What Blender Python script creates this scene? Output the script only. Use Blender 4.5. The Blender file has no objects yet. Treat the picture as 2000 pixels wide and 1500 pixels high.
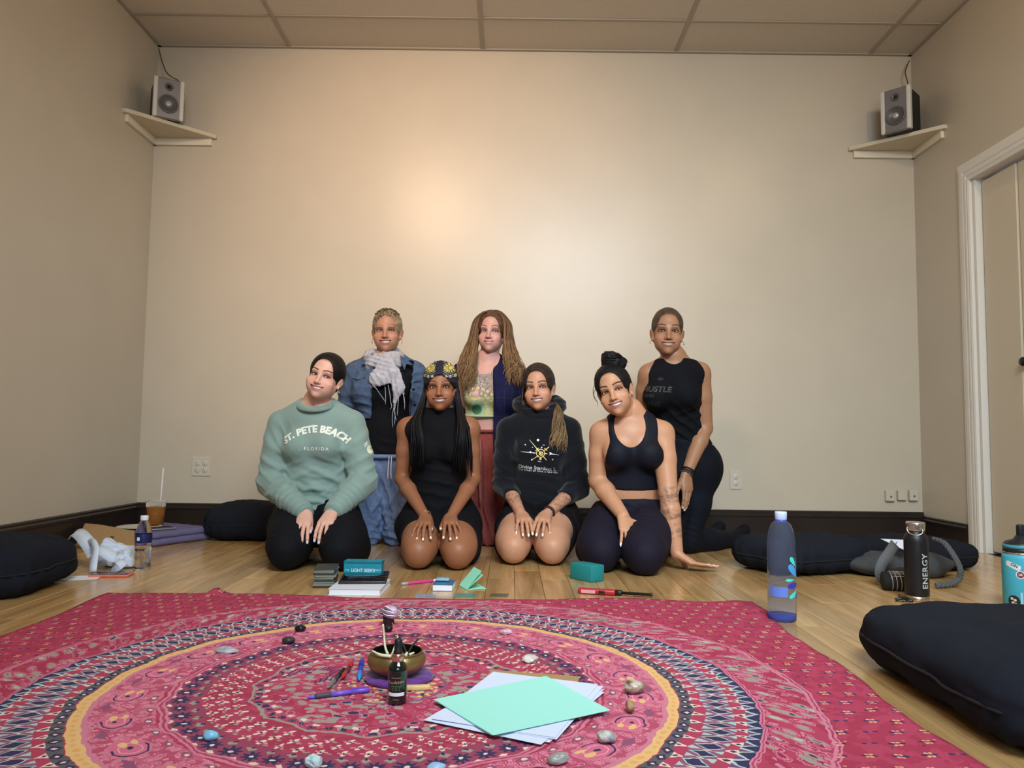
import bpy, bmesh, math, random
import numpy as np
from mathutils import Matrix, Vector
from mathutils.bvhtree import BVHTree
C = bpy.data.collections.new('scene'); bpy.context.scene.collection.children.link(C)
SC = bpy.context.scene
PI = math.pi
rnd = random.Random(7)

# ------------------------------------------------------------------ camera, world, lamps, exposure
F_PX, PITCH, ROLL, YAW, CAMH = 1500.0, .0727, -.0124, -.0004, .5625
def cam_rot():
    cy, sy = math.cos(YAW), math.sin(YAW); cp, sp = math.cos(PITCH), math.sin(PITCH); cr, sr = math.cos(ROLL), math.sin(ROLL)
    rz = np.array([[cy,-sy,0],[sy,cy,0],[0,0,1]]); rx = np.array([[1,0,0],[0,cp,-sp],[0,sp,cp]]); ry = np.array([[cr,0,sr],[0,1,0],[-sr,0,cr]])
    return rz @ rx @ ry
CR = cam_rot()
cam = bpy.data.cameras.new('camera'); camo = bpy.data.objects.new('camera', cam); C.objects.link(camo)
cam.sensor_width = 36; cam.lens = F_PX/2000*36; cam.clip_start = .02
_m = np.eye(4); _m[:3,0] = CR[:,0]; _m[:3,1] = CR[:,2]; _m[:3,2] = -CR[:,1]; _m[:3,3] = (0,0,CAMH)
camo.matrix_world = Matrix(_m.tolist()); SC.camera = camo
def D(px, py, Y):            # the world point seen at a photo pixel, at room depth Y
    d = CR @ np.array([(px-1000)/F_PX, 1, (750-py)/F_PX]); t = Y/d[1]
    return np.array([d[0]*t, Y, CAMH+d[2]*t])
def G(px, py, z=0.):         # the point of a horizontal surface seen at a photo pixel
    d = CR @ np.array([(px-1000)/F_PX, 1, (750-py)/F_PX]); t = (z-CAMH)/d[2]
    return np.array([d[0]*t, d[1]*t, z])

SC.view_settings.view_transform = 'Standard'; SC.view_settings.look = 'None'
SC.view_settings.gamma = 1; SC.view_settings.use_curve_mapping = False
SC.view_settings.exposure = 0.0
W = bpy.data.worlds.new('world'); SC.world = W; W.use_nodes = True
W.node_tree.nodes['Background'].inputs[0].default_value = (.75,.85,1,1)
W.node_tree.nodes['Background'].inputs[1].default_value = .25

def lamp(name, kind, loc, target, power, color, size=.3, size_y=None, spread=None):
    l = bpy.data.lights.new(name, kind); o = bpy.data.objects.new(name, l); C.objects.link(o)
    l.energy = power; l.color = color
    if kind == 'AREA':
        l.size = size
        if size_y: l.shape = 'RECTANGLE'; l.size_y = size_y
        else: l.shape = 'DISK'
        if spread: l.spread = spread
    elif kind == 'SPOT':
        l.shadow_soft_size = size; l.spot_size = spread or 1.4; l.spot_blend = .9
    else: l.shadow_soft_size = size
    o.location = loc; d = Vector(target)-Vector(loc); o.rotation_euler = d.to_track_quat('-Z','Y').to_euler()
    return o
# warm ceiling lamp, cool ceiling panel behind the camera, daylight from the window in the wall behind the camera
lamp('warm_spot_lamp', 'SPOT', (-.80,1.65,2.93), (-.50,4.69,1.85), 245, (1,.64,.40), .17, spread=1.25)
lamp('warm_ceiling_lamp', 'AREA', (-.82,1.65,2.95), (-.75,3.2,0), 13, (1,.76,.50), .30)
lamp('warm_right_lamp', 'AREA', (2.05,2.35,2.95), (2.3,4.5,1.6), 7.5, (1,.72,.46), .14)
lamp('cool_ceiling_panel', 'AREA', (.65,.2,2.95), (.40,3.6,.5), 100, (.80,.93,1), 1.7, 1.1, spread=1.7)
lamp('window_daylight', 'AREA', (.5,-2.3,1.5), (.2,3,.8), 24, (.78,.91,1), 1.9, 1.4, spread=2.2)

# ------------------------------------------------------------------ object helpers
def tag(o, label=None, cat=None, group=None, kind=None):
    if label: o['label'] = label
    if cat: o['category'] = cat
    if group: o['group'] = group
    if kind: o['kind'] = kind
    return o
def thing(name, label, cat, loc=(0,0,0), rz=0., group=None):
    o = bpy.data.objects.new(name, None); C.objects.link(o); o.empty_display_size = .05
    o.location = [float(v) for v in loc]; o.rotation_euler = (0,0,rz)
    return tag(o, label, cat, group)
def mobj(name, vf, mat, parent=None, smooth=True, col=None, loc=None, rot=None, label=None, mats=None, midx=None):
    v, f = vf
    me = bpy.data.meshes.new(name)
    me.from_pydata(np.asarray(v, dtype=float).tolist(), [], [tuple(int(i) for i in q) for q in f])
    return mfin(name, me, mat, parent, smooth, col, loc, rot, label, mats, midx)
def mfin(name, me, mat, parent=None, smooth=True, col=None, loc=None, rot=None, label=None, mats=None, midx=None):
    if smooth: me.polygons.foreach_set('use_smooth', [True]*len(me.polygons))
    for m in (mats or [mat]):
        if m: me.materials.append(m)
    if midx is not None: me.polygons.foreach_set('material_index', np.asarray(midx, dtype=np.int32))
    if col is not None:
        a = me.color_attributes.new('Col', 'FLOAT_COLOR', 'POINT')
        c = np.ones((len(col),4), dtype=np.float32); c[:,:3] = col; a.data.foreach_set('color', c.ravel())
    me.update()
    o = bpy.data.objects.new(name, me); C.objects.link(o)
    if parent: o.parent = parent
    if loc is not None: o.location = [float(x) for x in loc]
    if rot is not None: o.rotation_euler = rot
    if label: o['label'] = label
    return o
def quadmesh(name, verts, quads, mat, parent=None, col=None, label=None):      # fast path for big quad meshes
    me = bpy.data.meshes.new(name); n = len(quads)
    me.vertices.add(len(verts)); me.vertices.foreach_set('co', np.asarray(verts, dtype=np.float32).ravel())
    me.loops.add(4*n); me.loops.foreach_set('vertex_index', np.asarray(quads, dtype=np.int32).ravel())
    me.polygons.add(n); me.polygons.foreach_set('loop_start', np.arange(0,4*n,4,dtype=np.int32))
    me.update(calc_edges=True)
    return mfin(name, me, mat, parent, True, col, label=label)
def merge(parts):
    V, Fc, k = [], [], 0
    for v, f in parts:
        V.append(np.asarray(v, dtype=float)); Fc += [tuple(i+k for i in q) for q in f]; k += len(v)
    return np.concatenate(V), Fc
def xf(vf, loc=(0,0,0), rot=None, scale=1.):
    v = np.asarray(vf[0], dtype=float)*scale
    if rot is not None: v = v @ np.array(Matrix(rot) if not hasattr(rot,'to_matrix') else rot.to_matrix())[:3,:3].T
    return v+np.asarray(loc, dtype=float), vf[1]
def rotz(a): return np.array([[math.cos(a),-math.sin(a),0],[math.sin(a),math.cos(a),0],[0,0,1.]])
def rotx(a): return np.array([[1.,0,0],[0,math.cos(a),-math.sin(a)],[0,math.sin(a),math.cos(a)]])
def roty(a): return np.array([[math.cos(a),0,math.sin(a)],[0,1.,0],[-math.sin(a),0,math.cos(a)]])
def bxf(sx, sy, sz, bev=0., c=(0,0,0), seg=2):
    bm = bmesh.new(); bmesh.ops.create_cube(bm, size=1)
    for v in bm.verts: v.co = Vector((v.co.x*sx, v.co.y*sy, v.co.z*sz))
    if bev: bmesh.ops.bevel(bm, geom=bm.edges[:], offset=bev, segments=seg, profile=.5, affect='EDGES')
    v = np.array([p.co[:] for p in bm.verts])+np.array(c); f = [tuple(p.index for p in q.verts) for q in bm.faces]
    bm.free(); return v, f
def lathe(prof, n=32, cap=True):
    V, Fc = [], []
    for r, z in prof:
        for k in range(n):
            a = 2*PI*k/n; V.append((r*math.cos(a), r*math.sin(a), z))
    for i in range(len(prof)-1):
        for k in range(n):
            k2 = (k+1)%n; Fc.append((i*n+k, i*n+k2, (i+1)*n+k2, (i+1)*n+k))
    if cap:
        Fc.append(tuple(range(n-1,-1,-1))); b = (len(prof)-1)*n; Fc.append(tuple(range(b,b+n)))
    return np.array(V), Fc
def tube(path, rad, n=8, flat=1., up=None):
    P = np.asarray(path, dtype=float); m = len(P)
    rad = np.broadcast_to(np.asarray(rad, dtype=float), (m,))
    T = np.gradient(P, axis=0); T /= np.linalg.norm(T, axis=1)[:,None]+1e-9
    u = np.array(up if up is not None else ((0,0,1) if abs(T[0][2])<.8 else (0,1,0)), dtype=float)
    V, Fc = [], []
    for i in range(m):
        u = u-T[i]*(u@T[i]); u /= np.linalg.norm(u)+1e-9; w = np.cross(T[i], u)
        for k in range(n):
            a = 2*PI*k/n; V.append(P[i]+rad[i]*(math.cos(a)*w+math.sin(a)*u*flat))
    for i in range(m-1):
        for k in range(n):
            k2 = (k+1)%n; Fc.append((i*n+k, i*n+k2, (i+1)*n+k2, (i+1)*n+k))
    Fc.append(tuple(range(n-1,-1,-1))); b = (m-1)*n; Fc.append(tuple(range(b,b+n)))
    return np.array(V), Fc
def spline(pts, n):
    P = np.asarray(pts, dtype=float); m = len(P)
    if m == 2: return P[0]+(P[1]-P[0])*np.linspace(0,1,n)[:,None]
    Q = np.vstack([2*P[0]-P[1], P, 2*P[-1]-P[-2]]); out = []
    for t in np.linspace(0, m-1-1e-6, n):
        i = int(t); s = t-i; a, b, c, d = Q[i], Q[i+1], Q[i+2], Q[i+3]
        out.append(.5*(2*b+(c-a)*s+(2*a-5*b+4*c-d)*s*s+(3*b-a-3*c+d)*s**3))
    return np.array(out)
def prism(pts, z0, z1):
    n = len(pts); V = [(x,y,z0) for x,y in pts]+[(x,y,z1) for x,y in pts]
    Fc = [tuple(range(n-1,-1,-1)), tuple(range(n,2*n))]+[(i,(i+1)%n,(i+1)%n+n,i+n) for i in range(n)]
    return np.array(V, dtype=float), Fc
def wnoise(P, sc, seed=0):                    # cheap smooth noise in about -1..1
    r = np.random.RandomState(seed); o = np.zeros(len(P)); Q = np.asarray(P)*sc
    for k in range(5):
        a = r.normal(size=3); b = r.normal(size=3)
        o += np.sin(Q@a*(1+.35*k)+1.3*np.sin(Q@b*.7+r.rand()*6)+r.rand()*6)/(1+.35*k)
    return o/2.4
def text_mesh(s, size, depth=.0004, bold=0., spacing=1., shear=0., align='CENTER', sub=.008):
    cu = bpy.data.curves.new('t','FONT'); cu.body = s; cu.size = size; cu.extrude = depth; cu.offset = bold
    cu.align_x = align; cu.align_y = 'CENTER'; cu.space_character = spacing; cu.shear = shear; cu.resolution_u = 3
    o = bpy.data.objects.new('t', cu); C.objects.link(o)
    dg = bpy.context.evaluated_depsgraph_get(); me = bpy.data.meshes.new_from_object(o.evaluated_get(dg))
    bm = bmesh.new(); bm.from_mesh(me); bmesh.ops.triangulate(bm, faces=bm.faces[:])
    for _ in range(3):
        L = [e for e in bm.edges if e.calc_length() > sub]
        if not L: break
        bmesh.ops.subdivide_edges(bm, edges=L, cuts=1); bmesh.ops.triangulate(bm, faces=[f for f in bm.faces if len(f.verts)>3])
    bm.verts.index_update(); v = np.array([p.co[:] for p in bm.verts]); f = [tuple(p.index for p in q.verts) for q in bm.faces]
    bm.free(); C.objects.unlink(o); bpy.data.objects.remove(o); bpy.data.curves.remove(cu); bpy.data.meshes.remove(me)
    return v, f
def stand(vf):                                # text in XY -> upright, facing -Y
    v = vf[0]; return np.stack([v[:,0], -v[:,2], v[:,1]], 1), vf[1]

# ------------------------------------------------------------------ materials
def lin(r, g, b): return tuple(((c/255+.055)/1.055)**2.4 if c > 10 else c/255/12.92 for c in (r,g,b))
_mats = {}
def pm(name, color=(.5,.5,.5), rough=.5, metal=0., noise=None, bump=None, spec=.5, trans=0., ior=1.45, alpha=1., coat=0., col=False, sheen=0., emit=None, sss=0., stretch=None, color2=None):
    if name in _mats: return _mats[name]
    m = bpy.data.materials.new(name); _mats[name] = m; m.use_nodes = True
    nt = m.node_tree; b = nt.nodes['Principled BSDF']; N = nt.nodes.new; L = nt.links.new
    b.inputs['Roughness'].default_value = rough; b.inputs['Metallic'].default_value = metal
    b.inputs['Specular IOR Level'].default_value = spec; b.inputs['IOR'].default_value = ior
    b.inputs['Transmission Weight'].default_value = trans; b.inputs['Alpha'].default_value = alpha
    b.inputs['Coat Weight'].default_value = coat; b.inputs['Sheen Weight'].default_value = sheen
    if sss: b.inputs['Subsurface Weight'].default_value = sss; b.inputs['Subsurface Radius'].default_value = (.012,.005,.003)
    if emit: b.inputs['Emission Color'].default_value = (*emit[:3],1); b.inputs['Emission Strength'].default_value = emit[3]
    tc = N('ShaderNodeTexCoord'); src = tc.outputs['Object']
    if stretch:
        mp = N('ShaderNodeMapping'); mp.inputs['Scale'].default_value = stretch; L(src, mp.inputs[0]); src = mp.outputs[0]
    if col:
        a = N('ShaderNodeAttribute'); a.attribute_name = 'Col'; base = a.outputs['Color']
    else:
        rgb = N('ShaderNodeRGB'); rgb.outputs[0].default_value = (*color[:3],1); base = rgb.outputs[0]
    if noise:
        n = N('ShaderNodeTexNoise'); n.inputs['Scale'].default_value = noise[0]; n.inputs['Detail'].default_value = 4; L(src, n.inputs['Vector'])
        if color2:
            rp = N('ShaderNodeMapRange'); L(n.outputs['Fac'], rp.inputs[0]); rp.inputs[1].default_value = .5-noise[1]; rp.inputs[2].default_value = .5+noise[1]
            mx = N('ShaderNodeMix'); mx.data_type = 'RGBA'; L(rp.outputs[0], mx.inputs[0]); L(base, mx.inputs[6]); mx.inputs[7].default_value = (*color2[:3],1); base = mx.outputs[2]
        else:
            mr = N('ShaderNodeMapRange'); L(n.outputs['Fac'], mr.inputs[0]); mr.inputs[1].default_value = .25; mr.inputs[2].default_value = .75
            mr.inputs[3].default_value = 1-noise[1]; mr.inputs[4].default_value = 1+noise[1]
            vm = N('ShaderNodeVectorMath'); vm.operation = 'SCALE'; L(base, vm.inputs[0]); L(mr.outputs[0], vm.inputs['Scale']); base = vm.outputs[0]
    L(base, b.inputs['Base Color'])
    if bump:
        n2 = N('ShaderNodeTexNoise'); n2.inputs['Scale'].default_value = bump[0]; n2.inputs['Detail'].default_value = 3; L(src, n2.inputs['Vector'])
        bp = N('ShaderNodeBump'); bp.inputs['Strength'].default_value = bump[1]; bp.inputs['Distance'].default_value = bump[2] if len(bump)>2 else .002
        L(n2.outputs['Fac'], bp.inputs['Height']); L(bp.outputs[0], b.inputs['Normal'])
    return m
# ------------------------------------------------------------------ the room
XL, XR, YB, YF, H = -2.2576, 2.4974, 4.6903, -2.6, 3.011
m_wall = pm('wall_paint', lin(197,187,169), .35, noise=(3.,.03), bump=(260,.16,.0006), spec=.5)
m_tile = pm('ceiling_tile_board', lin(212,204,190), .9, noise=(140,.10), bump=(180,.3,.002))
m_grid = pm('ceiling_grid_paint', lin(172,164,150), .6)
m_base = pm('baseboard_dark_paint', lin(38,30,27), .34, noise=(6,.2))
m_white = pm('trim_white_paint', lin(226,222,214), .4, bump=(40,.15,.0008), stretch=(1,1,.1))
m_door = pm('door_beige_paint', lin(206,194,172), .45, bump=(120,.1,.0006))
m_plast = pm('outlet_plastic', lin(200,193,178), .35)
m_dark = pm('dark_recess', lin(14,13,13), .6)
def struct(name, vf, m, parent=None, smooth=False, kind=True):
    o = mobj(name, vf, m, parent, smooth)
    if kind and not parent: o['kind'] = 'structure'
    return o
struct('wall_back', bxf(XR-XL+.4, .1, H+.2, c=((XL+XR)/2, YB+.05, H/2)), m_wall)
struct('wall_left', bxf(.1, YB-YF, H+.2, c=(XL-.05, (YB+YF)/2, H/2)), m_wall)
DY0, DY1, DZ = 2.90, 4.085, 2.02        # closet opening in the right wall
struct('wall_right', merge([bxf(.1, YB-DY1, H+.2, c=(XR+.05, (YB+DY1)/2, H/2)), bxf(.1, DY0-YF, H+.2, c=(XR+.05, (DY0+YF)/2, H/2)),
                            bxf(.1, DY1-DY0, H+.1-DZ, c=(XR+.05, (DY0+DY1)/2, (DZ+H+.1)/2))]), m_wall)
wx0, wx1, wz0, wz1 = -.5, 1.5, .8, 2.2   # window in the wall behind the camera
struct('wall_front', merge([bxf(wx0-XL+.1, .1, H+.2, c=((XL-.1+wx0)/2, YF-.05, H/2)), bxf(XR-wx1+.1, .1, H+.2, c=((XR+.1+wx1)/2, YF-.05, H/2)),
                            bxf(wx1-wx0, .1, wz0+.1, c=((wx0+wx1)/2, YF-.05, (wz0-.1)/2)), bxf(wx1-wx0, .1, H+.1-wz1, c=((wx0+wx1)/2, YF-.05, (wz1+H+.1)/2))]), m_wall)
wf = struct('window_1', merge([bxf(.06,.06,wz1-wz0, c=(wx0,YF-.03,(wz0+wz1)/2)), bxf(.06,.06,wz1-wz0, c=(wx1,YF-.03,(wz0+wz1)/2)), bxf(.05,.05,wz1-wz0, c=((wx0+wx1)/2,YF-.03,(wz0+wz1)/2)),
                               bxf(wx1-wx0,.06,.06, c=((wx0+wx1)/2,YF-.03,wz0)), bxf(wx1-wx0,.06,.06, c=((wx0+wx1)/2,YF-.03,wz1))]), m_white)
# ceiling: lay-in tiles in a metal grid
ce = struct('ceiling', bxf(XR-XL+.2, YB-YF+.2, .06, c=((XL+XR)/2, (YB+YF)/2, H+.06)), m_grid)
TX, TW, TR, TD = -1.4273, 1.2192, 4.3247, .6096
xs = [XL]+[TX+TW*i for i in range(4)]+[XR]
xs = [x for x in xs if XL <= x <= XR]
ys = [YB]+[TR-TD*i for i in range(12) if TR-TD*i > YF]+[YF]
tcache = {}
for i in range(len(xs)-1):
    for j in range(len(ys)-1):
        w, d = xs[i+1]-xs[i]-.024, ys[j]-ys[j+1]-.024
        k = (round(w,3), round(d,3))
        if k not in tcache:
            o = mobj('ceiling_tile', bxf(w, d, .016, .002, seg=1), m_tile, ce, False); tcache[k] = o
        else:
            o = tcache[k].copy(); C.objects.link(o)
        o.location = ((xs[i]+xs[i+1])/2, (ys[j]+ys[j+1])/2, H+.017+rnd.uniform(-.0015,.0015))
for x in xs[1:-1]: mobj('grid_bar', bxf(.026, YB-YF, .02, .002, c=(x,(YB+YF)/2,H+.013), seg=1), m_grid, ce, False)
for y in ys[1:-1]: mobj('grid_bar', bxf(XR-XL, .024, .02, .002, c=((XL+XR)/2,y,H+.0135), seg=1), m_grid, ce, False)
for n_, (a, b) in dict(back=((XL,YB-.011),(XR,YB-.011)), left=((XL+.011,YB),(XL+.011,YF)), right=((XR-.011,YB),(XR-.011,YF))).items():
    mobj('wall_angle', bxf(abs(b[0]-a[0])+.022, abs(b[1]-a[1])+.022, .018, c=((a[0]+b[0])/2,(a[1]+b[1])/2,H+.009)), m_grid, ce, False)
# floor boards run away from the camera
m_sub = pm('floor_gap', lin(48,34,22), .7)
fl = struct('floor', bxf(XR-XL+.2, YB-YF+.2, .05, c=((XL+XR)/2,(YB+YF)/2,-.031)), m_sub)
def wood_mat():
    m = bpy.data.materials.new('oak_boards'); m.use_nodes = True; nt = m.node_tree; N = nt.nodes.new; L = nt.links.new; b = nt.nodes['Principled BSDF']
    oi = N('ShaderNodeObjectInfo'); tc = N('ShaderNodeTexCoord'); mp = N('ShaderNodeMapping'); mp.inputs['Scale'].default_value = (22,1.6,1)
    ad = N('ShaderNodeVectorMath'); ad.operation = 'ADD'; sc = N('ShaderNodeVectorMath'); sc.operation = 'SCALE'
    cx = N('ShaderNodeCombineXYZ'); L(oi.outputs['Random'], cx.inputs[0]); L(oi.outputs['Random'], cx.inputs[1]); L(cx.outputs[0], sc.inputs[0]); sc.inputs['Scale'].default_value = 17.
    L(tc.outputs['Object'], ad.inputs[0]); L(sc.outputs[0], ad.inputs[1]); L(ad.outputs[0], mp.inputs[0])
    n = N('ShaderNodeTexNoise'); n.inputs['Scale'].default_value = 1.3; n.inputs['Detail'].default_value = 6; n.inputs['Distortion'].default_value = .8; L(mp.outputs[0], n.inputs['Vector'])
    cr = N('ShaderNodeValToRGB'); L(n.outputs['Fac'], cr.inputs[0])
    cr.color_ramp.elements[0].position = .32; cr.color_ramp.elements[0].color = (*lin(172,132,82),1)
    cr.color_ramp.elements[1].position = .68; cr.color_ramp.elements[1].color = (*lin(206,168,114),1)
    mr = N('ShaderNodeMapRange'); L(oi.outputs['Random'], mr.inputs[0]); mr.inputs[3].default_value = .74; mr.inputs[4].default_value = 1.10
    s2 = N('ShaderNodeVectorMath'); s2.operation = 'SCALE'; L(cr.outputs[0], s2.inputs[0]); L(mr.outputs[0], s2.inputs['Scale']); L(s2.outputs[0], b.inputs['Base Color'])
    n2 = N('ShaderNodeTexNoise'); n2.inputs['Scale'].default_value = 5; L(tc.outputs['Object'], n2.inputs['Vector'])
    m2 = N('ShaderNodeMapRange'); L(n2.outputs['Fac'], m2.inputs[0]); m2.inputs[3].default_value = .16; m2.inputs[4].default_value = .34; L(m2.outputs[0], b.inputs['Roughness'])
    b.inputs['Specular IOR Level'].default_value = .5; b.inputs['Coat Weight'].default_value = .35; b.inputs['Coat Roughness'].default_value = .16
    bp = N('ShaderNodeBump'); bp.inputs['Strength'].default_value = .06; bp.inputs['Distance'].default_value = .001; L(n.outputs['Fac'], bp.inputs['Height']); L(bp.outputs[0], b.inputs['Normal'])
    return m
m_wood = wood_mat()
pw = .1085; x = XL; row = 0; nb = 0
far = []
while x < XR:
    w = min(pw, XR-x); y = YB+.0
    y -= rnd.uniform(.1,1.2)*.9 if row else .7
    cuts = [YB]+[]
    while y > .95: cuts.append(y); y -= rnd.uniform(.7,1.5)
    cuts.append(.95)
    for a, b in zip(cuts[:-1], cuts[1:]):
        if a-b < .02: continue
        mobj('floor_board', bxf(w-.0014, a-b-.0014, .006, .0008, seg=1), m_wood, fl, False, loc=(x+w/2,(a+b)/2,-.003-rnd.uniform(0,.0004))); nb += 1
    far.append(bxf(w-.0014, .95-YF, .006, c=(x+w/2,(.95+YF)/2,-.0032)))
    x += pw; row += 1
o = mobj('floor_boards_behind', merge(far), m_wood, fl, False); o['kind'] = 'stuff'
# dark baseboards with a stepped cap
bbp = [(0,0),(.018,0),(.018,.118),(.024,.122),(.024,.134),(.014,.142),(.014,.152),(.006,.158),(0,.158)]
def bb(name, a, b, nrm, prof=bbp, m=None):
    a, b, nrm = np.array(a), np.array(b), np.array(nrm); n = len(prof)
    V = [(*(a+nrm*u),z) for u,z in prof]+[(*(b+nrm*u),z) for u,z in prof]
    Fc = [(i,(i+1)%n,(i+1)%n+n,i+n) for i in range(n)]+[tuple(range(n)),tuple(range(2*n-1,n-1,-1))]
    struct(name, (np.array(V),Fc), m or m_base)
bb('baseboard_back', (XL,YB), (XR+.02,YB), (0,-1)); bb('baseboard_left', (XL,YB), (XL,YF), (1,0))
low = [(u, z*.86) for u, z in bbp]
bb('baseboard_right', (XR,YB), (XR,4.215), (-1,0), low)
# closet: casing with fluted face, jambs, folding door panels, black knob
cas = [(0,0),(.018,0),(.022,.012),(.014,.02),(.02,.03),(.02,.044),(.013,.052),(.018,.06),(.018,.085),(.012,.094),(.012,.11),(0,.11)]
def casing(name, pts):
    V, Fc = [], []; n = len(cas)
    for (y, z, dy, dz) in pts:
        for u, w in cas: V.append((XR-u, y+dy*w, z+dz*w))
    for i in range(len(pts)-1):
        for k in range(n): Fc.append((i*n+k, i*n+(k+1)%n, (i+1)*n+(k+1)%n, (i+1)*n+k))
    struct(name, (np.array(V),Fc), m_white)
casing('trim_1', [(DY1+.012,0,1,0),(DY1+.012,DZ-.012,1,1),(DY0-.012,DZ-.012,-1,1),(DY0-.012,0,-1,0)])
struct('trim_2', merge([bxf(.115,.018,DZ, c=(XR+.055,DY1-.004,DZ/2)), bxf(.115,.018,DZ, c=(XR+.055,DY0+.004,DZ/2)), bxf(.115,DY1-DY0,.018, c=(XR+.055,(DY0+DY1)/2,DZ-.006))]), m_white)
dr = thing('door_1', None, None, (XR+.045, DY1-.02, 0)); dr['kind'] = 'structure'
pwid = [.29,.30,.29,.25]; y = 0
for i, w in enumerate(pwid):
    p = mobj('door_panel', bxf(.03, w-.008, DZ-.045, .003, c=(0, -y-w/2, (DZ-.03)/2+.004)), m_door, dr, False, rot=(0,0,(.012 if i%2 else -.012)))
    if i == 1:
        mobj('knob', xf(lathe([(.0,0),(.011,0),(.009,.012),(.012,.018),(.022,.026),(.0235,.036),(.018,.045),(.0,.047)],20), (-.016,-y-.045,.975), roty(-PI/2)), pm('knob_black',lin(18,17,18),.4), p)
    y += w
struct('wall_closet', bxf(.03, 1.5, H, c=(XR+.6,(DY0+DY1)/2,H/2)), m_wall)
struct('floor_closet', bxf(.6, 1.5, .03, c=(XR+.36,(DY0+DY1)/2,-.018)), m_sub)

# ------------------------------------------------------------------ outlets and jacks (on the back wall)
def plate(name, label, px, w, h, gangs, kind):
    z = px[2]; t = thing(name, label, 'outlet' if kind == 'outlet' else 'wall jack', (px[0], YB, z))
    if kind == 'outlet':
        mobj('cover_plate', bxf(w,.006,h,.002,c=(0,-.003,0)), m_plast, t, False)
        for g in range(gangs):
            gx = (g-(gangs-1)/2)*.046
            for s in (-1,1):
                fc = thing_part('receptacle', lathe([(.0165,0),(.0165,.002),(.015,.003),(0,.003)],20), m_plast, t, (gx,-.006,s*.02), rotx(PI/2))
                for dx, dz, sw, sh in ((-.006,.003,.0022,.008),(.006,.003,.0022,.0065),(0,-.007,.004,.004)):
                    mobj('slot', bxf(sw,.001,sh,c=(gx+dx,-.0092,s*.02+dz)), m_dark, fc, False)
        for g in range(gangs): mobj('screw', xf(lathe([(.003,0),(.003,.001),(0,.0014)],10),((g-(gangs-1)/2)*.046,-.006,0),rotx(PI/2)), m_plast, t)
    else:
        mobj('jack_box', bxf(w,.026,h,.003,c=(0,-.013,0)), m_plast, t, False)
        if gangs: mobj('socket', xf(lathe([(.006,0),(.006,.003),(.003,.004),(0,.004)],12),(0.002,-.0255,-.004),rotx(PI/2)), pm('jack_metal',lin(120,118,110),.4,.6), t)
    return t
def thing_part(name, vf, m, parent, loc, rot): return mobj(name, xf(vf, loc, rot), m, parent)
plate('wall_outlet', 'beige four-socket double outlet low on the back wall left of the group', D(393.5,911,YB), .112, .115, 2, 'outlet')
plate('wall_outlet', 'single two-socket outlet low on the back wall right of the group', D(1437,937,YB), .072, .115, 1, 'outlet')
plate('wall_jack', 'square cable jack with a dot, leftmost of the three by the right corner', D(1735.5,968,YB), .052, .062, 1, 'jack')
plate('wall_jack', 'blank square jack box, middle of the three by the right corner', D(1758.5,967,YB), .05, .058, 0, 'jack')
plate('wall_jack', 'square cable jack with a dot, nearest the right corner of the room', D(1781,967,YB), .052, .064, 1, 'jack')

# ------------------------------------------------------------------ corner shelves with speakers
m_shelf = pm('shelf_paint', lin(206,196,172), .5, noise=(9,.05))
m_shelf_edge = pm('shelf_edge', lin(226,216,194), .5)
m_spk = pm('speaker_silver', lin(128,126,126), .42, .35)
m_spkw = pm('speaker_rim', lin(206,202,194), .4)
m_spkb = pm('speaker_cabinet', lin(22,23,28), .5)
m_cone = pm('speaker_cone', lin(96,95,95), .45, .2)
m_cord = pm('speaker_cord', lin(80,66,50), .6)
def shelf(s, x0, zt, wa, wb, label):          # s=+1: left corner, grows towards +x
    t = thing('corner_shelf', label, 'shelf', (x0, YB, zt))
    pts = [(0,0),(s*wb,0),(s*wb,-.02),(s*.02,-wa),(0,-wa)]
    if s < 0: pts = pts[::-1]
    mobj('shelf_board', prism(pts, -.022, 0), m_shelf, t, False)
    c1 = mobj('cleat', bxf(wb-.03,.02,.044,.002,c=(s*(wb-.03)/2,-.01,-.044)), m_shelf_edge, t, False)
    mobj('cleat', bxf(.02,wa-.03,.044,.002,c=(s*.01,-(wa-.03)/2,-.044)), m_shelf_edge, t, False)
    return t
shelf(1, XL, 2.438, .40, .395, 'white triangular corner shelf high in the left corner, under a speaker')
shelf(-1, XR, 2.412, .375, .41, 'white triangular corner shelf high in the right corner, under a speaker')
def speaker(px, py, Y, z0, rz, label, hh):
    p = D(px, py, Y); t = thing('bookshelf_speaker', label, 'speaker', (p[0], Y, z0), rz, 'corner speakers')
    w, h, d = .165, hh, .17
    mobj('cabinet', bxf(w*.93, d, h*.985, .012, c=(0,.012+d/2,h/2)), m_spkb, t, False)
    mobj('front_baffle', bxf(w, .03, h, .008, c=(0,0,h/2), seg=3), m_spk, t, False)
    for s in (-1,1): mobj('side_rim', bxf(.024,.036,h,.006,c=(s*(w/2-.010),-.002,h/2)), m_spkw, t, False)
    R = rotx(PI/2)
    w1 = thing_part('woofer', lathe([(.056,0),(.056,.006),(.050,.009),(.046,.003),(.043,-.002),(.0,-.012)],32), m_cone, t, (0,-.0155,h*.36), R)
    mobj('dust_cap', xf(lathe([(.02,-.006),(.017,.004),(.01,.009),(0,.011)],20),(0,-.0155,h*.36),R), pm('dust_cap',lin(190,188,186),.25,.3), w1)
    t1 = thing_part('tweeter', lathe([(.024,0),(.024,.004),(.020,.006),(.016,.001),(0,-.004)],24), m_cone, t, (0,-.0155,h*.79), R)
    mobj('tweeter_dome', xf(lathe([(.011,-.002),(.009,.004),(0,.007)],16),(0,-.0155,h*.79),R), m_spkb, t1)
    return t
speaker(327, 232, 4.44, 2.438, .56, 'silver two-way speaker on the left corner shelf', .243)
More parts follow.
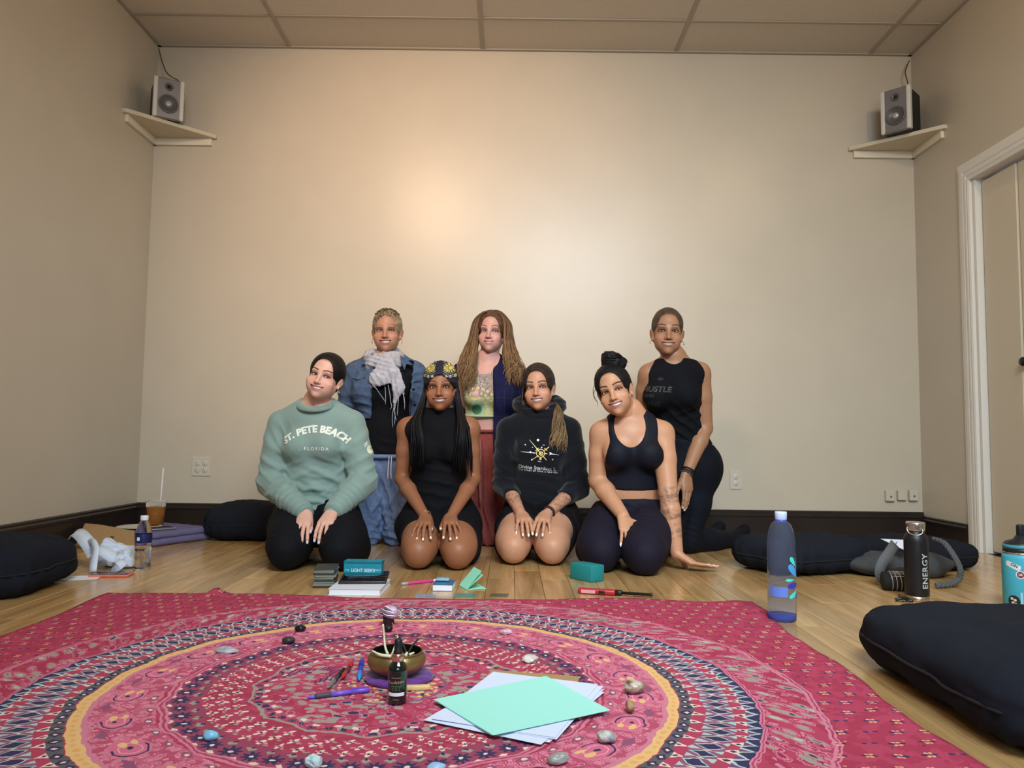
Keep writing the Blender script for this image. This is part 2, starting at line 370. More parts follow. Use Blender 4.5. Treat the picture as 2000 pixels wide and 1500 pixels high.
speaker(1752, 262, 4.43, 2.412, -.80, 'silver two-way speaker on the right corner shelf', .262)
def cord(name, pts, r, label, m=None, cat='cord'):
    o = mobj(name, tube(spline(pts, 28), r, 6), m or m_cord); return tag(o, label, cat)
cord('speaker_cord', [D(310,95,4.62),D(316,118,4.6),D(325,141,4.58),D(338,152,4.56),D(349,159,4.54),(D(349,159,4.54)[0]+.01,4.6,2.66)], .0035, 'thin cord from the ceiling down to the left corner speaker')
cord('speaker_cord', [D(1776,118,4.64),D(1771,130,4.63),D(1768,142,4.61),D(1772,158,4.6),D(1774,173,4.58),(D(1774,173,4.58)[0],4.6,2.64)], .0035, 'thin brown cord from the ceiling down to the right corner speaker')
# ------------------------------------------------------------------ the mandala tapestry on the floor
class X:                                   # small maths language over shader nodes
    nt = None
    def __init__(s, k): s.k = k
    def __add__(a,b): return op('ADD',a,b)
    __radd__ = __add__
    def __sub__(a,b): return op('SUBTRACT',a,b)
    def __rsub__(a,b): return op('SUBTRACT',b,a)
    def __mul__(a,b): return op('MULTIPLY',a,b)
    __rmul__ = __mul__
    def __truediv__(a,b): return op('DIVIDE',a,b)
    def __rtruediv__(a,b): return op('DIVIDE',b,a)
    def __lt__(a,b): return op('LESS_THAN',a,b)
    def __gt__(a,b): return op('GREATER_THAN',a,b)
def op(o, *a):
    n = X.nt.nodes.new('ShaderNodeMath'); n.operation = o
    for i, v in enumerate(a):
        if isinstance(v, X): X.nt.links.new(v.k, n.inputs[i])
        else: n.inputs[i].default_value = float(v)
    return X(n.outputs[0])
def fab(a): return op('ABSOLUTE',a)
def frac(a): return op('FRACT',a)
def flr(a): return op('FLOOR',a)
def xmin(a,b): return op('MINIMUM',a,b)
def xmax(a,b): return op('MAXIMUM',a,b)
def sq(a): return op('SQRT',a)
def xsin(a): return op('SINE',a)
def band(r,a,b): return (r > a)*(r < b)
def ell(a,b,ra,rb): return ((a/ra)*(a/ra)+(b/rb)*(b/rb)) < 1.
def dia(a,b,ra,rb): return (fab(a)/ra+fab(b)/rb) < 1.
def cmix(m, A, B):
    n = X.nt.nodes.new('ShaderNodeMix'); n.data_type = 'RGBA'
    X.nt.links.new(m.k, n.inputs[0])
    for i, v in ((6,A),(7,B)):
        if isinstance(v, X): X.nt.links.new(v.k, n.inputs[i])
        else: n.inputs[i].default_value = (*v[:3],1)
    return X(n.outputs[2])
def rug_mat():
    m = bpy.data.materials.new('mandala_print'); m.use_nodes = True; nt = m.node_tree; X.nt = nt; N = nt.nodes.new; L = nt.links.new
    b = nt.nodes['Principled BSDF']; b.inputs['Roughness'].default_value = .92; b.inputs['Specular IOR Level'].default_value = .15
    tc = N('ShaderNodeTexCoord')
    def noise(sc, out=0, detail=2):
        n = N('ShaderNodeTexNoise'); n.inputs['Scale'].default_value = sc; n.inputs['Detail'].default_value = detail; L(tc.outputs['Object'], n.inputs['Vector'])
        if out: 
            s = N('ShaderNodeSeparateColor'); L(n.outputs['Color'], s.inputs[0]); return [X(s.outputs[i]) for i in range(3)]
        return X(n.outputs['Fac'])
    sp = N('ShaderNodeSeparateXYZ'); L(tc.outputs['Object'], sp.inputs[0]); x0, y0 = X(sp.outputs[0]), X(sp.outputs[1])
    w1 = noise(9,1); w2 = noise(40,1)
    x = x0+(w1[0]-.5)*.030+(w2[0]-.5)*.012; y = y0+(w1[1]-.5)*.030+(w2[1]-.5)*.012
    r = sq(x*x+y*y); th = op('ARCTAN2',y,x)
    CR0, PK, NV, CM, YL, SG, MV, TL, OR = lin(174,66,92), lin(202,124,146), lin(58,54,88), lin(226,200,186), lin(224,180,124), lin(156,146,134), lin(142,84,112), lin(174,192,188), lin(200,64,84)
    def cell(n, ph=0.):
        t = frac(th*(n/(2*PI))+ph)-.5; return t*(2*PI/n)*r
    def vor(sc, ax, ay, rnd_=1.):          # stretched leaf-like cells: distance, random value
        mp = N('ShaderNodeCombineXYZ'); L((x*ax).k, mp.inputs[0]); L((y*ay).k, mp.inputs[1])
        v = N('ShaderNodeTexVoronoi'); v.inputs['Scale'].default_value = sc; v.inputs['Randomness'].default_value = rnd_; L(mp.outputs[0], v.inputs['Vector'])
        s = N('ShaderNodeSeparateColor'); L(v.outputs['Color'], s.inputs[0]); return X(v.outputs['Distance']), X(s.outputs[0]), X(s.outputs[1])
    col = X(cmix(noise(26) > .5, CR0, lin(164,57,82)).k)
    # corner field: rows of little navy and yellow sprigs
    row = flr(y0*(1/.056)); cx_ = x0*(1/.054)+row*.5; hs = frac(xsin(flr(cx_)*12.9898+row*78.233)*43758.55); hs2 = frac(xsin(flr(cx_)*39.35+row*11.13)*24634.63)
    u = (frac(cx_)-.5)*.054+(w2[0]-.5)*.010+(hs-.5)*.008; v = (frac(y0*(1/.056))-.5)*.056+(w2[1]-.5)*.010+(hs2-.5)*.010
    fld = r > .935
    col = cmix(fld*ell(fab(u+v*.3)-.0095,v,.0062,.0036), col, NV)
    col = cmix(fld*ell(fab(u)-.004,fab(v)-.006,.0036,.0030)*(hs2 > .18), col, lin(220,172,124))
    col = cmix(fld*ell(u,v,.0055,.0026), col, MV)
    col = cmix(fld*ell(u-.017,v-.012,.0032,.0018)*(hs > .35), col, lin(206,160,128)); col = cmix(fld*ell(u+.016,v+.015,.0026,.0022)*(hs2 > .5), col, NV)
    # animal and leaf band
    mp = N('ShaderNodeCombineXYZ'); L((th*1.45+r*1.2).k, mp.inputs[0]); L((r*1.0).k, mp.inputs[1]); vv_ = N('ShaderNodeTexVoronoi'); vv_.inputs['Scale'].default_value = 23; L(mp.outputs[0], vv_.inputs['Vector'])
    s_ = N('ShaderNodeSeparateColor'); L(vv_.outputs['Color'], s_.inputs[0]); d, c1, c2 = X(vv_.outputs['Distance']), X(s_.outputs[0]), X(s_.outputs[1]); bd = band(r,.812,.934)
    lf = noise(46); wob = d+(lf-.5)*.42
    col = cmix(bd*band(wob,.52,.58), col, PK); col = cmix(bd*(wob < .46), col, PK)
    col = cmix(bd*(wob < .40)*(c1 > .42), col, SG); col = cmix(bd*(wob < .40)*(c1 < .42), col, lin(150,44,74))
    col = cmix(bd*(wob < .19)*(c2 > .55), col, NV); col = cmix(bd*(wob < .30)*(c2 < .25), col, lin(176,178,166)); col = cmix(bd*band(wob,.24,.28)*(c1 < .42), col, PK)
    rs = r+fab(xsin(th*9.))*.012
    col = cmix(band(rs,.934,.941), col, PK); col = cmix(band(rs,.945,.949), col, PK)
    # navy band: squares, triangles, long diamonds, zigzag
    nb = band(r,.645,.806)
    col = cmix(nb, col, MV)
    s = cell(118); q = r-.657
    col = cmix(band(r,.645,.669), col, lin(96,92,92)); col = cmix(band(r,.645,.669)*dia(s,q,.0145,.0125), col, NV); col = cmix(band(r,.645,.669)*dia(s,q,.005,.005), col, CM)
    s = cell(92); q = r-.680
    bb_ = band(r,.669,.692); col = cmix(bb_, col, CR0); col = cmix(bb_*((fab(s)/.012+(q+.011)/.024) < 1.), col, CM); col = cmix(bb_*dia(s,q+.004,.004,.007), col, NV)
    s = cell(112); q = r-.722
    bb_ = band(r,.692,.752); col = cmix(bb_, col, MV); col = cmix(bb_*dia(s,q,.0165,.0300), col, TL); col = cmix(bb_*dia(s,q,.0130,.0245), col, NV)
    s = cell(112,.5); col = cmix(bb_*(dia(s,q-.030,.0085,.019)+dia(s,q+.030,.0085,.019)), col, TL); col = cmix(bb_*dia(s,q,.003,.012), col, CM)
    s = cell(116,.5); q = r-.762
    bb_ = band(r,.752,.775); col = cmix(bb_, col, CR0); col = cmix(bb_*((fab(s)/.011-(q-.011)/.024) < 1.), col, CM); col = cmix(bb_*dia(s,q-.004,.005,.007), col, NV)
    s = cell(140); q = r-.788
    bb_ = band(r,.775,.802); col = cmix(bb_, col, NV); col = cmix(bb_*((fab(s)/.0165+(q+.013)/.026) < 1.), col, TL); col = cmix(bb_*((fab(s)/.009+(q+.014)/.020) < 1.), col, lin(110,74,116))
    col = cmix(band(r,.802,.812), col, PK); col = cmix(band(r,.806,.809), col, CR0)
    # yellow ring
    col = cmix(band(r,.619,.643), col, YL); s = cell(150)
    col = cmix(band(r,.619,.643)*ell(s,r-.631,.008,.005), col, lin(222,166,98))
    col = cmix(band(r,.609,.619), col, PK)
    # peacock band
    pb = band(r,.484,.609); col = cmix(pb, col, lin(180,80,106)); d, c1, c2 = vor(58,1.,1.)
    col = cmix(pb*((d+(w2[2]-.5)*.5) < .34), col, PK); col = cmix(pb*(band(d,.42,.50)), col, lin(226,138,158)); col = cmix(pb*(d < .13)*(c1 > .7), col, NV)
    s = cell(22); q = r-.553
    ring = sq((s-.012)*(s-.012)*.6+(q-.004)*(q-.004))
    col = cmix(pb*(ring < .036), col, lin(206,108,134)); col = cmix(pb*band(ring,.028,.0315)*(s > .004), col, NV); col = cmix(pb*band(ring,.0335,.036), col, PK); col = cmix(pb*band(ring,.018,.021), col, lin(226,150,168)); col = cmix(pb*band(frac(th*90.+r*40.),0.,.22)*(ring > .036)*(noise(30) > .52), col, lin(222,146,166))
    col = cmix(pb*ell(s+.009,q-.010,.0135,.0085), col, YL); col = cmix(pb*ell(s+.011,q+.013,.0115,.0062), col, YL); col = cmix(pb*ell(s-.013,q-.004,.0065,.0055), col, NV)
    s = cell(22,.5); q = r-.582
    col = cmix(pb*dia(s,q,.03,.012), col, MV); s = cell(44); col = cmix(pb*ell(s,r-.497,.016,.007), col, MV); col = cmix(pb*ell(s,r-.497,.006,.004), col, CM)
    # lace edge, navy florets, cream flowers
    rs = r+fab(xsin(th*10.))*.010
    col = cmix(band(rs,.470,.486), col, PK); col = cmix(band(rs,.475,.480), col, CR0)
    fb = band(rs,.404,.470); col = cmix(fb, col, lin(150,70,94))
    s = cell(58); q = r-.440; rho = sq(s*s+q*q); ph = op('ARCTAN2',q,s)
    col = cmix(fb*(rho < (.0165+.005*xsin(ph*8.))), col, NV); col = cmix(fb*(rho < .0048), col, CM)
    s = cell(58,.5); col = cmix(fb*dia(s,r-.414,.012,.010), col, SG); col = cmix(fb*dia(s,r-.461,.010,.007), col, CM); col = cmix(fb*dia(s,r-.408,.005,.006), col, NV)
    cb = band(rs,.306,.404)
    for rr, nn, ph_ in ((.386,56,0.),(.358,52,.5),(.330,48,0.)):
        s = cell(nn,ph_); q = r-rr
        col = cmix(cb*ell(s+q*.25,fab(q)-.0058,.0048,.0066), col, CM); col = cmix(cb*ell(s-.016,q-.006,.0055,.0028), col, SG); col = cmix(cb*ell(s+.017,q+.009,.0045,.0026), col, MV); col = cmix(cb*ell(s,q,.0028,.0035), col, NV); col = cmix(cb*ell(fab(s)-.009,q,.0045,.0026), col, lin(218,150,150))
    rs2 = r+fab(xsin(th*8.))*.014
    col = cmix(band(rs2,.306,.313), col, SG)
    # centre: leaves, little animals
    ct = rs2 < .306; d, c1, c2 = vor(38,1.,1.25); wob = d+(noise(60)-.5)*.55
    col = cmix(ct*(wob < .47), col, PK); col = cmix(ct*(wob < .41)*(c1 > .35), col, SG); col = cmix(ct*(wob < .38)*(c1 < .35)*(c1 > .12), col, CR0); col = cmix(ct*(wob < .36)*(c1 < .16), col, NV)
    col = cmix(band(rs2,.288,.301)*(xsin(th*60.) > .1), col, NV); col = cmix(band(rs2,.274,.285)*(xsin(th*44.) > .4), col, CM)
    col = cmix(ct*band(frac(wob*6.+c2),0,.14)*(wob > .47)*(c2 > .5), col, PK); col = cmix(ct*band(r,.14,.27)*(noise(7) > .585)*(frac(r*90.+th*3.) < .4), col, lin(66,58,96)); cc = r < .125; d2, c3, c4 = vor(62,1.,1.); col = cmix(cc*(d2 < .36)*(c3 > .45), col, YL); col = cmix(cc*(d2 < .34)*(c3 < .25), col, NV); col = cmix(band(r,.118,.126), col, MV)
    # faded thread noise
    fn = noise(420, detail=1); f2 = noise(5)
    vm = N('ShaderNodeVectorMath'); vm.operation = 'SCALE'; L(col.k, vm.inputs[0]); L((.86+fn*.22+(f2-.5)*.16).k, vm.inputs['Scale']); L(vm.outputs[0], b.inputs['Base Color'])
    bp = N('ShaderNodeBump'); bp.inputs['Strength'].default_value = .25; bp.inputs['Distance'].default_value = .001; L(fn.k, bp.inputs['Height']); L(bp.outputs[0], b.inputs['Normal'])
    return m
RC = np.array([-.266,1.792,0])
def rug_z(x, y):                            # gentle wrinkles plus the two puckers at the edges
    x, y = np.asarray(x, dtype=float), np.asarray(y, dtype=float); P = np.stack([x,y,0*x],-1).reshape(-1,3)
    z = .0022*wnoise(P,7,3).reshape(x.shape)+.0035
    z = z+.024*np.exp(-((x+.775)/.028)**2-((y-1.015)/.07)**2)+.012*np.exp(-((x-1.09)/.03)**2-((y-.80)/.05)**2)
    z = z+.004*np.exp(-((x-1.06)/.05)**2)*(1+np.sin(y*34))*.6
    return np.maximum(z,.0006)
nx, ny = 150, 150
gx, gy = np.meshgrid(np.linspace(-1,1,nx), np.linspace(-1,1,ny), indexing='ij')
lx = gx*1.112-.014; ly = gy*1.0+.0
lx = lx+(gx>.0)*np.abs(gx)**8*(.012*np.sin(gy*9)+.02*gy**2)-(gx<0)*np.abs(gx)**8*(.01*np.sin(gy*8)+.03*np.maximum(gy,0))
ly = ly+(gy>.0)*np.abs(gy)**8*(.010*np.sin(gx*11+1)+.012*np.sin(gx*5)-.02*np.abs(gx)**3-.052*np.exp(-((gx-.12)/.34)**2))
lz = rug_z(lx,ly)
rv = np.stack([lx,ly,lz],-1).reshape(-1,3); idx = np.arange(nx*ny).reshape(nx,ny)
rq = np.stack([idx[:-1,:-1],idx[1:,:-1],idx[1:,1:],idx[:-1,1:]],-1).reshape(-1,4)
rug = quadmesh('tapestry', rv, rq, rug_mat()); rug.location = RC
sm = rug.modifiers.new('thickness','SOLIDIFY'); sm.thickness = .002; sm.offset = -1
tag(rug, 'large crimson mandala tapestry spread flat on the wooden floor', 'rug')
def RZ(x, y): return float(rug_z(x-RC[0], y-RC[1]))
# ------------------------------------------------------------------ solid modelling with blended distance fields (bodies, clothes, cushions)
A3 = lambda *v: np.array(v, dtype=float)
def nrm(v): v = np.asarray(v, dtype=float); return v/(np.linalg.norm(v)+1e-12)
def RCn(a, b, ra, rb=None, fl=1., ax=None):    # round cone, optionally flattened along ax
    rb = ra if rb is None else rb; a, b = np.asarray(a, float), np.asarray(b, float); m = max(ra, rb)
    lo, hi = np.minimum(a,b)-m, np.maximum(a,b)+m; ba = b-a; l2 = float(ba@ba)+1e-12
    ax = nrm(ax) if ax is not None else None
    def fn(x, y, z):
        px, py, pz = x-a[0], y-a[1], z-a[2]
        t = np.clip((px*ba[0]+py*ba[1]+pz*ba[2])/l2, 0, 1)
        px, py, pz = px-ba[0]*t, py-ba[1]*t, pz-ba[2]*t
        if fl != 1.:
            q = (px*ax[0]+py*ax[1]+pz*ax[2])*(1/fl-1); px, py, pz = px+q*ax[0], py+q*ax[1], pz+q*ax[2]
            return (np.sqrt(px*px+py*py+pz*pz)-(ra+(rb-ra)*t))*(.5+.5*fl)
        return np.sqrt(px*px+py*py+pz*pz)-(ra+(rb-ra)*t)
    return lo, hi, fn
def ELn(c, r, R=None):                          # ellipsoid; columns of R are its axes
    c, r = np.asarray(c, float), np.asarray(r, float)*np.ones(3); m = r.max() if R is not None else r
    def fn(x, y, z):
        px, py, pz = x-c[0], y-c[1], z-c[2]
        if R is not None: px, py, pz = [px*R[0,i]+py*R[1,i]+pz*R[2,i] for i in range(3)]
        qx, qy, qz = px/r[0], py/r[1], pz/r[2]
        k0 = np.sqrt(qx*qx+qy*qy+qz*qz)+1e-9; k1 = np.sqrt((qx/r[0])**2+(qy/r[1])**2+(qz/r[2])**2)+1e-9
        return k0*(k0-1)/k1
    return c-m, c+m, fn
class Fld:
    def __init__(s, lo, hi, vx):
        s.lo = np.asarray(lo, float); s.vx = vx; s.n = np.maximum(((np.asarray(hi,float)-s.lo)/vx).astype(int)+2, 4)
        s.f = np.full(s.n, .3, dtype=np.float32)
    def box(s, lo, hi, pad):
        i0 = np.clip(np.floor((lo-pad-s.lo)/s.vx).astype(int), 0, s.n-1); i1 = np.clip(np.ceil((hi+pad-s.lo)/s.vx).astype(int)+1, 1, s.n)
        if (i1 <= i0).any(): return None
        sl = tuple(slice(a,b) for a, b in zip(i0,i1))
        c = [(s.lo[k]+s.vx*np.arange(i0[k],i1[k])).astype(np.float32) for k in range(3)]
        return sl, c[0][:,None,None], c[1][None,:,None], c[2][None,None,:]
    def add(s, p, k=.02, e=0.):
        q = s.box(p[0], p[1], abs(e)+k+3*s.vx)
        if q is None: return s
        sl, x, y, z = q; d = p[2](x,y,z)-e; a = s.f[sl]
        if k > 0:
            h = np.maximum(k-np.abs(a-d),0)/k; s.f[sl] = np.minimum(a,d)-h*h*k*.25
        else: s.f[sl] = np.minimum(a,d)
        return s
    def cut(s, p, k=.008, e=0.):
        q = s.box(p[0], p[1], abs(e)+k+3*s.vx)
        if q is None: return s
        sl, x, y, z = q; d = -(p[2](x,y,z)-e); a = s.f[sl]
        h = np.maximum(k-np.abs(a-d),0)/k; s.f[sl] = np.maximum(a,d)+h*h*k*.25
        return s
    def half(s, c, n, k=.004):                  # keep the side the normal points away from
        n = nrm(n); x, y, z = [(s.lo[i]+s.vx*np.arange(s.n[i])).astype(np.float32) for i in range(3)]
        d = ((x-c[0])*n[0])[:,None,None]+((y-c[1])*n[1])[None,:,None]+((z-c[2])*n[2])[None,None,:]
        h = np.maximum(k-np.abs(s.f-d),0)/k; s.f = (np.maximum(s.f,d)+h*h*k*.25).astype(np.float32); return s
    def sample(s, P):
        q = np.clip((P-s.lo)/s.vx, 0, s.n-1.001); i = q.astype(int); t = q-i; o = 0
        for dx in (0,1):
            for dy in (0,1):
                for dz in (0,1):
                    w = (t[:,0] if dx else 1-t[:,0])*(t[:,1] if dy else 1-t[:,1])*(t[:,2] if dz else 1-t[:,2]); o = o+w*s.f[i[:,0]+dx,i[:,1]+dy,i[:,2]+dz]
        return o
    def normals(s, P):
        e = s.vx; g = np.stack([s.sample(P+d*e)-s.sample(P-d*e) for d in np.eye(3)],1); return g/(np.linalg.norm(g,axis=1)[:,None]+1e-9)
    def mesh(s):                                # surface nets
        f = s.f; S = (f < 0); c = np.zeros(np.array(f.shape)-1, dtype=np.uint8)
        cs = [(a,b,d) for a in (0,1) for b in (0,1) for d in (0,1)]
        def sh(A, o): return A[o[0]:A.shape[0]-1+o[0], o[1]:A.shape[1]-1+o[1], o[2]:A.shape[2]-1+o[2]]
        for o in cs: c += sh(S,o)
        I = np.argwhere((c > 0)&(c < 8)); v = np.stack([f[I[:,0]+o[0],I[:,1]+o[1],I[:,2]+o[2]] for o in cs],1)
        acc = np.zeros((len(I),3)); cnt = np.zeros(len(I)); co = np.array(cs, float)
        for i in range(8):
            for j in range(i+1,8):
                if np.abs(co[i]-co[j]).sum() != 1: continue
                m = (v[:,i] < 0) != (v[:,j] < 0); t = np.where(m, v[:,i]/(v[:,i]-v[:,j]+1e-20), 0)
                acc += m[:,None]*(co[i]+(co[j]-co[i])*t[:,None]); cnt += m
        V = s.lo+s.vx*(I+acc/cnt[:,None]); M = np.full(c.shape, -1, dtype=np.int32); M[I[:,0],I[:,1],I[:,2]] = np.arange(len(I))
        Q = []
        for ax in range(3):
            sa = [slice(None)]*3; sb = [slice(None)]*3; sa[ax] = slice(0,-1); sb[ax] = slice(1,None)
            A, B = S[tuple(sa)], S[tuple(sb)]; E = np.argwhere(A != B); sg = A[E[:,0],E[:,1],E[:,2]]
            u, w = (ax+1)%3, (ax+2)%3; ok = (E[:,u] > 0)&(E[:,w] > 0)&(E[:,u] < f.shape[u]-1)&(E[:,w] < f.shape[w]-1); E, sg = E[ok], sg[ok]
            def ix(du, dw):
                e = E.copy(); e[:,u] -= du; e[:,w] -= dw; return M[e[:,0],e[:,1],e[:,2]]
            q = np.stack([ix(1,1),ix(0,1),ix(0,0),ix(1,0)],1); q[~sg] = q[~sg][:,::-1]; Q.append(q)
        Q = np.concatenate(Q); Q = Q[(Q >= 0).all(1)]
        return V, Q
def bounds(prims, pad):
    return np.min([p[0] for p in prims],0)-pad, np.max([p[1] for p in prims],0)+pad
def solid(items, vx, e=0., pad=.02):            # items: list of (prim, blend); a '|' starts a lump that only touches the earlier ones
    if vx >= .0042: vx *= 1.25
    lo, hi = bounds([it[0] for it in items if it != '|'], pad+e); F = Fld(lo, hi, vx); done = None
    for it in items:
        if it == '|':
            done = F.f if done is None else np.minimum(done, F.f); F.f = np.full(F.n, .3, dtype=np.float32)
        else: F.add(it[0], it[1], e)
    if done is not None:
        h = np.maximum(.006-np.abs(F.f-done),0)/.006; F.f = (np.minimum(done, F.f)-h*h*.0015).astype(np.float32)
    return F
def smooth_mesh(V, Q, it=1, lam=.5):
    for _ in range(it):
        s = np.zeros_like(V); n = np.zeros(len(V))
        for a, b in ((0,1),(1,2),(2,3),(3,0)):
            np.add.at(s, Q[:,a], V[Q[:,b]]); np.add.at(n, Q[:,a], 1); np.add.at(s, Q[:,b], V[Q[:,a]]); np.add.at(n, Q[:,b], 1)
        V = V+lam*(s/np.maximum(n,1)[:,None]-V)
    return V
def folds(V, N, L):                             # cloth creases: (centre, direction, wavelength, depth, reach)
    V = V.copy()
    for c, d, wl, amp, R in L:
        p = V-np.asarray(c, float); d = nrm(d); u = p@d; w = np.exp(-(p*p).sum(1)/(R*R))
        ph = 2*PI*u/wl+1.6*wnoise(V,14,int(wl*1e4)%97)
        V = V+N*(amp*w*(np.sin(ph)-.35*np.cos(2*ph)))[:,None]
    return V
# ------------------------------------------------------------------ people: heads, hands, bodies, garments
m_skin = pm('skin', rough=.46, col=True, noise=(60,.05), bump=(420,.12,.0006), spec=.42, sss=.06)
m_eye = pm('eyeball', rough=.12, col=True)
m_teeth = pm('teeth', (.96,.93,.88), .35)
m_hair = pm('hair', rough=.52, col=True, noise=(240,.30), bump=(420,.6,.0015), spec=.25, stretch=(1,1,.12))
def fabric(name, rgb, rough=.85, nz=.10, bump=.35, sheen=.0, sc=700): return pm(name, lin(*rgb), rough, noise=(sc,nz), bump=(sc*.8,bump,.0008), spec=.2, sheen=sheen)
def euler(yaw, pitch, roll):                    # yaw>0 turns the face to the photo's left, pitch>0 nods down, roll>0 leans the crown to the photo's right
    return roty(roll) @ rotz(-yaw) @ rotx(pitch)
SM = lambda x, a, b: np.clip((x-a)/(b-a),0,1)
def head(root, nbase, eye_mid, yaw, pitch, roll, sc, skin, lip, brow, browW=1., smile=.0062, iris=(70,44,28), wide=1., jaw=1., hairbase=None, cheeks=1., nose=1., eyeh=.0046, neck_r=.049, brow_z=.0255, mouthw=.029, nostril=True):
    R = euler(yaw, pitch, roll); ctr = np.asarray(eye_mid)-R@A3(0,-.080*sc,0)
    def toloc(p): return (R.T@(np.asarray(p)-ctr))/sc
    nb = toloc(nbase)
    F = Fld((-.092,-.128,-.172),(.092,.118,.132),.0023)
    add, cut = F.add, F.cut; S2 = (-1,1)
    add(ELn((0,.012,.035),(.0735*wide,.094,.082)),0)
    add(ELn((0,-.020,-.030),(.0575*wide,.070,.082)),.022)
    add(ELn((0,-.036,-.070),(.0405*jaw,.046,.039)),.02)
    for s in S2: add(ELn((s*.0405*jaw*wide,.002,-.058),(.0175,.024,.024)),.022)
    add(ELn((0,-.070,-.0955),(.0175,.018,.0150)),.018)
    for s in S2: add(ELn((s*.041*wide,-.060,-.034),(.0205*cheeks,.019*cheeks,.018)),.018)
    for s in S2: add(ELn((s*.0350*wide,-.043,-.056),(.0225*cheeks,.0300*cheeks,.0270)),.022)
    add(RCn((-.034,-.0755,.017),(.034,-.0755,.017),.0115),.022)
    add(ELn((0,-.046,-.061),(.036,.043,.027)),.02)
    for s in S2: cut(ELn((s*.031,-.092,-.0005),(.0185,.0165,.0115)),.014)
    add(RCn((0,-.0815,.008),(0,-.1005,-.033),.0070,.0085*nose),.011)
    add(ELn((0,-.1015,-.0355),(.0092*nose,.0095,.0080)),.006)
    for s in S2: add(ELn((s*.0112*nose,-.0910,-.0385),(.0068,.0100,.0064)),.005)
    if nostril:
        for s in S2: cut(ELn((s*.0068,-.0965,-.0455),(.0036,.0050,.0040)),.003)
    for s in S2:
        c = (s*.031,-.0625,-.0005); add(ELn(c,.0142),.004); cut(ELn((s*.0312,-.086,-.0005-.0006),(.0136,.020,eyeh)),.0015)
    # lips and smile
    zm, w, cv, h0 = -.0640, mouthw, .0075*(mouthw/.029), smile; ky = .0165*(mouthw/.028)
    for sgn, r0, up in ((1,.0048,.0040),(-1,.0058,-.0045)):
        P = [(u*w, -.0885+ky*u*u, zm+cv*u*u+(h0+.0022)*sgn*(1-u*u)) for u in np.linspace(-1,1,9)]
        for a, b in zip(P[:-1],P[1:]): add(RCn(a,b,r0*.82),.005)
    q = F.box(A3(-w,-.11,zm-.02),A3(w,-.045,zm+.03),.002)
    if q:
        sl, x, y, z = q; u = x/w; op_ = np.abs(z-(zm+cv*u*u+.0006))-h0*np.maximum(1-u*u,0)**.8; 
        d = np.maximum(op_+0*y, np.maximum(np.abs(x)-w+0*y+0*z, y+.0885-ky*u*u-.013+0*z)); d = np.maximum(d, -(y+.125)+0*x+0*z)
        F.f[sl] = np.maximum(F.f[sl], -d)
    for s in S2:                                 # smile creases, ears
        P = [A3(s*(.016+.016*t), -.094+.022*t, -.037-.026*t) for t in np.linspace(0,1,6)]
        for a, b in zip(P[:-1],P[1:]): cut(RCn(a,b,.0010),.0035)
        Re = roty(s*.22)@rotz(-s*.45); add(ELn((s*.0735*wide,.012,-.012),(.0075,.0165,.0275),Re),.007); cut(ELn((s*.0835*wide,.006,-.010),(.006,.0105,.019),Re),.006)
        add(ELn((s*.071*wide,.004,-.036),(.006,.008,.009)),.006)
    hb = A3(0,.020,-.050); add(RCn(nb, hb, neck_r/sc*1.04, neck_r/sc*.96),.013)
    for s in S2: add(RCn(nb+A3(s*.010,-.028,0), A3(s*.050,.016,-.042), .012,.013),.012)
    V, Q = F.mesh(); V = smooth_mesh(V, Q, 1, .35)
    x, y, z = V.T; ax = np.abs(x); col = np.tile(np.array(skin),(len(V),1)).astype(float)
    def paint(mask, c): 
        nonlocal col
        mask = np.clip(mask,0,1)[:,None]; col = col*(1-mask)+np.array(c)*mask
    skin = np.array(skin)
    paint(.35*np.exp(-((ax-.044)/.020)**2-((z+.036)/.017)**2)*(y < -.03), skin*A3(1.18,.80,.78))
    paint(.5*np.exp(-(x/.014)**2-((z+.036)/.012)**2)*(y < -.09), skin*A3(1.12,.86,.82))
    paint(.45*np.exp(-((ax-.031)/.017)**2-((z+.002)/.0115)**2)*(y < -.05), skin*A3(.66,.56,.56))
    u = (ax-.0325)/.0215; zc = brow_z+.0035*(1-(u-.25)**2)-.002; th = .0044*browW*(1-.45*np.clip(u,0,1))
    paint((1-SM(np.abs(z-zc),th*.7,th*1.15))*(np.abs(u) < 1)*(y < -.05)*.95, brow)
    e = np.sqrt(((ax-.0312)/.0158)**2+((z+.001)/(eyeh+.0024))**2)
    paint((1-SM(e,1.0,1.22))*(e > .60)*(y < -.055)*np.where(z > -.001,.97,.6), A3(.010,.007,.006))
    u = x/w; zz = z-(zm+cv*u*u); lo_ = h0*np.maximum(1-u*u,0)**.8
    lipm = (np.abs(u) < 1.04)*(y < -.088+ky*u*u+.016)*(1-SM(np.abs(zz),lo_+.0042,lo_+.0066)*1.)
    paint(lipm*np.clip(1.15-np.abs(u)**6,0,1)*.9, lip)
    ins = (np.abs(u) < .97)*(np.abs(zz-.0006) < lo_+.0005)*(y > -.0868+ky*u*u)*(y < -.045); paint(ins*1., A3(.05,.012,.012))
    paint(.8*np.exp(-((ax-.0068)/.0030)**2-((z+.0450)/.0022)**2)*(y < -.085), skin*.18)
    if hairbase is not None: paint(SM(z+.55*y+.9*np.maximum(ax-.052,0),.030,.050)*(np.sqrt((x/.064)**2+((y+.11)/.095)**2+((z+.02)/.092)**2) > .99), hairbase)
    Wd = ctr+sc*(V@R.T)-root
    # eyes and teeth as parts
    parts = []
    sv, sf = lathe([(.0122*math.sin(t),-.0122*math.cos(t)) for t in np.linspace(.02,PI-.02,13)],18)
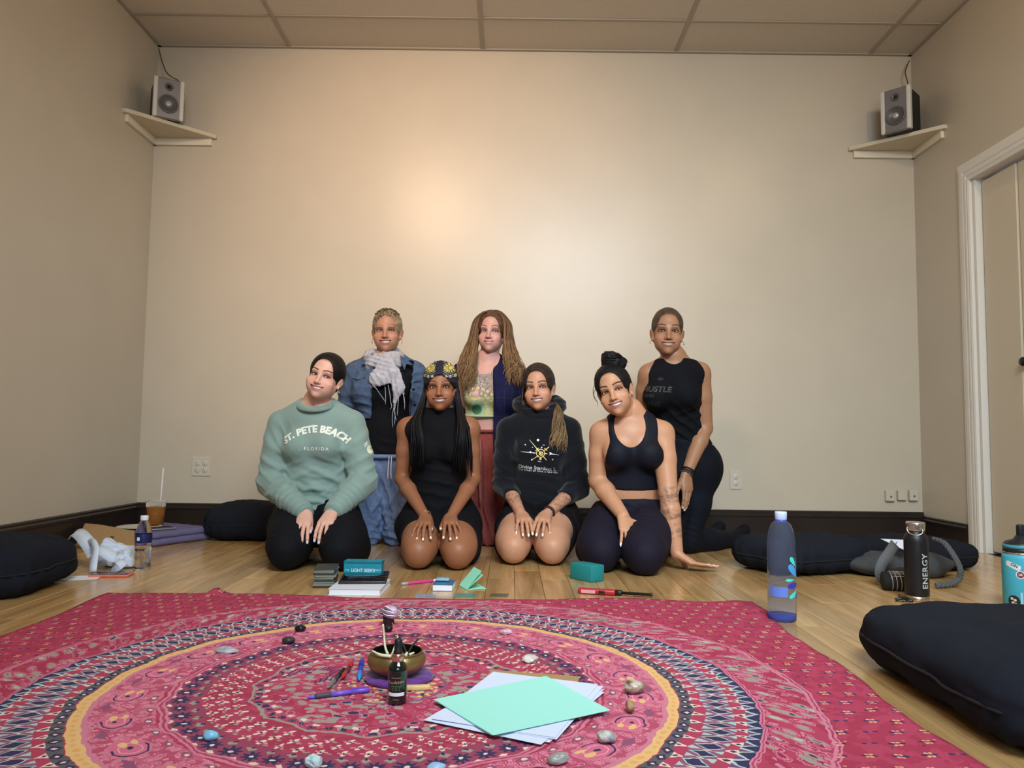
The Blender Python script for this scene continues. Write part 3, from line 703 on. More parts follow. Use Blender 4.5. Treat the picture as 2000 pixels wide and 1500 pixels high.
    for s in S2:
        c = A3(s*.031,-.0625,-.0005); g = nrm(toloc(A3(0,0,CAMH))-c); d = nrm(sv)@g; P = sv+c
        k = np.tile(A3(.72,.70,.68),(len(P),1)); ir = np.array(lin(*iris)); k[d > .895] = ir; k[d > .975] = (.006,.005,.005)
        # denser pole towards the gaze
        zz_ = nrm(g); xx = nrm(np.cross((0,0,1),zz_)); yy = np.cross(zz_,xx); B = np.stack([xx,yy,zz_],1)
        tt = np.concatenate([np.linspace(.03,.6,10),np.linspace(.72,PI-.05,9)]); sv2, sf2 = lathe([(.0122*math.sin(t),.0122*math.cos(t)) for t in tt],20)
        P = sv2@B.T+c; d = nrm2(sv2)[:,2]; k = np.tile(A3(.70,.68,.66),(len(P),1)); k[d > .885] = ir; k[d > .968] = (.006,.005,.005)
        parts.append(('eye', (ctr+sc*(P@R.T)-root, [tuple(q_[::-1]) for q_ in sf2]), m_eye, k))
    us = np.linspace(-.80,.80,25); T = []
    for dy in (0,.006):
        for f_ in (1.05,-.80):
            T += [(u_*w, -.0872+(ky+.0045)*u_*u_+dy, zm+cv*u_*u_+.0006+h0*f_*(1-u_*u_)**.8+(.0012 if f_ > 0 else 0)) for u_ in us]
    n = len(us); T = np.array(T); fq = []
    for i in range(n-1): fq += [(n+i,n+i+1,i+1,i),(i,i+1,2*n+i+1,2*n+i),(3*n+i,3*n+i+1,n+i+1,n+i)]
    parts.append(('teeth', (ctr+sc*(T@R.T)-root, fq), m_teeth, None))
    fr = dict(R=R, ctr=ctr, sc=sc, toloc=toloc, tow=lambda p: ctr+sc*(np.asarray(p)@R.T)-root, wide=wide, nb=nb)
    return (Wd, Q, col), parts, fr
def nrm2(v): return v/(np.linalg.norm(v,axis=1)[:,None]+1e-12)
def hand(root, elbow, wrist, fdir, dorsal, thumb, skin, nail, spread=(.16,.04,-.08,-.22), curl=((.25,.3,.25),)*4, thumb_a=.7, thumb_down=.25, sc=.95, nail_len=.0, wr=.0235, thumb_curl=.15):
    f = nrm(fdir); n = np.asarray(dorsal, float); n = nrm(n-f*(n@f)); l = np.cross(n,f)*thumb      # l points to the thumb's side
    wrist = np.asarray(wrist, float); P = lambda a, b, c: wrist+sc*(f*a+l*b+n*c)
    L = [(RCn(wrist+nrm(np.asarray(elbow)-wrist)*.055, wrist, .0255*sc, wr*sc),.012)]
    mcp = [(.088,.0285,.0),(.092,.0095,.003),(.087,-.0095,.002),(.079,-.027,-.001)]
    for a, b, c in mcp: L.append((RCn(P(.004,b*.55,0),P(a-.004,b,c-.003),.0155*sc,.0112*sc),.012))
    L.append((RCn(P(.03,.0,-.004),P(.065,0,-.004),.020*sc,.022*sc,.62,n),.015))
    tips = []
    seg = [(.041,.025,.0205),(.045,.028,.021),(.042,.026,.0205),(.033,.0205,.0185)]; rad = [(.0090,.0080,.0074,.0062),(.0092,.0082,.0075,.0063),(.0088,.0078,.0072,.0060),(.0080,.0070,.0064,.0054)]
    for i in range(4):
        a, b, c = mcp[i]; p = P(a,b,c-.002); ang = spread[i]; dirl = f*math.cos(ang)+l*math.sin(ang); cu = 0
        for j in range(3):
            cu += curl[i][j]; dv = dirl*math.cos(cu)-n*math.sin(cu); q = p+dv*seg[i][j]*sc
            L.append((RCn(p,q,rad[i][j]*sc,rad[i][j+1]*sc),.0035)); p = q
        up = dirl*math.sin(cu)+n*math.cos(cu); tips.append((p-dv*.0035*sc, dv, up, rad[i][3]*sc))
    p = P(.020,.018,-.006); td = nrm(f*math.cos(thumb_a)+l*math.sin(thumb_a)-n*thumb_down); q = p+td*.040*sc
    L.append((RCn(p,q,.0160*sc,.0118*sc),.012))
    L.append((RCn(P(.07,.024,-.004),p+td*.022*sc,.0085*sc,.010*sc),.012))
    ta2 = thumb_a-thumb_curl; td2 = nrm(f*math.cos(ta2)+l*math.sin(ta2)-n*thumb_down); r1 = q+td2*.030*sc; L.append((RCn(q,r1,.0108*sc,.0095*sc),.006))
    ta3 = thumb_a-2.2*thumb_curl; td3 = nrm(f*math.cos(ta3)+l*math.sin(ta3)-n*thumb_down); r2 = r1+td3*.022*sc; L.append((RCn(r1,r2,.0096*sc,.0072*sc),.004))
    upt = nrm(n*.75+np.cross(td3,n)*0-l*0+n); upt = nrm(upt-td3*(upt@td3)); tips.append((r2-td3*.004*sc, td3, upt, .0072*sc))
    for tp, dv, up, r in tips:
        B = np.stack([dv, np.cross(up,dv), up],1); L.append((ELn(tp+dv*(.002+nail_len*.5)*sc+up*r*.80,(.0066*sc+nail_len*.6,r*.82,.0016*sc),B),.001))
    F = solid(L,.0022,pad=.01); V, Q = F.mesh(); col = np.tile(np.array(skin),(len(V),1)).astype(float)
    for tp, dv, up, r in tips:
        d = V-(tp+dv*(.002+nail_len*.5)*sc+up*r*.80); u = d@dv; v = d@np.cross(up,dv); w = d@up
        m = ((u/(.0070*sc+nail_len*.6))**2+(v/(r*.85))**2 < 1)&(w > -.0012*sc)&((d*d).sum(1) < .014**2); col[m] = nail
    return V-root, Q, col, dict(tips=tips, f=f, n=n, l=l)
class Person:
    def __init__(s, name_label, root, fr=(0,-1,0)):
        s.root = np.array([root[0],root[1],0.]); s.t = thing('person', name_label, 'person', s.root, 0)
        s.fr = nrm(fr); s.J = {}; s.body = []; s.parts = {}
    def mesh(s, name, VQ, mat, col=None, label=None, parent=None):
        V, Q = VQ[0], VQ[1]
        return quadmesh(name, V, Q, mat, parent or s.t, col, label)
    def garment(s, name, F, mat, fl=None, label=None, smooth=1, off=0., col=None):
        V, Q = F.mesh(); V = smooth_mesh(V, Q, smooth, .5)
        if fl: V = folds(V, F.normals(V), fl)
        return s.mesh(name, (V-s.root, Q), mat, col(V) if col else None, label), V, Q
    def finish_body(s, groups, pieces, skin, vx=.0045, paint=None):
        F = solid([it for g in groups for it in g], vx); V, Q = F.mesh(); V = smooth_mesh(V, Q, 1, .4)
        col = np.tile(np.array(skin),(len(V),1)).astype(float)
        if paint: col = paint(V, col)
        Vs, Qs, Cs, k = [V-s.root], [Q], [col], len(V)
        for P in pieces:
            Vs.append(P[0]); Qs.append(P[1]+k); Cs.append(P[2]); k += len(P[0])
        return quadmesh('body', np.concatenate(Vs), np.concatenate(Qs), m_skin, s.t, np.concatenate(Cs))
def limb(a, b, c, r):                            # two-segment limb with muscle taper: r = (top, mid1, joint, mid2, end)
    a, b, c = [np.asarray(v, float) for v in (a,b,c)]
    return [(RCn(a,a+(b-a)*.45,r[0],r[1]),.012),(RCn(a+(b-a)*.45,b,r[1],r[2]),.012),(RCn(b,b+(c-b)*.3,r[2],r[3]),.012),(RCn(b+(c-b)*.3,c,r[3],r[4]),.012)]
def torso(J, w=1., bust=.0, fr=(0,-1,0), hip=1.):
    fr = nrm(fr); up = nrm(J['nb']-J['pe']); lat = nrm(J['sR']-J['sL'])
    L = [(RCn(J['ch']+up*.03,J['wa'],.132*w,.112*w,.72,fr),.03),(RCn(J['wa'],J['pe'],.112*w,.150*hip,.76,fr),.05)]
    L.append((RCn(J['sL']+lat*.04,J['sR']-lat*.04,.048*w,.048*w),.06))
    for s_, sd in (('sL',1),('sR',-1)):
        L.append((RCn(J['nb']+up*.035,J[s_]+lat*sd*.03,.040,.036),.03)); L.append((ELn(J[s_],.052*w),.03))
        L.append((RCn(J[s_]-up*.03,J['ch']-up*.05+lat*(-sd)*.075,.040*w,.055*w),.04))
    L.append((RCn(J['nb']-up*.05,J['nb']+up*.02,.056,.050),.03))
    if bust:
        for sd in (-1,1): L.append((ELn(J['ch']+fr*.075*w+lat*sd*.068*w-up*.035,(.058*bust,.056*bust,.058*bust)),.035))
    return L
def seiza(J, rt=.088, rk=.082, kb=.0, foot=True):
    L = []
    for s_ in 'LR':
        L.append('|'); h, k = J['h'+s_], J['k'+s_]; k = k+A3(0,0,.006); L.append((RCn(h,h+(k-h)*.5,rt*1.08,rt*1.03),.03)); L.append((RCn(h+(k-h)*.5,k+A3(0,.03,.006),rt*1.03,rk),.03))
        L.append((ELn(k+A3(0,-.018,-.012),(rk*.86,rk*.90,rk*.86)),.03)); L.append((ELn(k+A3(0,-rk*.80,-.016),(rk*.46,rk*.34,rk*.44)),.035)); L.append((ELn(k+A3(0,-rk*.52,-rk*.60),(rk*.50,rk*.40,rk*.36)),.03))
        an = A3(h[0]+(h[0]-k[0])*.1, h[1]+.06, .045); kk = k+A3(0,.05,-.036); L.append((RCn(kk,kk+(an-kk)*.4,rk*.62,.058),.03)); L.append((RCn(kk+(an-kk)*.4,an,.058,.036),.02))
        if foot: L.append((RCn(an,an+A3(0,.13,-.012),.036,.028),.02))
    return L
def arms(J, r=(.048,.044,.036,.038,.0245)):
    return [limb(J['s'+k],J['e'+k],J['w'+k],r) for k in 'LR']
def ringtube(c, n, r, tr, ax=None, el=1., seg=40, tn=8, wob=0., seed=0):   # a ring (bracelet, collar) around axis n
    n = nrm(n); u = nrm(np.cross(n,(0,1,0)) if abs(n[1]) < .9 else np.cross(n,(1,0,0))) if ax is None else nrm(ax-n*(ax@n)); v = np.cross(n,u); V, Fc = [], []
    rr = random.Random(seed)
    for i in range(seg):
        a = 2*PI*i/seg; d = u*math.cos(a)+v*math.sin(a)*el; o = np.asarray(c)+d*r+n*wob*math.sin(a*3+seed); dn = nrm(d)
        for k in range(tn):
            b = 2*PI*k/tn; V.append(o+tr*(dn*math.cos(b)+n*math.sin(b)))
    for i in range(seg):
        for k in range(tn): Fc.append((i*tn+k,((i+1)%seg)*tn+k,((i+1)%seg)*tn+(k+1)%tn,i*tn+(k+1)%tn))
    return np.array(V), Fc
def project(vf, origin, xdir, ydir, ray, V, Q, lift=.0012):   # lay flat lettering onto a garment surface
    T = BVHTree.FromPolygons([Vector(v) for v in V.tolist()], [tuple(q) for q in Q.tolist()])
    v, f = vf; out = np.zeros_like(v); xdir, ydir, ray = nrm(xdir), nrm(ydir), nrm(ray); org = np.asarray(origin, float); ok = np.ones(len(v), bool)
    for i, p in enumerate(v):
        w = org+xdir*p[0]+ydir*p[1]; hit = T.ray_cast(Vector((w-ray*.3).tolist()), Vector(ray.tolist()))
        if hit[0] is None: out[i] = w; ok[i] = False
        else: out[i] = np.array(hit[0])-ray*(lift+max(p[2],0)*1.)
    return out, [q for q in f if all(ok[j] for j in q)]
def near(V, Q, c, R):                            # sub-mesh near a point, for fast ray casts
    m = ((V-np.asarray(c))**2).sum(1) < R*R; k = m[Q].all(1); return V, Q[k]
def arc(vf, rad):                                # bend lettering upwards in the middle
    v = vf[0].copy(); a = v[:,0]/rad; r = rad+v[:,1]; v[:,0] = r*np.sin(a); v[:,1] = r*np.cos(a)-rad; return v, vf[1]
def hair_cap(H, t=.008, vx=.003, line=(.0675,.100,.113), back=-.06, fall=.0, col=(.01,.01,.01), noise=.0, side=0., ridge=.0004, wide=None, nsc=40, ears=True):
    w = wide or H['wide']; F = Fld((-.115,-.125,-.15),(.115,.15,.16),vx)
    F.add(ELn((0,.014,.036),(.0735*w+t,.094+t,.082+t)),0); F.add(ELn((0,.045,-.012),(.062*w+t,.060+t,.070)),.03)
    F.cut(ELn((0,-.115,-.015),line),.004)
    F.cut(ELn((0,-.062,-.105),(.13,.075,.105)),.012)
    if ears:
        for s in (-1,1): F.cut(ELn((s*.083*w,.010,-.022),(.022,.024,.034)),.008)
    F.half((0,0,back),(0,-.35,-1),.01)
    V, Q = F.mesh(); V = smooth_mesh(V, Q, 1, .5); N = F.normals(V)
    a = np.arctan2(V[:,0],V[:,2]-.0); st = wnoise(np.stack([a*.09,V[:,1]*.15,V[:,2]*.02],1),320,5); V = V+N*(ridge*st)[:,None]
    if noise: V = V+N*(noise*wnoise(V,nsc*2.2,9))[:,None]
    c = np.tile(np.array(col),(len(V),1))*(1+.35*st)[:,None]
    return H['tow'](V), Q, np.clip(c,0,1)
def locks(paths, rads, cols, n=6, m=14, flat=.6):
    P, Cc = [], []
    for p, r, c in zip(paths, rads, cols):
        s = spline(p, m); t = np.linspace(0,1,m); rr = r*np.clip(np.minimum(1.,.55+t*2.5)*(1-.85*t**4),.08,1); v, f = tube(s, rr, n, flat); P.append((v,f))
        c = np.asarray(c); c = c if c.ndim == 2 else np.tile(c,(2,1)); cc = c[0]+(c[1]-c[0])*np.repeat(t,n)[:,None]; Cc.append(cc)
    V, Fc = merge(P); return V, Fc, np.concatenate(Cc)
def BXn(c, h, R=None, r=.0):                     # rounded box
    c, h = np.asarray(c, float), np.asarray(h, float); m = np.linalg.norm(h) if R is not None else h
    def fn(x, y, z):
        px, py, pz = x-c[0], y-c[1], z-c[2]
        if R is not None: px, py, pz = [px*R[0,i]+py*R[1,i]+pz*R[2,i] for i in range(3)]
        qx, qy, qz = np.abs(px)-h[0]+r, np.abs(py)-h[1]+r, np.abs(pz)-h[2]+r
        return np.sqrt(np.maximum(qx,0)**2+np.maximum(qy,0)**2+np.maximum(qz,0)**2)+np.minimum(np.maximum(qx,np.maximum(qy,qz)),0)-r
    return c-m, c+m, fn
def JD(**k): return {a: (D(*v) if len(v) == 3 and v[2] > 2.4 and v[0] > 3 else A3(*v)) for a, v in k.items()}
def setz(p, z): return A3(p[0],p[1],z)
def printed(p, vf, org, V, Q, mat, R=.25, name='printed_lettering', xd=(1,0,0), yd=(0,-.12,1), ray=(0,1,0), lift=.0015):
    v2, f2 = project(vf, org, xd, yd, ray, *near(V, Q, np.asarray(org), R), lift)
    return mobj(name, (v2-p.root, f2), mat, p.t, False)
def add_head(p, nb, eye, **k):
    (V,Q,c), parts, H = head(p.root, nb, eye, **k)
    for nm, vf, m, cc in parts: mobj(nm, vf, m, p.t, True, cc)
    return (V,Q,c), H
vV = np.vstack
# ================================================================== woman in the sage sweatshirt, front row left
def person_sweatshirt():
    J = JD(nb=(620,788,3.66), ch=(618,856,3.68), wa=(618,930,3.71), pe=(618,1000,3.74), sL=(553,826,3.68), sR=(684,826,3.68), eL=(531,942,3.66), eR=(708,940,3.66),
           wL=(597,1004,3.40), wR=(648,1002,3.40), hL=(580,1008,3.74), hR=(657,1008,3.74), kL=(564,1070,3.34), kR=(667,1072,3.34))
    J['kL'], J['kR'] = setz(J['kL'],.102), setz(J['kR'],.102); up = nrm(J['nb']-J['pe'])
    p = Person('woman in a sage green crewneck sweatshirt kneeling at the left end of the front row', (J['pe'][0],3.6))
    sk = A3(*lin(214,166,147)); nail = lin(206,220,238)
    hd, H = add_head(p, J['nb']-up*.02, D(625.5,732.5,3.535), yaw=.08, pitch=-.02, roll=.25, sc=.965, skin=sk, lip=lin(186,104,100), brow=lin(62,44,38), browW=.9, smile=.0062, iris=(62,42,30), wide=1.06, jaw=1.08, cheeks=1.12, hairbase=lin(30,24,22), mouthw=.0365)
    hl = hand(p.root, J['eL'], J['wL'], A3(.06,-.78,-.40), A3(.05,-.5,.85), 1, sk, nail, spread=(.06,.0,-.06,-.20), curl=((.35,.42,.2),(.35,.42,.2),(.35,.42,.2),(.32,.40,.2)), thumb_a=.35)
    hr = hand(p.root, J['eR'], J['wR'], A3(-.10,-.78,-.40), A3(.0,-.5,.85), -1, sk, nail, spread=(.02,-.04,-.16,-.50), curl=((.35,.42,.2),(.35,.42,.2),(.34,.40,.2),(.28,.34,.2)), thumb_a=.25)
    p.finish_body([torso(J,1.03,1.), *arms(J,(.052,.048,.038,.040,.025)), seiza(J,.098,.094)], [hd,hl,hr], sk)
    # leggings
    m_leg = fabric('black_legging_knit', (13,14,20), .8, .1)
    L = seiza(J,.102,.097)+[(RCn(J['wa'],J['pe'],.12,.165,.78,(0,-1,0)),.05)]
    L += [(RCn(J['hL']+A3(-.045,.0,-.07),J['kL']+A3(-.03,.10,-.03),.085,.072),.05),(RCn(J['hR']+A3(.045,.0,-.07),J['kR']+A3(.03,.10,-.03),.085,.072),.05)]
    F = solid(L,.006,.004); F.half((0,0,.003),(0,0,-1)); F.half(J['wa'],(0,0,1))
    p.garment('leggings', F, m_leg, [(J['kL']+A3(0,0,.06),(0,.6,1),.03,.0016,.12),(J['kR']+A3(0,0,.06),(0,.6,1),.03,.0016,.12)])
    # sweatshirt
    m_sw = fabric('sage_fleece', (130,153,146), .9, .12, .4, .25, 500)
    L = [(RCn(J['ch']+up*.055,J['wa'],.142,.148,.74,(0,-1,0)),.03),(RCn(J['wa'],J['pe']+A3(0,-.01,.0),.148,.184,.76,(0,-1,0)),.05),(RCn(J['sL']+A3(.03,0,.0),J['sR']-A3(.03,0,.0),.062),.05)]
    for s_, sd in (('L',1),('R',-1)):
        L.append((RCn(J['nb']+A3(0,0,.0),J['s'+s_]+A3(sd*.02,0,.012),.055,.050),.04))
        L += [(q,.010) for q, k in limb(J['s'+s_]+A3(sd*-.004,0,-.006),J['e'+s_]+A3(sd*-.004,0,0),J['w'+s_]+(J['e'+s_]-J['w'+s_])*.10,(.070,.071,.067,.062,.046))]
    for sd in (-1,1): L.append((ELn(J['ch']+A3(sd*.07,-.082,-.035),(.064,.058,.064)),.05))
    F = solid(L,.0055); F.cut(ELn(J['nb']+A3(0,-.025,.050),(.084,.088,.078)),.006); F.half(J['pe']+A3(0,-.15,-.035),(0,.15,-1),.012)
    fl = []
    for s_, sd in (('L',1),('R',-1)):
        e, w, s0 = J['e'+s_], J['w'+s_], J['s'+s_]; up_ = nrm(s0-e)
        fl += [(e+up_*.03,up_+A3(sd*.4,-.2,0),.055,.0075,.085),(e*.45+w*.55,nrm(w-e),.040,.0065,.075),(s0+(e-s0)*.45,up_+A3(sd*.7,0,0),.085,.006,.10),(w+(e-w)*.22,nrm(w-e),.026,.0045,.045),
               (s0+A3(sd*.035,-.05,-.075),A3(sd,0,.6),.05,.006,.06)]
    fl += [(J['wa']+A3(.09,-.12,-.03),A3(.5,0,1),.075,.007,.11),(J['wa']+A3(-.09,-.12,-.05),A3(-.5,0,1),.075,.007,.11),(J['pe']+A3(0,-.14,.05),A3(.2,0,1),.06,.008,.12),(J['pe']+A3(.15,-.08,.03),A3(-.8,0,1),.045,.008,.09),(J['pe']+A3(-.15,-.08,.03),A3(.8,0,1),.045,.007,.09)]
    o, V, Q = p.garment('sweatshirt', F, m_sw, fl)
    m_rib = fabric('sage_rib', (120,144,137), .9, .2, .6, .2, 300)
    mobj('collar', (lambda q: (q[0]-p.root,q[1]))(ringtube(J['nb']+A3(0,-.020,-.006),A3(0,-.40,1),.084,.0095,el=1.0)), m_rib, p.t)
    for s_ in 'LR':
        d = nrm(J['w'+s_]-J['e'+s_]); c = J['w'+s_]-d*.012
        cv, cf = lathe([(.033,-.032),(.041,-.028),(.0425,-.014),(.0415,.0),(.039,.012),(.033,.016)],28); B = np.stack([nrm(np.cross(d,(0,0,1))),np.cross(d,nrm(np.cross(d,(0,0,1)))),d],1)
        mobj('cuff', (cv@B.T+c-p.root,cf), m_rib, p.t)
    m_ink = pm('cream_print', lin(232,236,222), .7)
    def slab(s, size):                            # slab-serif look: heavy letters with short slabs
        v, f = text_mesh(s, size, .0004, .0022, 1.02); return v, f
    ty = D(613,851,3.53); printed(p, arc(slab('ST. PETE BEACH', .0445),.21), ty+A3(0,0,.030), V, Q, m_ink, .3, yd=(0,-.1,1), xd=(1,0,.02))
    printed(p, text_mesh('. FLORIDA', .021, .0004, .0004, 1.5), D(611,877,3.53), V, Q, m_ink, .25)
    pt = [(0,0),(.0018,0),(.0018,.016),(.005,.018),(.0018,.019),(.0018,.024),(0,.024),(0,.019),(-.003,.017),(0,.016)]
    printed(p, prism(pt,0,.0005), D(607,838,3.53), V, Q, m_ink, .2, name='printed_lamp_post')
    sl = D(724,873,3.62); printed(p, text_mesh('ST.', .022, .0004, .0008), sl+A3(-.016,0,.012), V, Q, m_ink, .15, name='sleeve_print', xd=(.6,.6,.5), ray=(-.5,1,0))
    dk, df = lathe([(.0,0),(.020,0),(.020,.0004),(0,.0005)],24); printed(p, (dk,df), sl+A3(.005,0,-.012), V, Q, pm('sleeve_print_lime',lin(222,230,196),.7), .15, name='sleeve_print', xd=(.6,.6,0), ray=(-.5,1,0))
    # hair: dark, pulled back with a centre parting
    hv, hq, hc = hair_cap(H,.0075,back=-.07,col=lin(24,19,19)); p.mesh('hair',(hv,hq),m_hair,hc)
    mobj('earring', (ringtube(H['tow'](A3(.081,.006,-.052))+p.root,A3(0,-.3,.2),.006,.0011,seg=16,tn=6)[0]-p.root, ringtube(A3(0,0,0),A3(0,-.3,.2),.006,.0011,seg=16,tn=6)[1]), pm('silver',lin(215,215,220),.2,1.), p.t)
    return p
# ================================================================== woman in denim jacket and scarf, back row left
def person_denim():
    J = JD(nb=(752,704,4.13), ch=(752,757,4.14), wa=(752,835,4.16), pe=(752,905,4.18), sL=(697,731,4.13), sR=(808,731,4.13), eL=(676,815,4.17), eR=(826,818,4.17), wL=(690,884,4.06), wR=(808,890,4.06),
           hL=(726,912,4.18), hR=(778,912,4.18), kL=(716,1046,4.15), kR=(778,1046,4.14))
    for k in ('kL','kR'): J[k] = setz(J[k],.062)
    up = nrm(J['nb']-J['pe'])
    p = Person('woman in denim jacket and pale scarf kneeling upright, leftmost in the back row', (J['pe'][0],4.16))
    sk = A3(*lin(171,125,101))
    hd, H = add_head(p, J['nb']-up*.01, D(752.5,644.5,4.03), yaw=-.04, pitch=.03, roll=-.02, sc=1.0, skin=sk, lip=lin(160,92,84), brow=lin(120,92,72), browW=.75, smile=.0058, iris=(70,72,74), wide=1.02, jaw=.98, cheeks=1.05, hairbase=lin(132,112,90), mouthw=.0335, nose=1.08, eyeh=.0040)
    hl = hand(p.root, J['eL'], J['wL'], A3(.1,-.3,-1), A3(-.6,-.8,0), -1, sk, lin(220,180,165)); hr = hand(p.root, J['eR'], J['wR'], A3(-.1,-.3,-1), A3(.6,-.8,0), 1, sk, lin(220,180,165))
    def kneel(e=0., r=(.088,.078,.066,.05)):
        L = []
        for s_ in 'LR':
            h, k = J['h'+s_], J['k'+s_]; an = k+A3(0,.36,-.015); L += [(RCn(h,(h+k)/2,r[0]+e,r[1]+e),.03),(RCn((h+k)/2,k,r[1]+e,r[2]+e),.03),(RCn(k+A3(0,.02,0),an,r[3]+.006+e,.034+e),.03),(RCn(an,an+A3(0,.11,-.01),.034,.026),.02)]
        return L
    p.finish_body([torso(J,.96,.92,hip=.85),*arms(J),kneel(0,(.072,.062,.052,.042))], [hd,hl,hr], sk, .0055)
    # jeans
    m_j = pm('pale_denim', lin(110,129,166), .9, noise=(60,.16), bump=(600,.5,.001), spec=.15)
    F = solid([(q,k*.5) for q,k in kneel(.012,(.082,.078,.072,.058))]+[(RCn(J['wa']-up*.06,J['pe'],.126,.142,.78,(0,-1,0)),.04)],.006); F.half((0,0,.004),(0,0,-1)); F.half(D(752,890,4.16),(0,0,1))
    fl = [(D(735,980,4.08),A3(.9,0,.35),.055,.008,.16),(D(770,1000,4.08),A3(.8,0,-.5),.06,.009,.16),(D(745,1045,4.06),A3(.3,0,1),.035,.008,.10),(D(780,1040,4.06),A3(.5,0,1),.04,.008,.10)]
    p.garment('jeans', F, m_j, fl)
    q = ringtube(D(752,891,4.16),A3(0,0,1),.137,.012,el=.80); mobj('waistband', (q[0]-p.root,q[1]), m_j, p.t)
    for dx in (-2,3):
        s = np.array([D(762+dx,892,4.02),D(761+dx,905,4.005),D(760+dx*1.2,922,4.0),D(760+dx*1.3,936,4.0)]); v, f = tube(spline(s,12),.0028,6); mobj('drawstring', (v-p.root,f), pm('white_cord',lin(214,214,222),.8), p.t)
    # black layered top
    m_b = fabric('black_top', (12,13,18), .85)
    F = solid([(RCn(J['ch']+up*.05,J['wa'],.135,.125,.74,(0,-1,0)),.03),(RCn(J['wa'],J['pe']-up*.0,.130,.142,.80,(0,-1,0)),.05),(RCn(J['sL']+A3(.02,0,-.01),J['sR']-A3(.02,0,.01),.062),.05)]+[(ELn(J['ch']+A3(sd*.066,-.072,-.035),(.058,.054,.058)),.05) for sd in (-1,1)],.006,.004)
    F.half(D(752,889,4.16),(0,0,-1)); p.garment('top', F, m_b, [(D(752,870,4.02),A3(.3,0,1),.05,.003,.06)])
    # denim jacket
    m_d = pm('mid_denim', lin(72,89,116), .9, noise=(28,.26), bump=(520,.5,.001), spec=.15, color2=None)
    L = [(RCn(J['ch']+up*.04,D(752,812,4.16),.164,.166,.78,(0,-1,0)),.03),(RCn(J['sL']+A3(.03,0,0),J['sR']-A3(.03,0,0),.062),.04)]
    for s_, sd in (('L',1),('R',-1)):
        L.append((RCn(J['nb']+A3(0,.02,.03),J['s'+s_]+A3(sd*.02,0,.010),.052,.052),.04))
        L += [(q,.02) for q, k in limb(J['s'+s_],J['e'+s_],J['w'+s_],(.073,.068,.061,.056,.046))]
    for sd in (-1,1): L.append((ELn(J['ch']+A3(sd*.085,-.076,-.03),(.078,.068,.08)),.05))
    F = solid(L,.0055); c = D(761,770,4.0)
    F.cut(BXn(c+A3(0,-.03,-.05),(.098,.16,.24),roty(.05),.01),.01); F.cut(ELn(J['nb']+A3(0,-.05,.06),(.085,.10,.08)),.01); F.half(D(752,818,4.0),(0,0,-1),.008)
    fl = [(J['eL']+A3(0,0,.05),A3(.3,0,1),.05,.006,.10),(J['sL']+A3(.03,-.05,-.04),A3(1,0,.5),.05,.004,.08),(J['sR']+A3(.02,-.06,-.01),A3(-.6,0,1),.04,.003,.06),(J['sR']+A3(.02,-.06,-.08),A3(.5,0,1),.04,.003,.06),(D(705,790,4.0),A3(.2,0,1),.04,.004,.08)]
    o, V, Q = p.garment('denim_jacket', F, m_d, fl)
    m_d2 = pm('denim_seam', lin(66,86,120), .9, noise=(60,.2))
    for pts in ([(726,688),(712,700),(703,712),(722,707),(731,719),(729,700)],[(780,692),(793,700),(806,712),(792,710),(788,722),(783,706)]):
        v, f = prism([(D(a,b,4.)[0],D(a,b,4.)[2]) for a, b in pts],-.012,.006); v = np.stack([v[:,0],4.045-v[:,2]*1.-.010,v[:,1]],1); mobj('jacket_collar', (v-p.root,f), m_d, p.t, False)
    for x0, y0 in ((700,735),(806,739)):
        fl_ = [(-.038,.012),(.038,.012),(.038,-.008),(0,-.018),(-.038,-.008)]; printed(p, prism(fl_,0,.006), D(x0,y0,4.02), V, Q, m_d, .2, name='pocket_flap', lift=.001)
        printed(p, prism([(-.034,-.01),(.034,-.01),(.034,-.012),(-.034,-.012)],0,.0015), D(x0,y0+4,4.02), V, Q, m_d2, .2, name='seam')
    for (x0,y0,x1,y1) in ((706,740,703,812),(723,740,719,812),(797,745,802,810),(682,718,686,740)):
        a, b = D(x0,y0,4.02), D(x1,y1,4.02); n = 12; d = b-a; pv = np.array([(-.0012,0,0),(.0012,0,0)]); vv = vV([np.array([[t*0-.0012,0,0],[.0012,0,0]])+np.array([d[0]*t,d[2]*t,0]) for t in np.linspace(0,1,n)]); ff = [(2*i,2*i+1,2*i+3,2*i+2) for i in range(n-1)]
        printed(p, (vv,ff), a, V, Q, m_d2, .3, name='seam', yd=(0,0,1))
    bl, bf = lathe([(.0,0),(.007,0),(.0065,.002),(0,.003)],14)
    for x0, y0 in ((806,760),(807,790),(716,757),(717,788),(715,776)): printed(p, (bl,bf), D(x0,y0,4.02), V, Q, pm('jacket_button',lin(34,34,44),.4,.5) if x0 > 750 else m_d2, .15, name='button', lift=.0)
    # scarf: wound folds, two tails, fringe
    m_s = pm('gauze_scarf', lin(168,168,177), .95, noise=(55,.22), bump=(300,.6,.002), spec=.1)
    L = []; nb = J['nb']
    for i, (r, z, tr, dy) in enumerate(((.070,.030,.022,-.012),(.084,.012,.026,-.028),(.080,-.014,.024,-.040))):
        P = [nb+A3(r*math.sin(a)*(1.0), dy-r*.88*math.cos(a), z-.02*math.cos(a)+.006*math.sin(3*a+i)) for a in np.linspace(0,2*PI,22)]
        L += [(RCn(a,b,tr*(1+.15*math.sin(j*1.7+i)),tr*(1+.15*math.sin((j+1)*1.7+i))),.012) for j,(a,b) in enumerate(zip(P[:-1],P[1:]))]
    L += [(RCn(D(762,712,4.0),D(768,728,3.985),.030,.026,.7,(0,-1,0)),.02),(RCn(D(745,718,3.99),D(737,738,3.985),.028,.044,.35,(0,-1,0)),.02),(RCn(D(737,738,3.985),D(752,741,3.98),.030,.028,.35,(0,-1,0)),.02)]
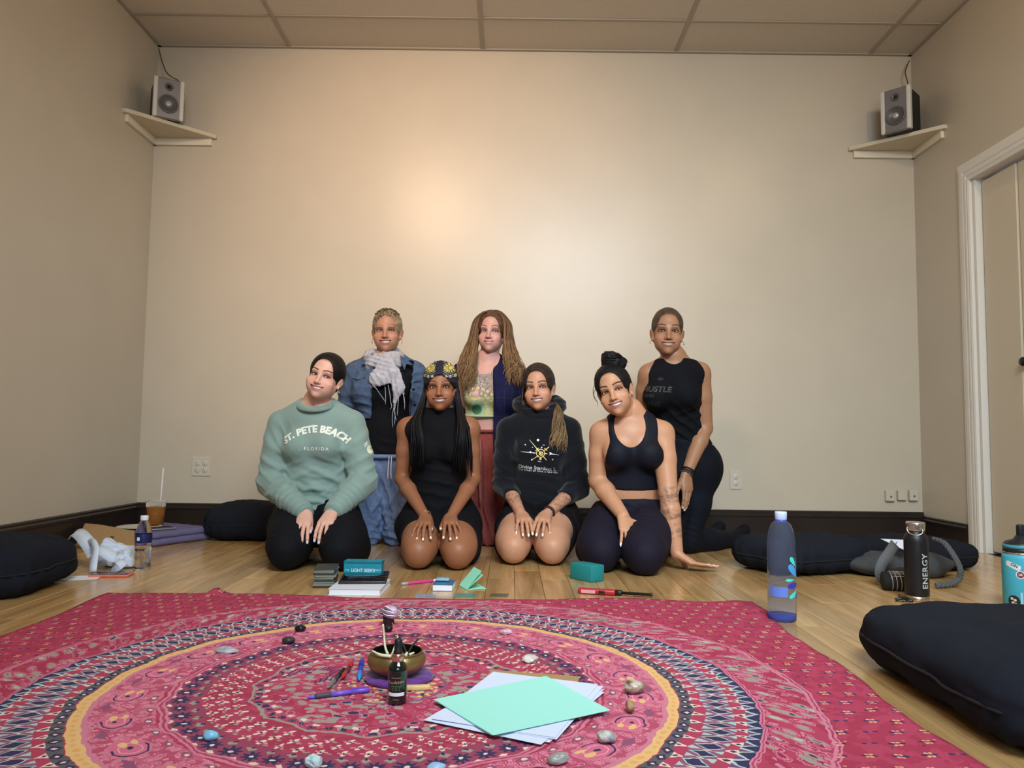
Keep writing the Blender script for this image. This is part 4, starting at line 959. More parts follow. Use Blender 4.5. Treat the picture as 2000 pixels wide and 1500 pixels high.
    L += [(RCn(D(772,725,3.985),D(778,756,3.975),.024,.036,.35,(0,-1,0)),.015),(RCn(D(778,756,3.975),D(771,786,3.985),.030,.011,.4,(0,-1,0)),.015)]
    F = solid(L,.0048); F.cut(ELn(nb+A3(0,-.02,.085),(.062,.065,.05)),.01)
    p.garment('scarf', F, m_s, [(nb+A3(0,-.10,.01),A3(.3,0,1),.022,.005,.10),(D(775,750,3.97),A3(1,0,.2),.024,.004,.07),(D(735,735,3.97),A3(.8,0,.6),.028,.003,.06)])
    fr_ = []; rr = random.Random(3)
    for x0, y0, x1, y1 in [(722,750,727,757),(730,752,752,784),(727,752,736,760),(752,755,753,790),(758,752,764,792),(771,788,767,835),(773,788,774,822),(769,790,770,830),(788,745,791,795),(786,742,790,770),(784,760,790,800),(779,770,776,812),(764,788,762,800)]:
        fr_.append(tube(spline([D(x0,y0,3.975),D((x0+x1)/2+rr.uniform(-3,3),(y0+y1)/2,3.975),D(x1,y1,3.98)],10),.0016,5))
    v, f = merge(fr_); mobj('scarf_fringe', (v-p.root,f), m_s, p.t)['kind'] = 'stuff'
    # cropped ash hair
    hv, hq, hc = hair_cap(H,.006,back=-.055,col=lin(142,122,98),noise=.0016,ridge=.0006); z = (hv+p.root-H['ctr'])@H['R']; top = SM(z[:,2],.05,.09)
    hc = hc*(1-.25*top[:,None]); p.mesh('hair',(hv,hq),m_hair,hc)
    P, Rr, Cc = [], [], []; rr = random.Random(5)
    for i in range(130):
        a = rr.uniform(-.062,.062); b = rr.uniform(-.070,.05); zz = .036+.089*math.sqrt(max(0,1-(a/.081)**2-((b-.014)/.101)**2)); s0 = A3(a,b+.010,zz-.003); e = A3(a*1.04+rr.uniform(-.004,.004),b-.014-rr.uniform(0,.008),zz+.002+rr.uniform(0,.003)-max(0,-.03-b)*.35)
        P.append(np.array([s0,(s0+e)/2+A3(0,-.001,.002),e])); Rr.append(.0030); Cc.append(np.array(lin(150,130,104))*rr.uniform(.7,1.15))
    v, f, c = locks(P,Rr,Cc,4,5); mobj('hair_tufts', (H['tow'](v),f), m_hair, p.t, True, c)['kind'] = 'stuff'
    for s in (-1,1): 
        q = ringtube(A3(0,0,0),A3(1,0,0),.009,.001,seg=16,tn=5); mobj('earring', (q[0]+H['tow'](A3(s*.080,.004,-.056)),q[1]), pm('silver',lin(215,215,220),.2,1.), p.t)
    return p
# ================================================================== woman with the patterned headwrap, front row
def person_headwrap():
    J = JD(nb=(858,806,3.72), ch=(858,866,3.73), wa=(858,948,3.75), pe=(858,1003,3.78), sL=(796,836,3.72), sR=(917,836,3.72), eL=(785,935,3.74), eR=(925,935,3.74), wL=(831,1011,3.468), wR=(880,1010,3.468),
           hL=(826,1008,3.78), hR=(888,1008,3.78), kL=(819,1075,3.40), kR=(895,1075,3.40))
    for k in ('kL','kR'): J[k] = setz(J[k],.087)
    up = nrm(J['nb']-J['pe'])
    p = Person('woman with long black hair and a patterned headwrap kneeling in a black sleeveless top', (J['pe'][0],3.66))
    sk = A3(*lin(148,97,69)); nail = lin(240,214,194)
    hd, H = add_head(p, J['nb']-up*.01, D(858,755.5,3.605), yaw=.0, pitch=.02, roll=-.02, sc=1.0, skin=sk, lip=lin(134,74,66), brow=lin(40,26,22), browW=.75, smile=.0056, iris=(40,24,16), wide=.98, jaw=.95, hairbase=lin(16,14,15), mouthw=.0355, nose=1.08, eyeh=.0052)
    cu = ((.35,.34,.24),)*4
    hl = hand(p.root, J['eL'], J['wL'], A3(.0,-.88,-.20), A3(-.1,-.3,.95), 1, sk, nail, spread=(.12,-.08,-.22,-.40), curl=cu, thumb_a=.35, wr=.022)
    hr = hand(p.root, J['eR'], J['wR'], A3(.10,-.88,-.20), A3(.1,-.3,.95), -1, sk, nail, spread=(.06,-.10,-.24,-.42), curl=cu, thumb_a=.45, wr=.022)
    p.finish_body([torso(J,.98,1.),*arms(J,(.046,.042,.034,.036,.0225)),seiza(J,.088,.084)], [hd,hl,hr], sk, .0048)
    m_b = fabric('black_jersey', (11,11,16), .85)
    F = solid(seiza(J,.094,.089,foot=False)+[(RCn(J['wa'],J['pe'],.12,.158,.78,(0,-1,0)),.05),(RCn(J['hL']+A3(-.05,-.02,-.05),J['kL']+A3(-.012,.12,-.02),.082,.075),.05),(RCn(J['hR']+A3(.05,-.02,-.05),J['kR']+A3(.012,.12,-.02),.082,.075),.05)],.0055,.004); F.half((0,3.475,0),(0,-1,0),.008); F.half((0,0,.004),(0,0,-1))
    p.garment('shorts', F, m_b, [(D(800,1020,3.5),A3(0,1,.3),.04,.004,.1)])
    T = torso(J,1.,1.); F = solid(T[:4]+T[4:]+[(RCn(J['nb']-up*.02,J['nb']+up*.04,.058,.056),.02),(RCn(J['wa'],J['pe']+A3(0,-.02,0),.118,.150,.8,(0,-1,0)),.05)],.0048,.007)
    for s_, sd in (('sL',-1),('sR',1)): F.cut(RCn(J[s_]+A3(sd*.028,0,.12),J[s_]+A3(sd*.030,0,-.11),.064,.058),.012)
    F.half(J['nb']+up*.030,(0,-.2,1),.004); F.half((0,0,.15),(0,0,-1)); p.garment('sleeveless_top', F, m_b, [(J['wa']+A3(0,-.1,0),A3(.2,0,1),.06,.004,.12)])
    q = ringtube(J['wL']+A3(-.004,.02,.006),nrm(J['wL']-J['eL']),.026,.0022); mobj('bracelet', (q[0]-p.root,q[1]), pm('rose_bracelet',lin(206,170,158),.3,.6), p.t)
    # headwrap
    m_w = bpy.data.materials.new('headwrap_print'); m_w.use_nodes = True; nt = m_w.node_tree; X.nt = nt; b = nt.nodes['Principled BSDF']; b.inputs['Roughness'].default_value = .8
    at = nt.nodes.new('ShaderNodeAttribute'); at.attribute_name = 'Col'; sp = nt.nodes.new('ShaderNodeSeparateColor'); nt.links.new(at.outputs['Color'],sp.inputs[0]); u, v, w_ = [X(sp.outputs[i]) for i in range(3)]
    ph = op('ARCTAN2',v-.35,op('ABSOLUTE',u-.5)-.27); rr_ = sq((fab(u-.5)-.27)*(fab(u-.5)-.27)+(v-.35)*(v-.35))
    pet = (xsin(ph*16.) > -.2)*band(rr_,.07,.17)
    ringm = band(frac(rr_*16.),.0,.38)*band(rr_,.17,.34)*(xsin(ph*34.) > -.35)
    col = cmix(pet, lin(20,21,32), lin(212,196,96)); col = cmix(rr_ < .06, col, lin(206,186,92)); col = cmix(ringm, col, lin(150,150,142)); col = cmix(fab(u-.5) < .09, col, lin(16,18,36)); col = cmix(band(v,.0,.09)*(xsin(u*60.) > .0), col, lin(176,168,150)); nt.links.new(col.k,b.inputs['Base Color'])
    F = Fld((-.115,-.13,-.10),(.115,.15,.17),.003); F.add(ELn((0,.010,.036),(.0735*H['wide']+.012,.094+.011,.082+.013)),0); F.cut(ELn((0,-.135,-.05),(.083,.120,.117)),.006); F.half((0,-.03,.004),(0,-.42,-1),.008); F.add(ELn((0,.10,.06),(.05,.04,.05)),.04)
    V, Q = F.mesh(); V = smooth_mesh(V,Q,1,.5); V = folds(V,F.normals(V),[((0,-.08,.10),(.5,.0,1),.022,.0022,.08),((.06,-.02,.08),(1,-.4,-.8),.022,.0025,.07),((-.06,-.02,.08),(-1,-.4,-.8),.022,.0025,.07)])
    cc = np.stack([V[:,0]*5+.5,(V[:,2]-.045)*8-.35*(V[:,1]+.07)*4,V[:,1]*4+.5],1); p.mesh('headwrap',(H['tow'](V),Q),m_w,np.clip(cc,0,1))
    # long straight black hair falling in front of both shoulders
    P, Rr, Cc = [], [], []; rr = random.Random(11)
    for s in (-1,1):
        for i in range(150):
            t = rr.random(); k = rr.random(); x0 = s*(.064+.014*k); top = H['tow'](A3(x0,.01+.04*t,.03))+p.root
            yb = 3.60+.06*t+.012*k; xm = 858+s*(36+18*k-4*t); xe = 858+s*(26+ (40 if s>0 else 34)*k); ye = (905 if s<0 else 915)+rr.uniform(-32,18)
            mid1 = H['tow'](A3(s*(.070+.022*k),-.01+.03*t,-.05))+p.root; mid2 = D(xm,822+6*k,yb-.005); mid3 = D((xm+xe)/2+2,862,yb-.042); end = D(xe,ye,yb-.03)
            P.append(np.array([top,mid1,mid2,mid3,end])); Rr.append(rr.uniform(.0024,.0050)); Cc.append(A3(*lin(17,15,18))*rr.uniform(.6,1.5))
    v, f, c = locks(P,Rr,Cc,4,18,.6); mobj('hair', (v-p.root,f), m_hair, p.t, True, c)['kind'] = 'stuff'
    hv, hq, hc = hair_cap(H,.004,back=-.10,col=lin(18,16,19),ears=False); p.mesh('hair_back',(hv,hq),m_hair,hc)
    return p
# ================================================================== woman with curly hair, back row middle
def person_curly():
    J = JD(nb=(953,706,4.18), ch=(953,762,4.19), wa=(951,832,4.21), pe=(950,892,4.22), sL=(903,728,4.18), sR=(1008,728,4.18), eL=(893,808,4.22), eR=(1022,808,4.22), wL=(905,880,4.14), wR=(1012,880,4.14),
           hL=(928,900,4.22), hR=(973,900,4.22), kL=(915,1045,4.18), kR=(962,1045,4.17))
    for k in ('kL','kR'): J[k] = setz(J[k],.06)
    up = nrm(J['nb']-J['pe'])
    p = Person('woman with long wavy light brown hair and a green patterned crop top, back row middle', (J['pe'][0],4.2))
    sk = A3(*lin(192,146,134))
    hd, H = add_head(p, J['nb']-up*.015, D(955.5,645.5,4.085), yaw=.16, pitch=.0, roll=.04, sc=1.0, skin=sk, lip=lin(176,106,104), brow=lin(106,78,62), browW=.8, smile=.0036, iris=(76,84,88), wide=.95, jaw=.92, cheeks=.95, hairbase=lin(86,62,46), mouthw=.029, eyeh=.0044)
    hl = hand(p.root, J['eL'], J['wL'], A3(.1,-.3,-1), A3(-.6,-.8,0), -1, sk, sk); hr = hand(p.root, J['eR'], J['wR'], A3(-.1,-.3,-1), A3(.6,-.8,0), 1, sk, sk)
    def kneel(e=0., r=(.085,.075,.064,.05)):
        L = []
        for s_ in 'LR':
            h, k = J['h'+s_], J['k'+s_]; an = k+A3(0,.36,-.015); L += [(RCn(h,(h+k)/2,r[0]+e,r[1]+e),.03),(RCn((h+k)/2,k,r[1]+e,r[2]+e),.03),(RCn(k+A3(0,.02,0),an,r[3]+.006+e,.034+e),.03),(RCn(an,an+A3(0,.07,-.01),.034,.026),.02)]
        return L
    T = torso(J,.92,1.05,hip=.9); p.finish_body([T,*arms(J,(.044,.040,.033,.034,.022)),kneel(0,(.072,.062,.052,.042))], [hd,hl,hr], sk, .0052)
    # crop top with leaf print
    m_c = bpy.data.materials.new('green_paisley_print'); m_c.use_nodes = True; nt = m_c.node_tree; X.nt = nt; b = nt.nodes['Principled BSDF']; b.inputs['Roughness'].default_value = .85
    at = nt.nodes.new('ShaderNodeAttribute'); at.attribute_name = 'Col'; sp = nt.nodes.new('ShaderNodeSeparateColor'); nt.links.new(at.outputs['Color'],sp.inputs[0]); u, v = X(sp.outputs[0]), X(sp.outputs[1])
    r_ = sq((u-.42)*(u-.42)+(v-.22)*(v-.22)); th_ = op('ARCTAN2',v-.22,u-.42)
    vo = nt.nodes.new('ShaderNodeTexVoronoi'); vo.inputs['Scale'].default_value = 26; nt.links.new(at.outputs['Color'],vo.inputs['Vector']); vd = X(vo.outputs['Distance']); vs = nt.nodes.new('ShaderNodeSeparateColor'); nt.links.new(vo.outputs['Color'],vs.inputs[0]); vr = X(vs.outputs[0])
    col = cmix(v > .5, lin(164,172,132), lin(146,132,128)); col = cmix((vd < .36)*(vr > .5), col, lin(196,190,150)); col = cmix((vd < .32)*(vr < .3), col, lin(92,112,88)); col = cmix((vd < .3)*(vr < .2)*(v > .5), col, lin(76,56,92))
    col = cmix(band(frac(r_*9.),.0,.5)*(xsin(th_*26.) > .0)*band(r_,.2,.55), col, lin(206,186,118)); col = cmix(r_ < .15, col, lin(150,176,140)); col = cmix(r_ < .11, col, lin(60,116,84)); nt.links.new(col.k,b.inputs['Base Color'])
    F = solid(T,.0045,.005); F.half(D(945,815,4.08),(.0,-.1,-1),.004); F.half(J['nb']-up*.028,(0,.2,1)); F.cut(RCn(D(938,722,4.05),D(929,775,4.06),.030,.013),.004); F.cut(ELn(D(944,700,4.08),(.085,.12,.085)),.004)
    for s_, sd in (('sL',-1),('sR',1)): F.cut(RCn(J[s_]+A3(sd*.02,0,.12),J[s_]+A3(sd*.02,0,-.12),.058,.045),.01)
    c0 = D(938,775,4.08); cf_ = lambda V: np.clip(np.stack([(V[:,0]-c0[0])*4.2+.5,(V[:,2]-c0[2])*4.2+.5,0*V[:,0]+.5],1),0,1)
    p.garment('crop_top', F, m_c, col=cf_)
    q = ringtube(D(947,811,4.19),A3(0,-.08,1),.119,.007,el=.76); mobj('top_band', (q[0]-p.root,q[1]), pm('pale_green_band',lin(168,176,142),.85), p.t)
    # rust trousers with drawstring
    m_r = pm('rust_linen', lin(128,62,58), .9, noise=(70,.14), bump=(500,.4,.001), spec=.15)
    F = solid(kneel(.016,(.085,.084,.080,.056))+[(RCn(J['wa'],J['pe'],.108,.145,.78,(0,-1,0)),.04)],.006); F.half((0,0,.004),(0,0,-1)); F.half(D(950,840,4.1),(0,0,1))
    p.garment('trousers', F, m_r, [(D(945,960,4.1),A3(1,0,.1),.045,.008,.22),(D(955,1030,4.1),A3(1,0,.4),.05,.008,.12),(D(945,848,4.1),A3(1,0,0),.016,.003,.08)])
    q = ringtube(D(950,842,4.21),A3(0,0,1),.119,.009,el=.8,wob=.002); mobj('waistband', (q[0]-p.root,q[1]), m_r, p.t)
    v, f = tube(spline([D(936,850,4.08),D(939,880,4.06),D(937,915,4.05),D(938,985,4.06)],16),.005,6); mobj('drawstring', (v-p.root,f), pm('rust_cord',lin(150,92,84),.9), p.t)
    # open navy cardigan
    m_n = pm('navy_plaid', lin(26,28,60), .9, noise=(40,.25), bump=(500,.4,.001), spec=.15)
    L = [(RCn(J['ch']+up*.04,D(960,880,4.22),.150,.156,.80,(0,-1,0)),.03),(RCn(J['sL']+A3(.03,0,0),J['sR']-A3(.03,0,0),.056),.04)]
    for s_, sd in (('L',1),('R',-1)):
        L.append((RCn(J['nb']+A3(0,.03,.02),J['s'+s_]+A3(sd*.02,0,.008),.046,.048),.04)); L += [(q,.02) for q, k in limb(J['s'+s_],J['e'+s_],J['w'+s_],(.060,.060,.055,.052,.046))]
    for sd in (-1,1): L.append((ELn(J['ch']+A3(sd*.085,-.075,-.04),(.074,.072,.085)),.05))
    F = solid(L,.0055); F.cut(BXn(D(926,800,4.02)+A3(0,0,-.02),(.098,.20,.55),roty(-.02),.01),.008); F.cut(ELn(J['nb']+A3(-.02,-.05,.03),(.085,.10,.10)),.01); F.half(D(960,905,4.2),(0,0,-1),.008)
    o, V, Q = p.garment('cardigan', F, m_n, [(D(990,790,4.05),A3(1,0,.1),.06,.005,.14),(J['eR'],A3(0,0,1),.05,.005,.08)])
    pl = pm('plaid_line', lin(52,44,78), .9)
    for x0,y0,x1,y1 in ((985,760,984,850),(1000,755,1000,850),(968,775,1022,778),(968,812,1020,815),(1012,770,1013,840)):
        a, b_ = D(x0,y0,4.0), D(x1,y1,4.0); d = b_-a; n = 14; w_ = np.array([[.0008,0,0],[-.0008,0,0]]) if abs(d[2]) > abs(d[0]) else np.array([[0,.0008,0],[0,-.0008,0]])
        printed(p, (vV([w_+np.array([d[0]*t,d[2]*t,0]) for t in np.linspace(0,1,n)]),[(2*i,2*i+1,2*i+3,2*i+2) for i in range(n-1)]), a, V, Q, pl, .35, name='plaid_line', yd=(0,0,1))
    # wavy hair
    hv, hq, hc = hair_cap(H,.009,back=-.04,col=lin(84,60,44),ridge=.0008,ears=False,noise=.002,nsc=18); p.mesh('hair_crown',(hv,hq),m_hair,hc)
    P, Rr, Cc = [], [], []; rr = random.Random(21)
    for s in (-1,1):
        for i in range(215):
            t = rr.random(); k = rr.random(); a00 = A3(s*(.004+.012*k),-.040+.09*t,.122-.030*abs(t-.4)+.004*k); a0 = A3(s*(.042+.012*k),-.045+.09*t,.106-.02*abs(t-.4)+.004*k); a1 = A3(s*(.064+.038*k),-.040+.085*t,.055); a2 = A3(s*(.072+.050*k),-.050+.085*t,-.045)
            xe = (957 + s*(30+36*k)) if s > 0 else (953+s*(24+34*k)); ye = (745 if s > 0 else 760)+rr.uniform(-30,14)
            w0 = [H['tow'](q)+p.root for q in (a00,a0,a1,a2)]; y_ = 4.08+.05*t; e1 = D(957+s*(27+30*k),700,y_); e2 = D((957+s*(33+24*k)+xe)/2+rr.uniform(-5,5),(700+ye)/2,y_-.015); e3 = D(xe,ye,y_-.02)
            path = spline(np.array(w0+[e1,e2,e3]),26); tt = np.linspace(0,1,26); ph0 = rr.random()*6; fq = rr.uniform(2.6,5.2); amp = .009*np.clip(tt*2.4-.9,0,1)
            path += (rr.uniform(-.006,.006)*np.clip(tt*2-.5,0,1))[:,None]*A3(1,.5,0); path[:,0] += amp*np.sin(tt*fq*2*PI+ph0); path[:,1] += amp*np.cos(tt*fq*2*PI+ph0)*.8
            P.append(path); Rr.append(rr.uniform(.0020,.0046)); b_ = rr.uniform(.6,1.35); Cc.append(np.array([A3(*lin(84,60,44))*b_,A3(*lin(140,108,74))*b_]))
    v, f, c = locks(P,Rr,Cc,4,24,.75); mobj('hair', (v-p.root,f), m_hair, p.t, True, c)['kind'] = 'stuff'
    return p
# ================================================================== woman in the black hoodie, front row
def person_hoodie():
    J = JD(nb=(1053,806,3.85), ch=(1053,870,3.86), wa=(1053,945,3.88), pe=(1053,1000,3.90), sL=(995,840,3.85), sR=(1110,840,3.85), eL=(988,945,3.86), eR=(1126,952,3.84), wL=(1018,1005,3.612), wR=(1067,1005,3.612),
           hL=(1022,1004,3.90), hR=(1085,1004,3.90), kL=(1003,1058,3.56), kR=(1078,1060,3.55))
    for k in ('kL','kR'): J[k] = setz(J[k],.090)
    up = nrm(J['nb']-J['pe'])
    p = Person('woman with a side ponytail in a black hoodie with a gold compass print, kneeling', (J['pe'][0],3.8))
    sk = A3(*lin(191,140,112)); nail = lin(246,224,208)
    hd, H = add_head(p, J['nb']-up*.01, D(1047,756,3.735), yaw=.20, pitch=.0, roll=-.07, sc=1.0, skin=sk, lip=lin(168,98,92), brow=lin(58,42,36), browW=.95, smile=.0058, iris=(66,60,58), wide=.97, jaw=.92, hairbase=lin(42,33,28), mouthw=.0325, eyeh=.0047)
    hl = hand(p.root, J['eL'], J['wL'], A3(.12,-.88,-.20), A3(-.1,-.3,.95), 1, sk, nail, spread=(-.02,-.04,-.14,-.34), curl=((.35,.34,.24),)*4, thumb_a=.25, wr=.022, nail_len=.004)
    hr = hand(p.root, J['eR'], J['wR'], A3(-.22,-.86,-.20), A3(.1,-.3,.95), -1, sk, nail, spread=(.0,-.04,-.16,-.42), curl=((.35,.34,.24),(.35,.34,.24),(.35,.34,.24),(.33,.4,.24)), thumb_a=.25, wr=.022, nail_len=.004)
    def ink(V, col):
        for a, b, sd in ((J['eL'],J['wL'],1),(J['eR'],J['wR'],2)):
            ba = b-a; t = np.clip(((V-a)@ba)/(ba@ba),0,1); d = np.linalg.norm(V-a-ba*t[:,None],axis=1)
            m = (d < .055)*(t > .25)*(t < .80)*SM(wnoise(V,150,sd)+.5*wnoise(V,330,sd+3),.05,.5)*.6; col = col*(1-m[:,None])+np.array(lin(66,62,64))*m[:,None]
        return col
    p.finish_body([torso(J,.98,1.),*arms(J,(.046,.042,.034,.038,.0235)),seiza(J,.090,.086)], [hd,hl,hr], sk, .0048, ink)
    m_b = fabric('black_short_knit', (11,11,16), .85)
    F = solid(seiza(J,.097,.092,foot=False)+[(RCn(J['wa'],J['pe'],.12,.160,.78,(0,-1,0)),.05),(RCn(J['hL']+A3(-.05,-.02,-.05),J['kL']+A3(-.012,.12,-.02),.082,.075),.05),(RCn(J['hR']+A3(.05,-.02,-.05),J['kR']+A3(.012,.12,-.02),.082,.075),.05)],.0055,.004); F.half((0,3.665,0),(0,-1,0),.008); F.half((0,0,.004),(0,0,-1))
    p.garment('shorts', F, m_b, [(D(980,1015,3.7),A3(0,1,.3),.04,.004,.1)])
    m_h = fabric('black_fleece', (14,17,24), .9, .12, .4, .2, 500)
    L = [(RCn(J['ch']+up*.05,J['wa'],.138,.138,.76,(0,-1,0)),.03),(RCn(J['wa'],J['pe']+A3(0,-.01,.0),.138,.146,.84,(0,-1,0)),.05),(RCn(J['sL']+A3(.03,0,0),J['sR']-A3(.03,0,0),.060),.05)]
    for s_, sd in (('L',1),('R',-1)):
        w0 = J['e'+s_]+(J['w'+s_]-J['e'+s_])*.33; L.append((RCn(J['nb'],J['s'+s_]+A3(sd*.02,0,.010),.055,.050),.04)); L += [(q,.010) for q, k in limb(J['s'+s_],J['e'+s_]+A3(-sd*.002,0,0),w0,(.066,.067,.063,.056,.045))]
    for sd in (-1,1): L.append((ELn(J['ch']+A3(sd*.068,-.082,-.035),(.064,.058,.064)),.05))
    F = solid(L,.0052); F.cut(ELn(J['nb']+A3(.004,-.055,.045),(.048,.075,.085)),.008); F.half(J['pe']+A3(0,-.13,.045),(0,.12,-1),.012)
    fl = []
    for s_, sd in (('L',1),('R',-1)):
        e, s0 = J['e'+s_], J['s'+s_]; u_ = nrm(s0-e); fl += [(e+u_*.02,u_+A3(sd*.3,0,0),.04,.0075,.075),(s0+(e-s0)*.5,u_+A3(sd*.6,0,0),.075,.006,.09),(s0+A3(sd*.035,-.05,-.07),A3(sd,0,.6),.05,.006,.06)]
    fl += [(J['wa']+A3(0,-.12,-.02),A3(.2,0,1),.055,.006,.13),(J['ch']+A3(0,-.1,-.10),A3(.5,0,1),.09,.004,.10)]
    o, V, Q = p.garment('hoodie', F, m_h, fl)
    L = []                                        # hood lying around the neck
    P = [J['nb']+A3(.098*math.sin(a),.012-.070*math.cos(a)-.0,.018+.038*(1-math.cos(a))*.5-.040*max(0,math.cos(a))**2) for a in np.linspace(.10,2*PI-.10,22)]
    L += [(RCn(a,b,.026+.016*math.sin(PI*i/20),.026+.016*math.sin(PI*(i+1)/20)),.012) for i,(a,b) in enumerate(zip(P[:-1],P[1:]))]
    F = solid(L,.005); p.garment('hood', F, m_h, [(J['nb']+A3(0,0,.02),A3(0,.3,1),.035,.004,.14)])
    # print
    gold, wht = pm('gold_print',lin(240,214,140),.5), pm('white_print',lin(224,228,226),.6)
    c0 = D(1056.5,886,3.72); px = 3.72/1500
    def seg(x0,y0,x1,y1,w0,w1): 
        a, b = np.array([x0-1056.5,886-y0])*px, np.array([x1-1056.5,886-y1])*px; d = nrm(b-a); n_ = np.array([-d[1],d[0]]); k = 8; P_ = []
        for t in np.linspace(0,1,k): 
            w_ = (w0+(w1-w0)*t)*px/2; q = a+(b-a)*t; P_ += [(*(q+n_*w_),0),(*(q-n_*w_),0)]
        return np.array(P_), [(2*i,2*i+1,2*i+3,2*i+2) for i in range(k-1)]
    def disc(x0,y0,r,r0=0.,n=22):
        P_ = [((x0-1056.5+q*math.cos(a))*px,(886-y0+q*math.sin(a))*px,0) for q in (r,r0) for a in np.linspace(0,2*PI,n,endpoint=False)]; return np.array(P_), [(i,(i+1)%n,n+(i+1)%n,n+i) for i in range(n)]
    G_ = [disc(1056,885.5,8.6,7.2),disc(1057,886,4.2,2.6),disc(1056.5,886,1.8,.0,10),seg(1034,859,1050,878,.4,1.8),seg(1050,878,1055,884,1.6,1.6),seg(1072,873,1062,881,1.5,1.5),seg(1060,890,1068,899,1.6,1.2),seg(1052,890,1039,898.5,1.4,1.2),seg(1046,881,1052,875,1.2,1.2),seg(1063,875,1069,880,1.2,1.2),disc(1056,896.5,2.2)]
    Wt = [seg(1017,882.5,1046,885,.3,2.),seg(1063,886,1069,886,1.8,1.2),seg(1073,883,1076,886,.3,5.),seg(1073,889,1076,886,.3,3.),seg(1076,886.2,1092,888.5,2.,.3),disc(1051,859.5,3.0,0,4),disc(1036,883.5,2.0,0,10),disc(1026,869,1.3,0,8),disc(1058,874,1.5,0,8),disc(1039,898.3,1.7,0,8),disc(1079.5,897.5,1.5,0,8),disc(1040,874,.9,0,8),seg(1060,869,1064,869.5,1.,1.),seg(1051,901,1058,902.5,1.5,1.)]
    printed(p, merge(G_), c0, V, Q, gold, .25, name='compass_print'); printed(p, merge(Wt), c0, V, Q, wht, .25, name='compass_print')
    printed(p, text_mesh('Divine Stardust L', .0245, .0003, .0002, 1.06), D(1049.5,914.5,3.73), V, Q, wht, .25, xd=(1,0,-.075))
    printed(p, text_mesh('THE START OF SOME A NEW BEG', .0105, .0003, .0, 1.25), D(1052,921,3.73), V, Q, wht, .25, xd=(1,0,-.075))
    # beads and ring
    w = J['wR']+(J['eR']-J['wR'])*.10; d = nrm(J['wR']-J['eR']); u_ = nrm(np.cross(d,(0,0,1))); v_ = np.cross(d,u_); sv, sf = lathe([(.0046*math.sin(t),-.0046*math.cos(t)) for t in np.linspace(.1,PI-.1,6)],8)
    B = []
    for row in (0,1): B += [(sv+w-p.root+d*row*.009+.0275*(u_*math.cos(a)+v_*math.sin(a)),sf) for a in np.linspace(0,2*PI,19,endpoint=False)]
    v, f = merge(B); mobj('bead_bracelet', (v,f), pm('dark_red_beads',lin(52,22,32),.3), p.t)
    q = ringtube(J['wL']+(J['eL']-J['wL'])*.1,nrm(J['wL']-J['eL']),.0255,.0012); mobj('thin_bracelet', (q[0]-p.root,q[1]), pm('red_string',lin(170,90,80),.7), p.t)
    n_, f_, l_ = hr[3]['n'], hr[3]['f'], hr[3]['l']; rp = J['wR']+.95*(f_*.100+l_*-.0105)+n_*-.008; q = ringtube(rp,f_,.0098,.0015,seg=18,tn=6); mobj('ring', (q[0]-p.root,q[1]), pm('silver',lin(215,215,220),.2,1.), p.t)
    # hair swept to one side with a wavy ponytail
    hv, hq, hc = hair_cap(H,.010,back=-.075,col=lin(46,36,31),noise=.001,ridge=.0006); p.mesh('hair',(hv,hq),m_hair,hc)
    P, Rr, Cc = [], [], []; rr = random.Random(31)
    for i in range(140):
        k, t = rr.random(), rr.random(); a0 = H['tow'](A3(.055,.045+.02*t,-.055-.02*k))+p.root; x1 = 1078+14*k; y_ = 3.80-.05*t
        pts = np.array([a0,D(1086+4*k,790,3.80),D(1083+14*k,806,y_),D(1080+22*k,834,y_-.02),D(1076+30*k,858,y_-.03),D(1074+30*k+rr.uniform(-3,3),880+rr.uniform(-16,8),y_-.03)]); path = spline(pts,24); tt = np.linspace(0,1,24); ph0 = rr.random()*6
        am = .008*np.clip(tt*2-.3,0,1); path[:,0] += am*np.sin(tt*15+ph0); path[:,1] += am*np.cos(tt*15+ph0)
        b_ = rr.uniform(.75,1.25); P.append(path); Rr.append(rr.uniform(.0022,.0048)); Cc.append(np.array([A3(*lin(60,46,36))*b_,A3(*lin(150,120,84))*b_]))
    for i in range(14):                            # loose strands on the far side
        k = rr.random(); P.append(np.array([H['tow'](A3(-.066,-.02+.03*k,.05))+p.root,H['tow'](A3(-.080,-.018+.03*k,-.02))+p.root,D(1020+5*k,790,3.80),D(1024+6*k,815,3.82)])); Rr.append(.006); Cc.append(A3(*lin(56,42,34))*rr.uniform(.7,1.2))
    v, f, c = locks(P,Rr,Cc,4,22,.7); mobj('ponytail', (v-p.root,f), m_hair, p.t, True, c)['kind'] = 'stuff'
    return p
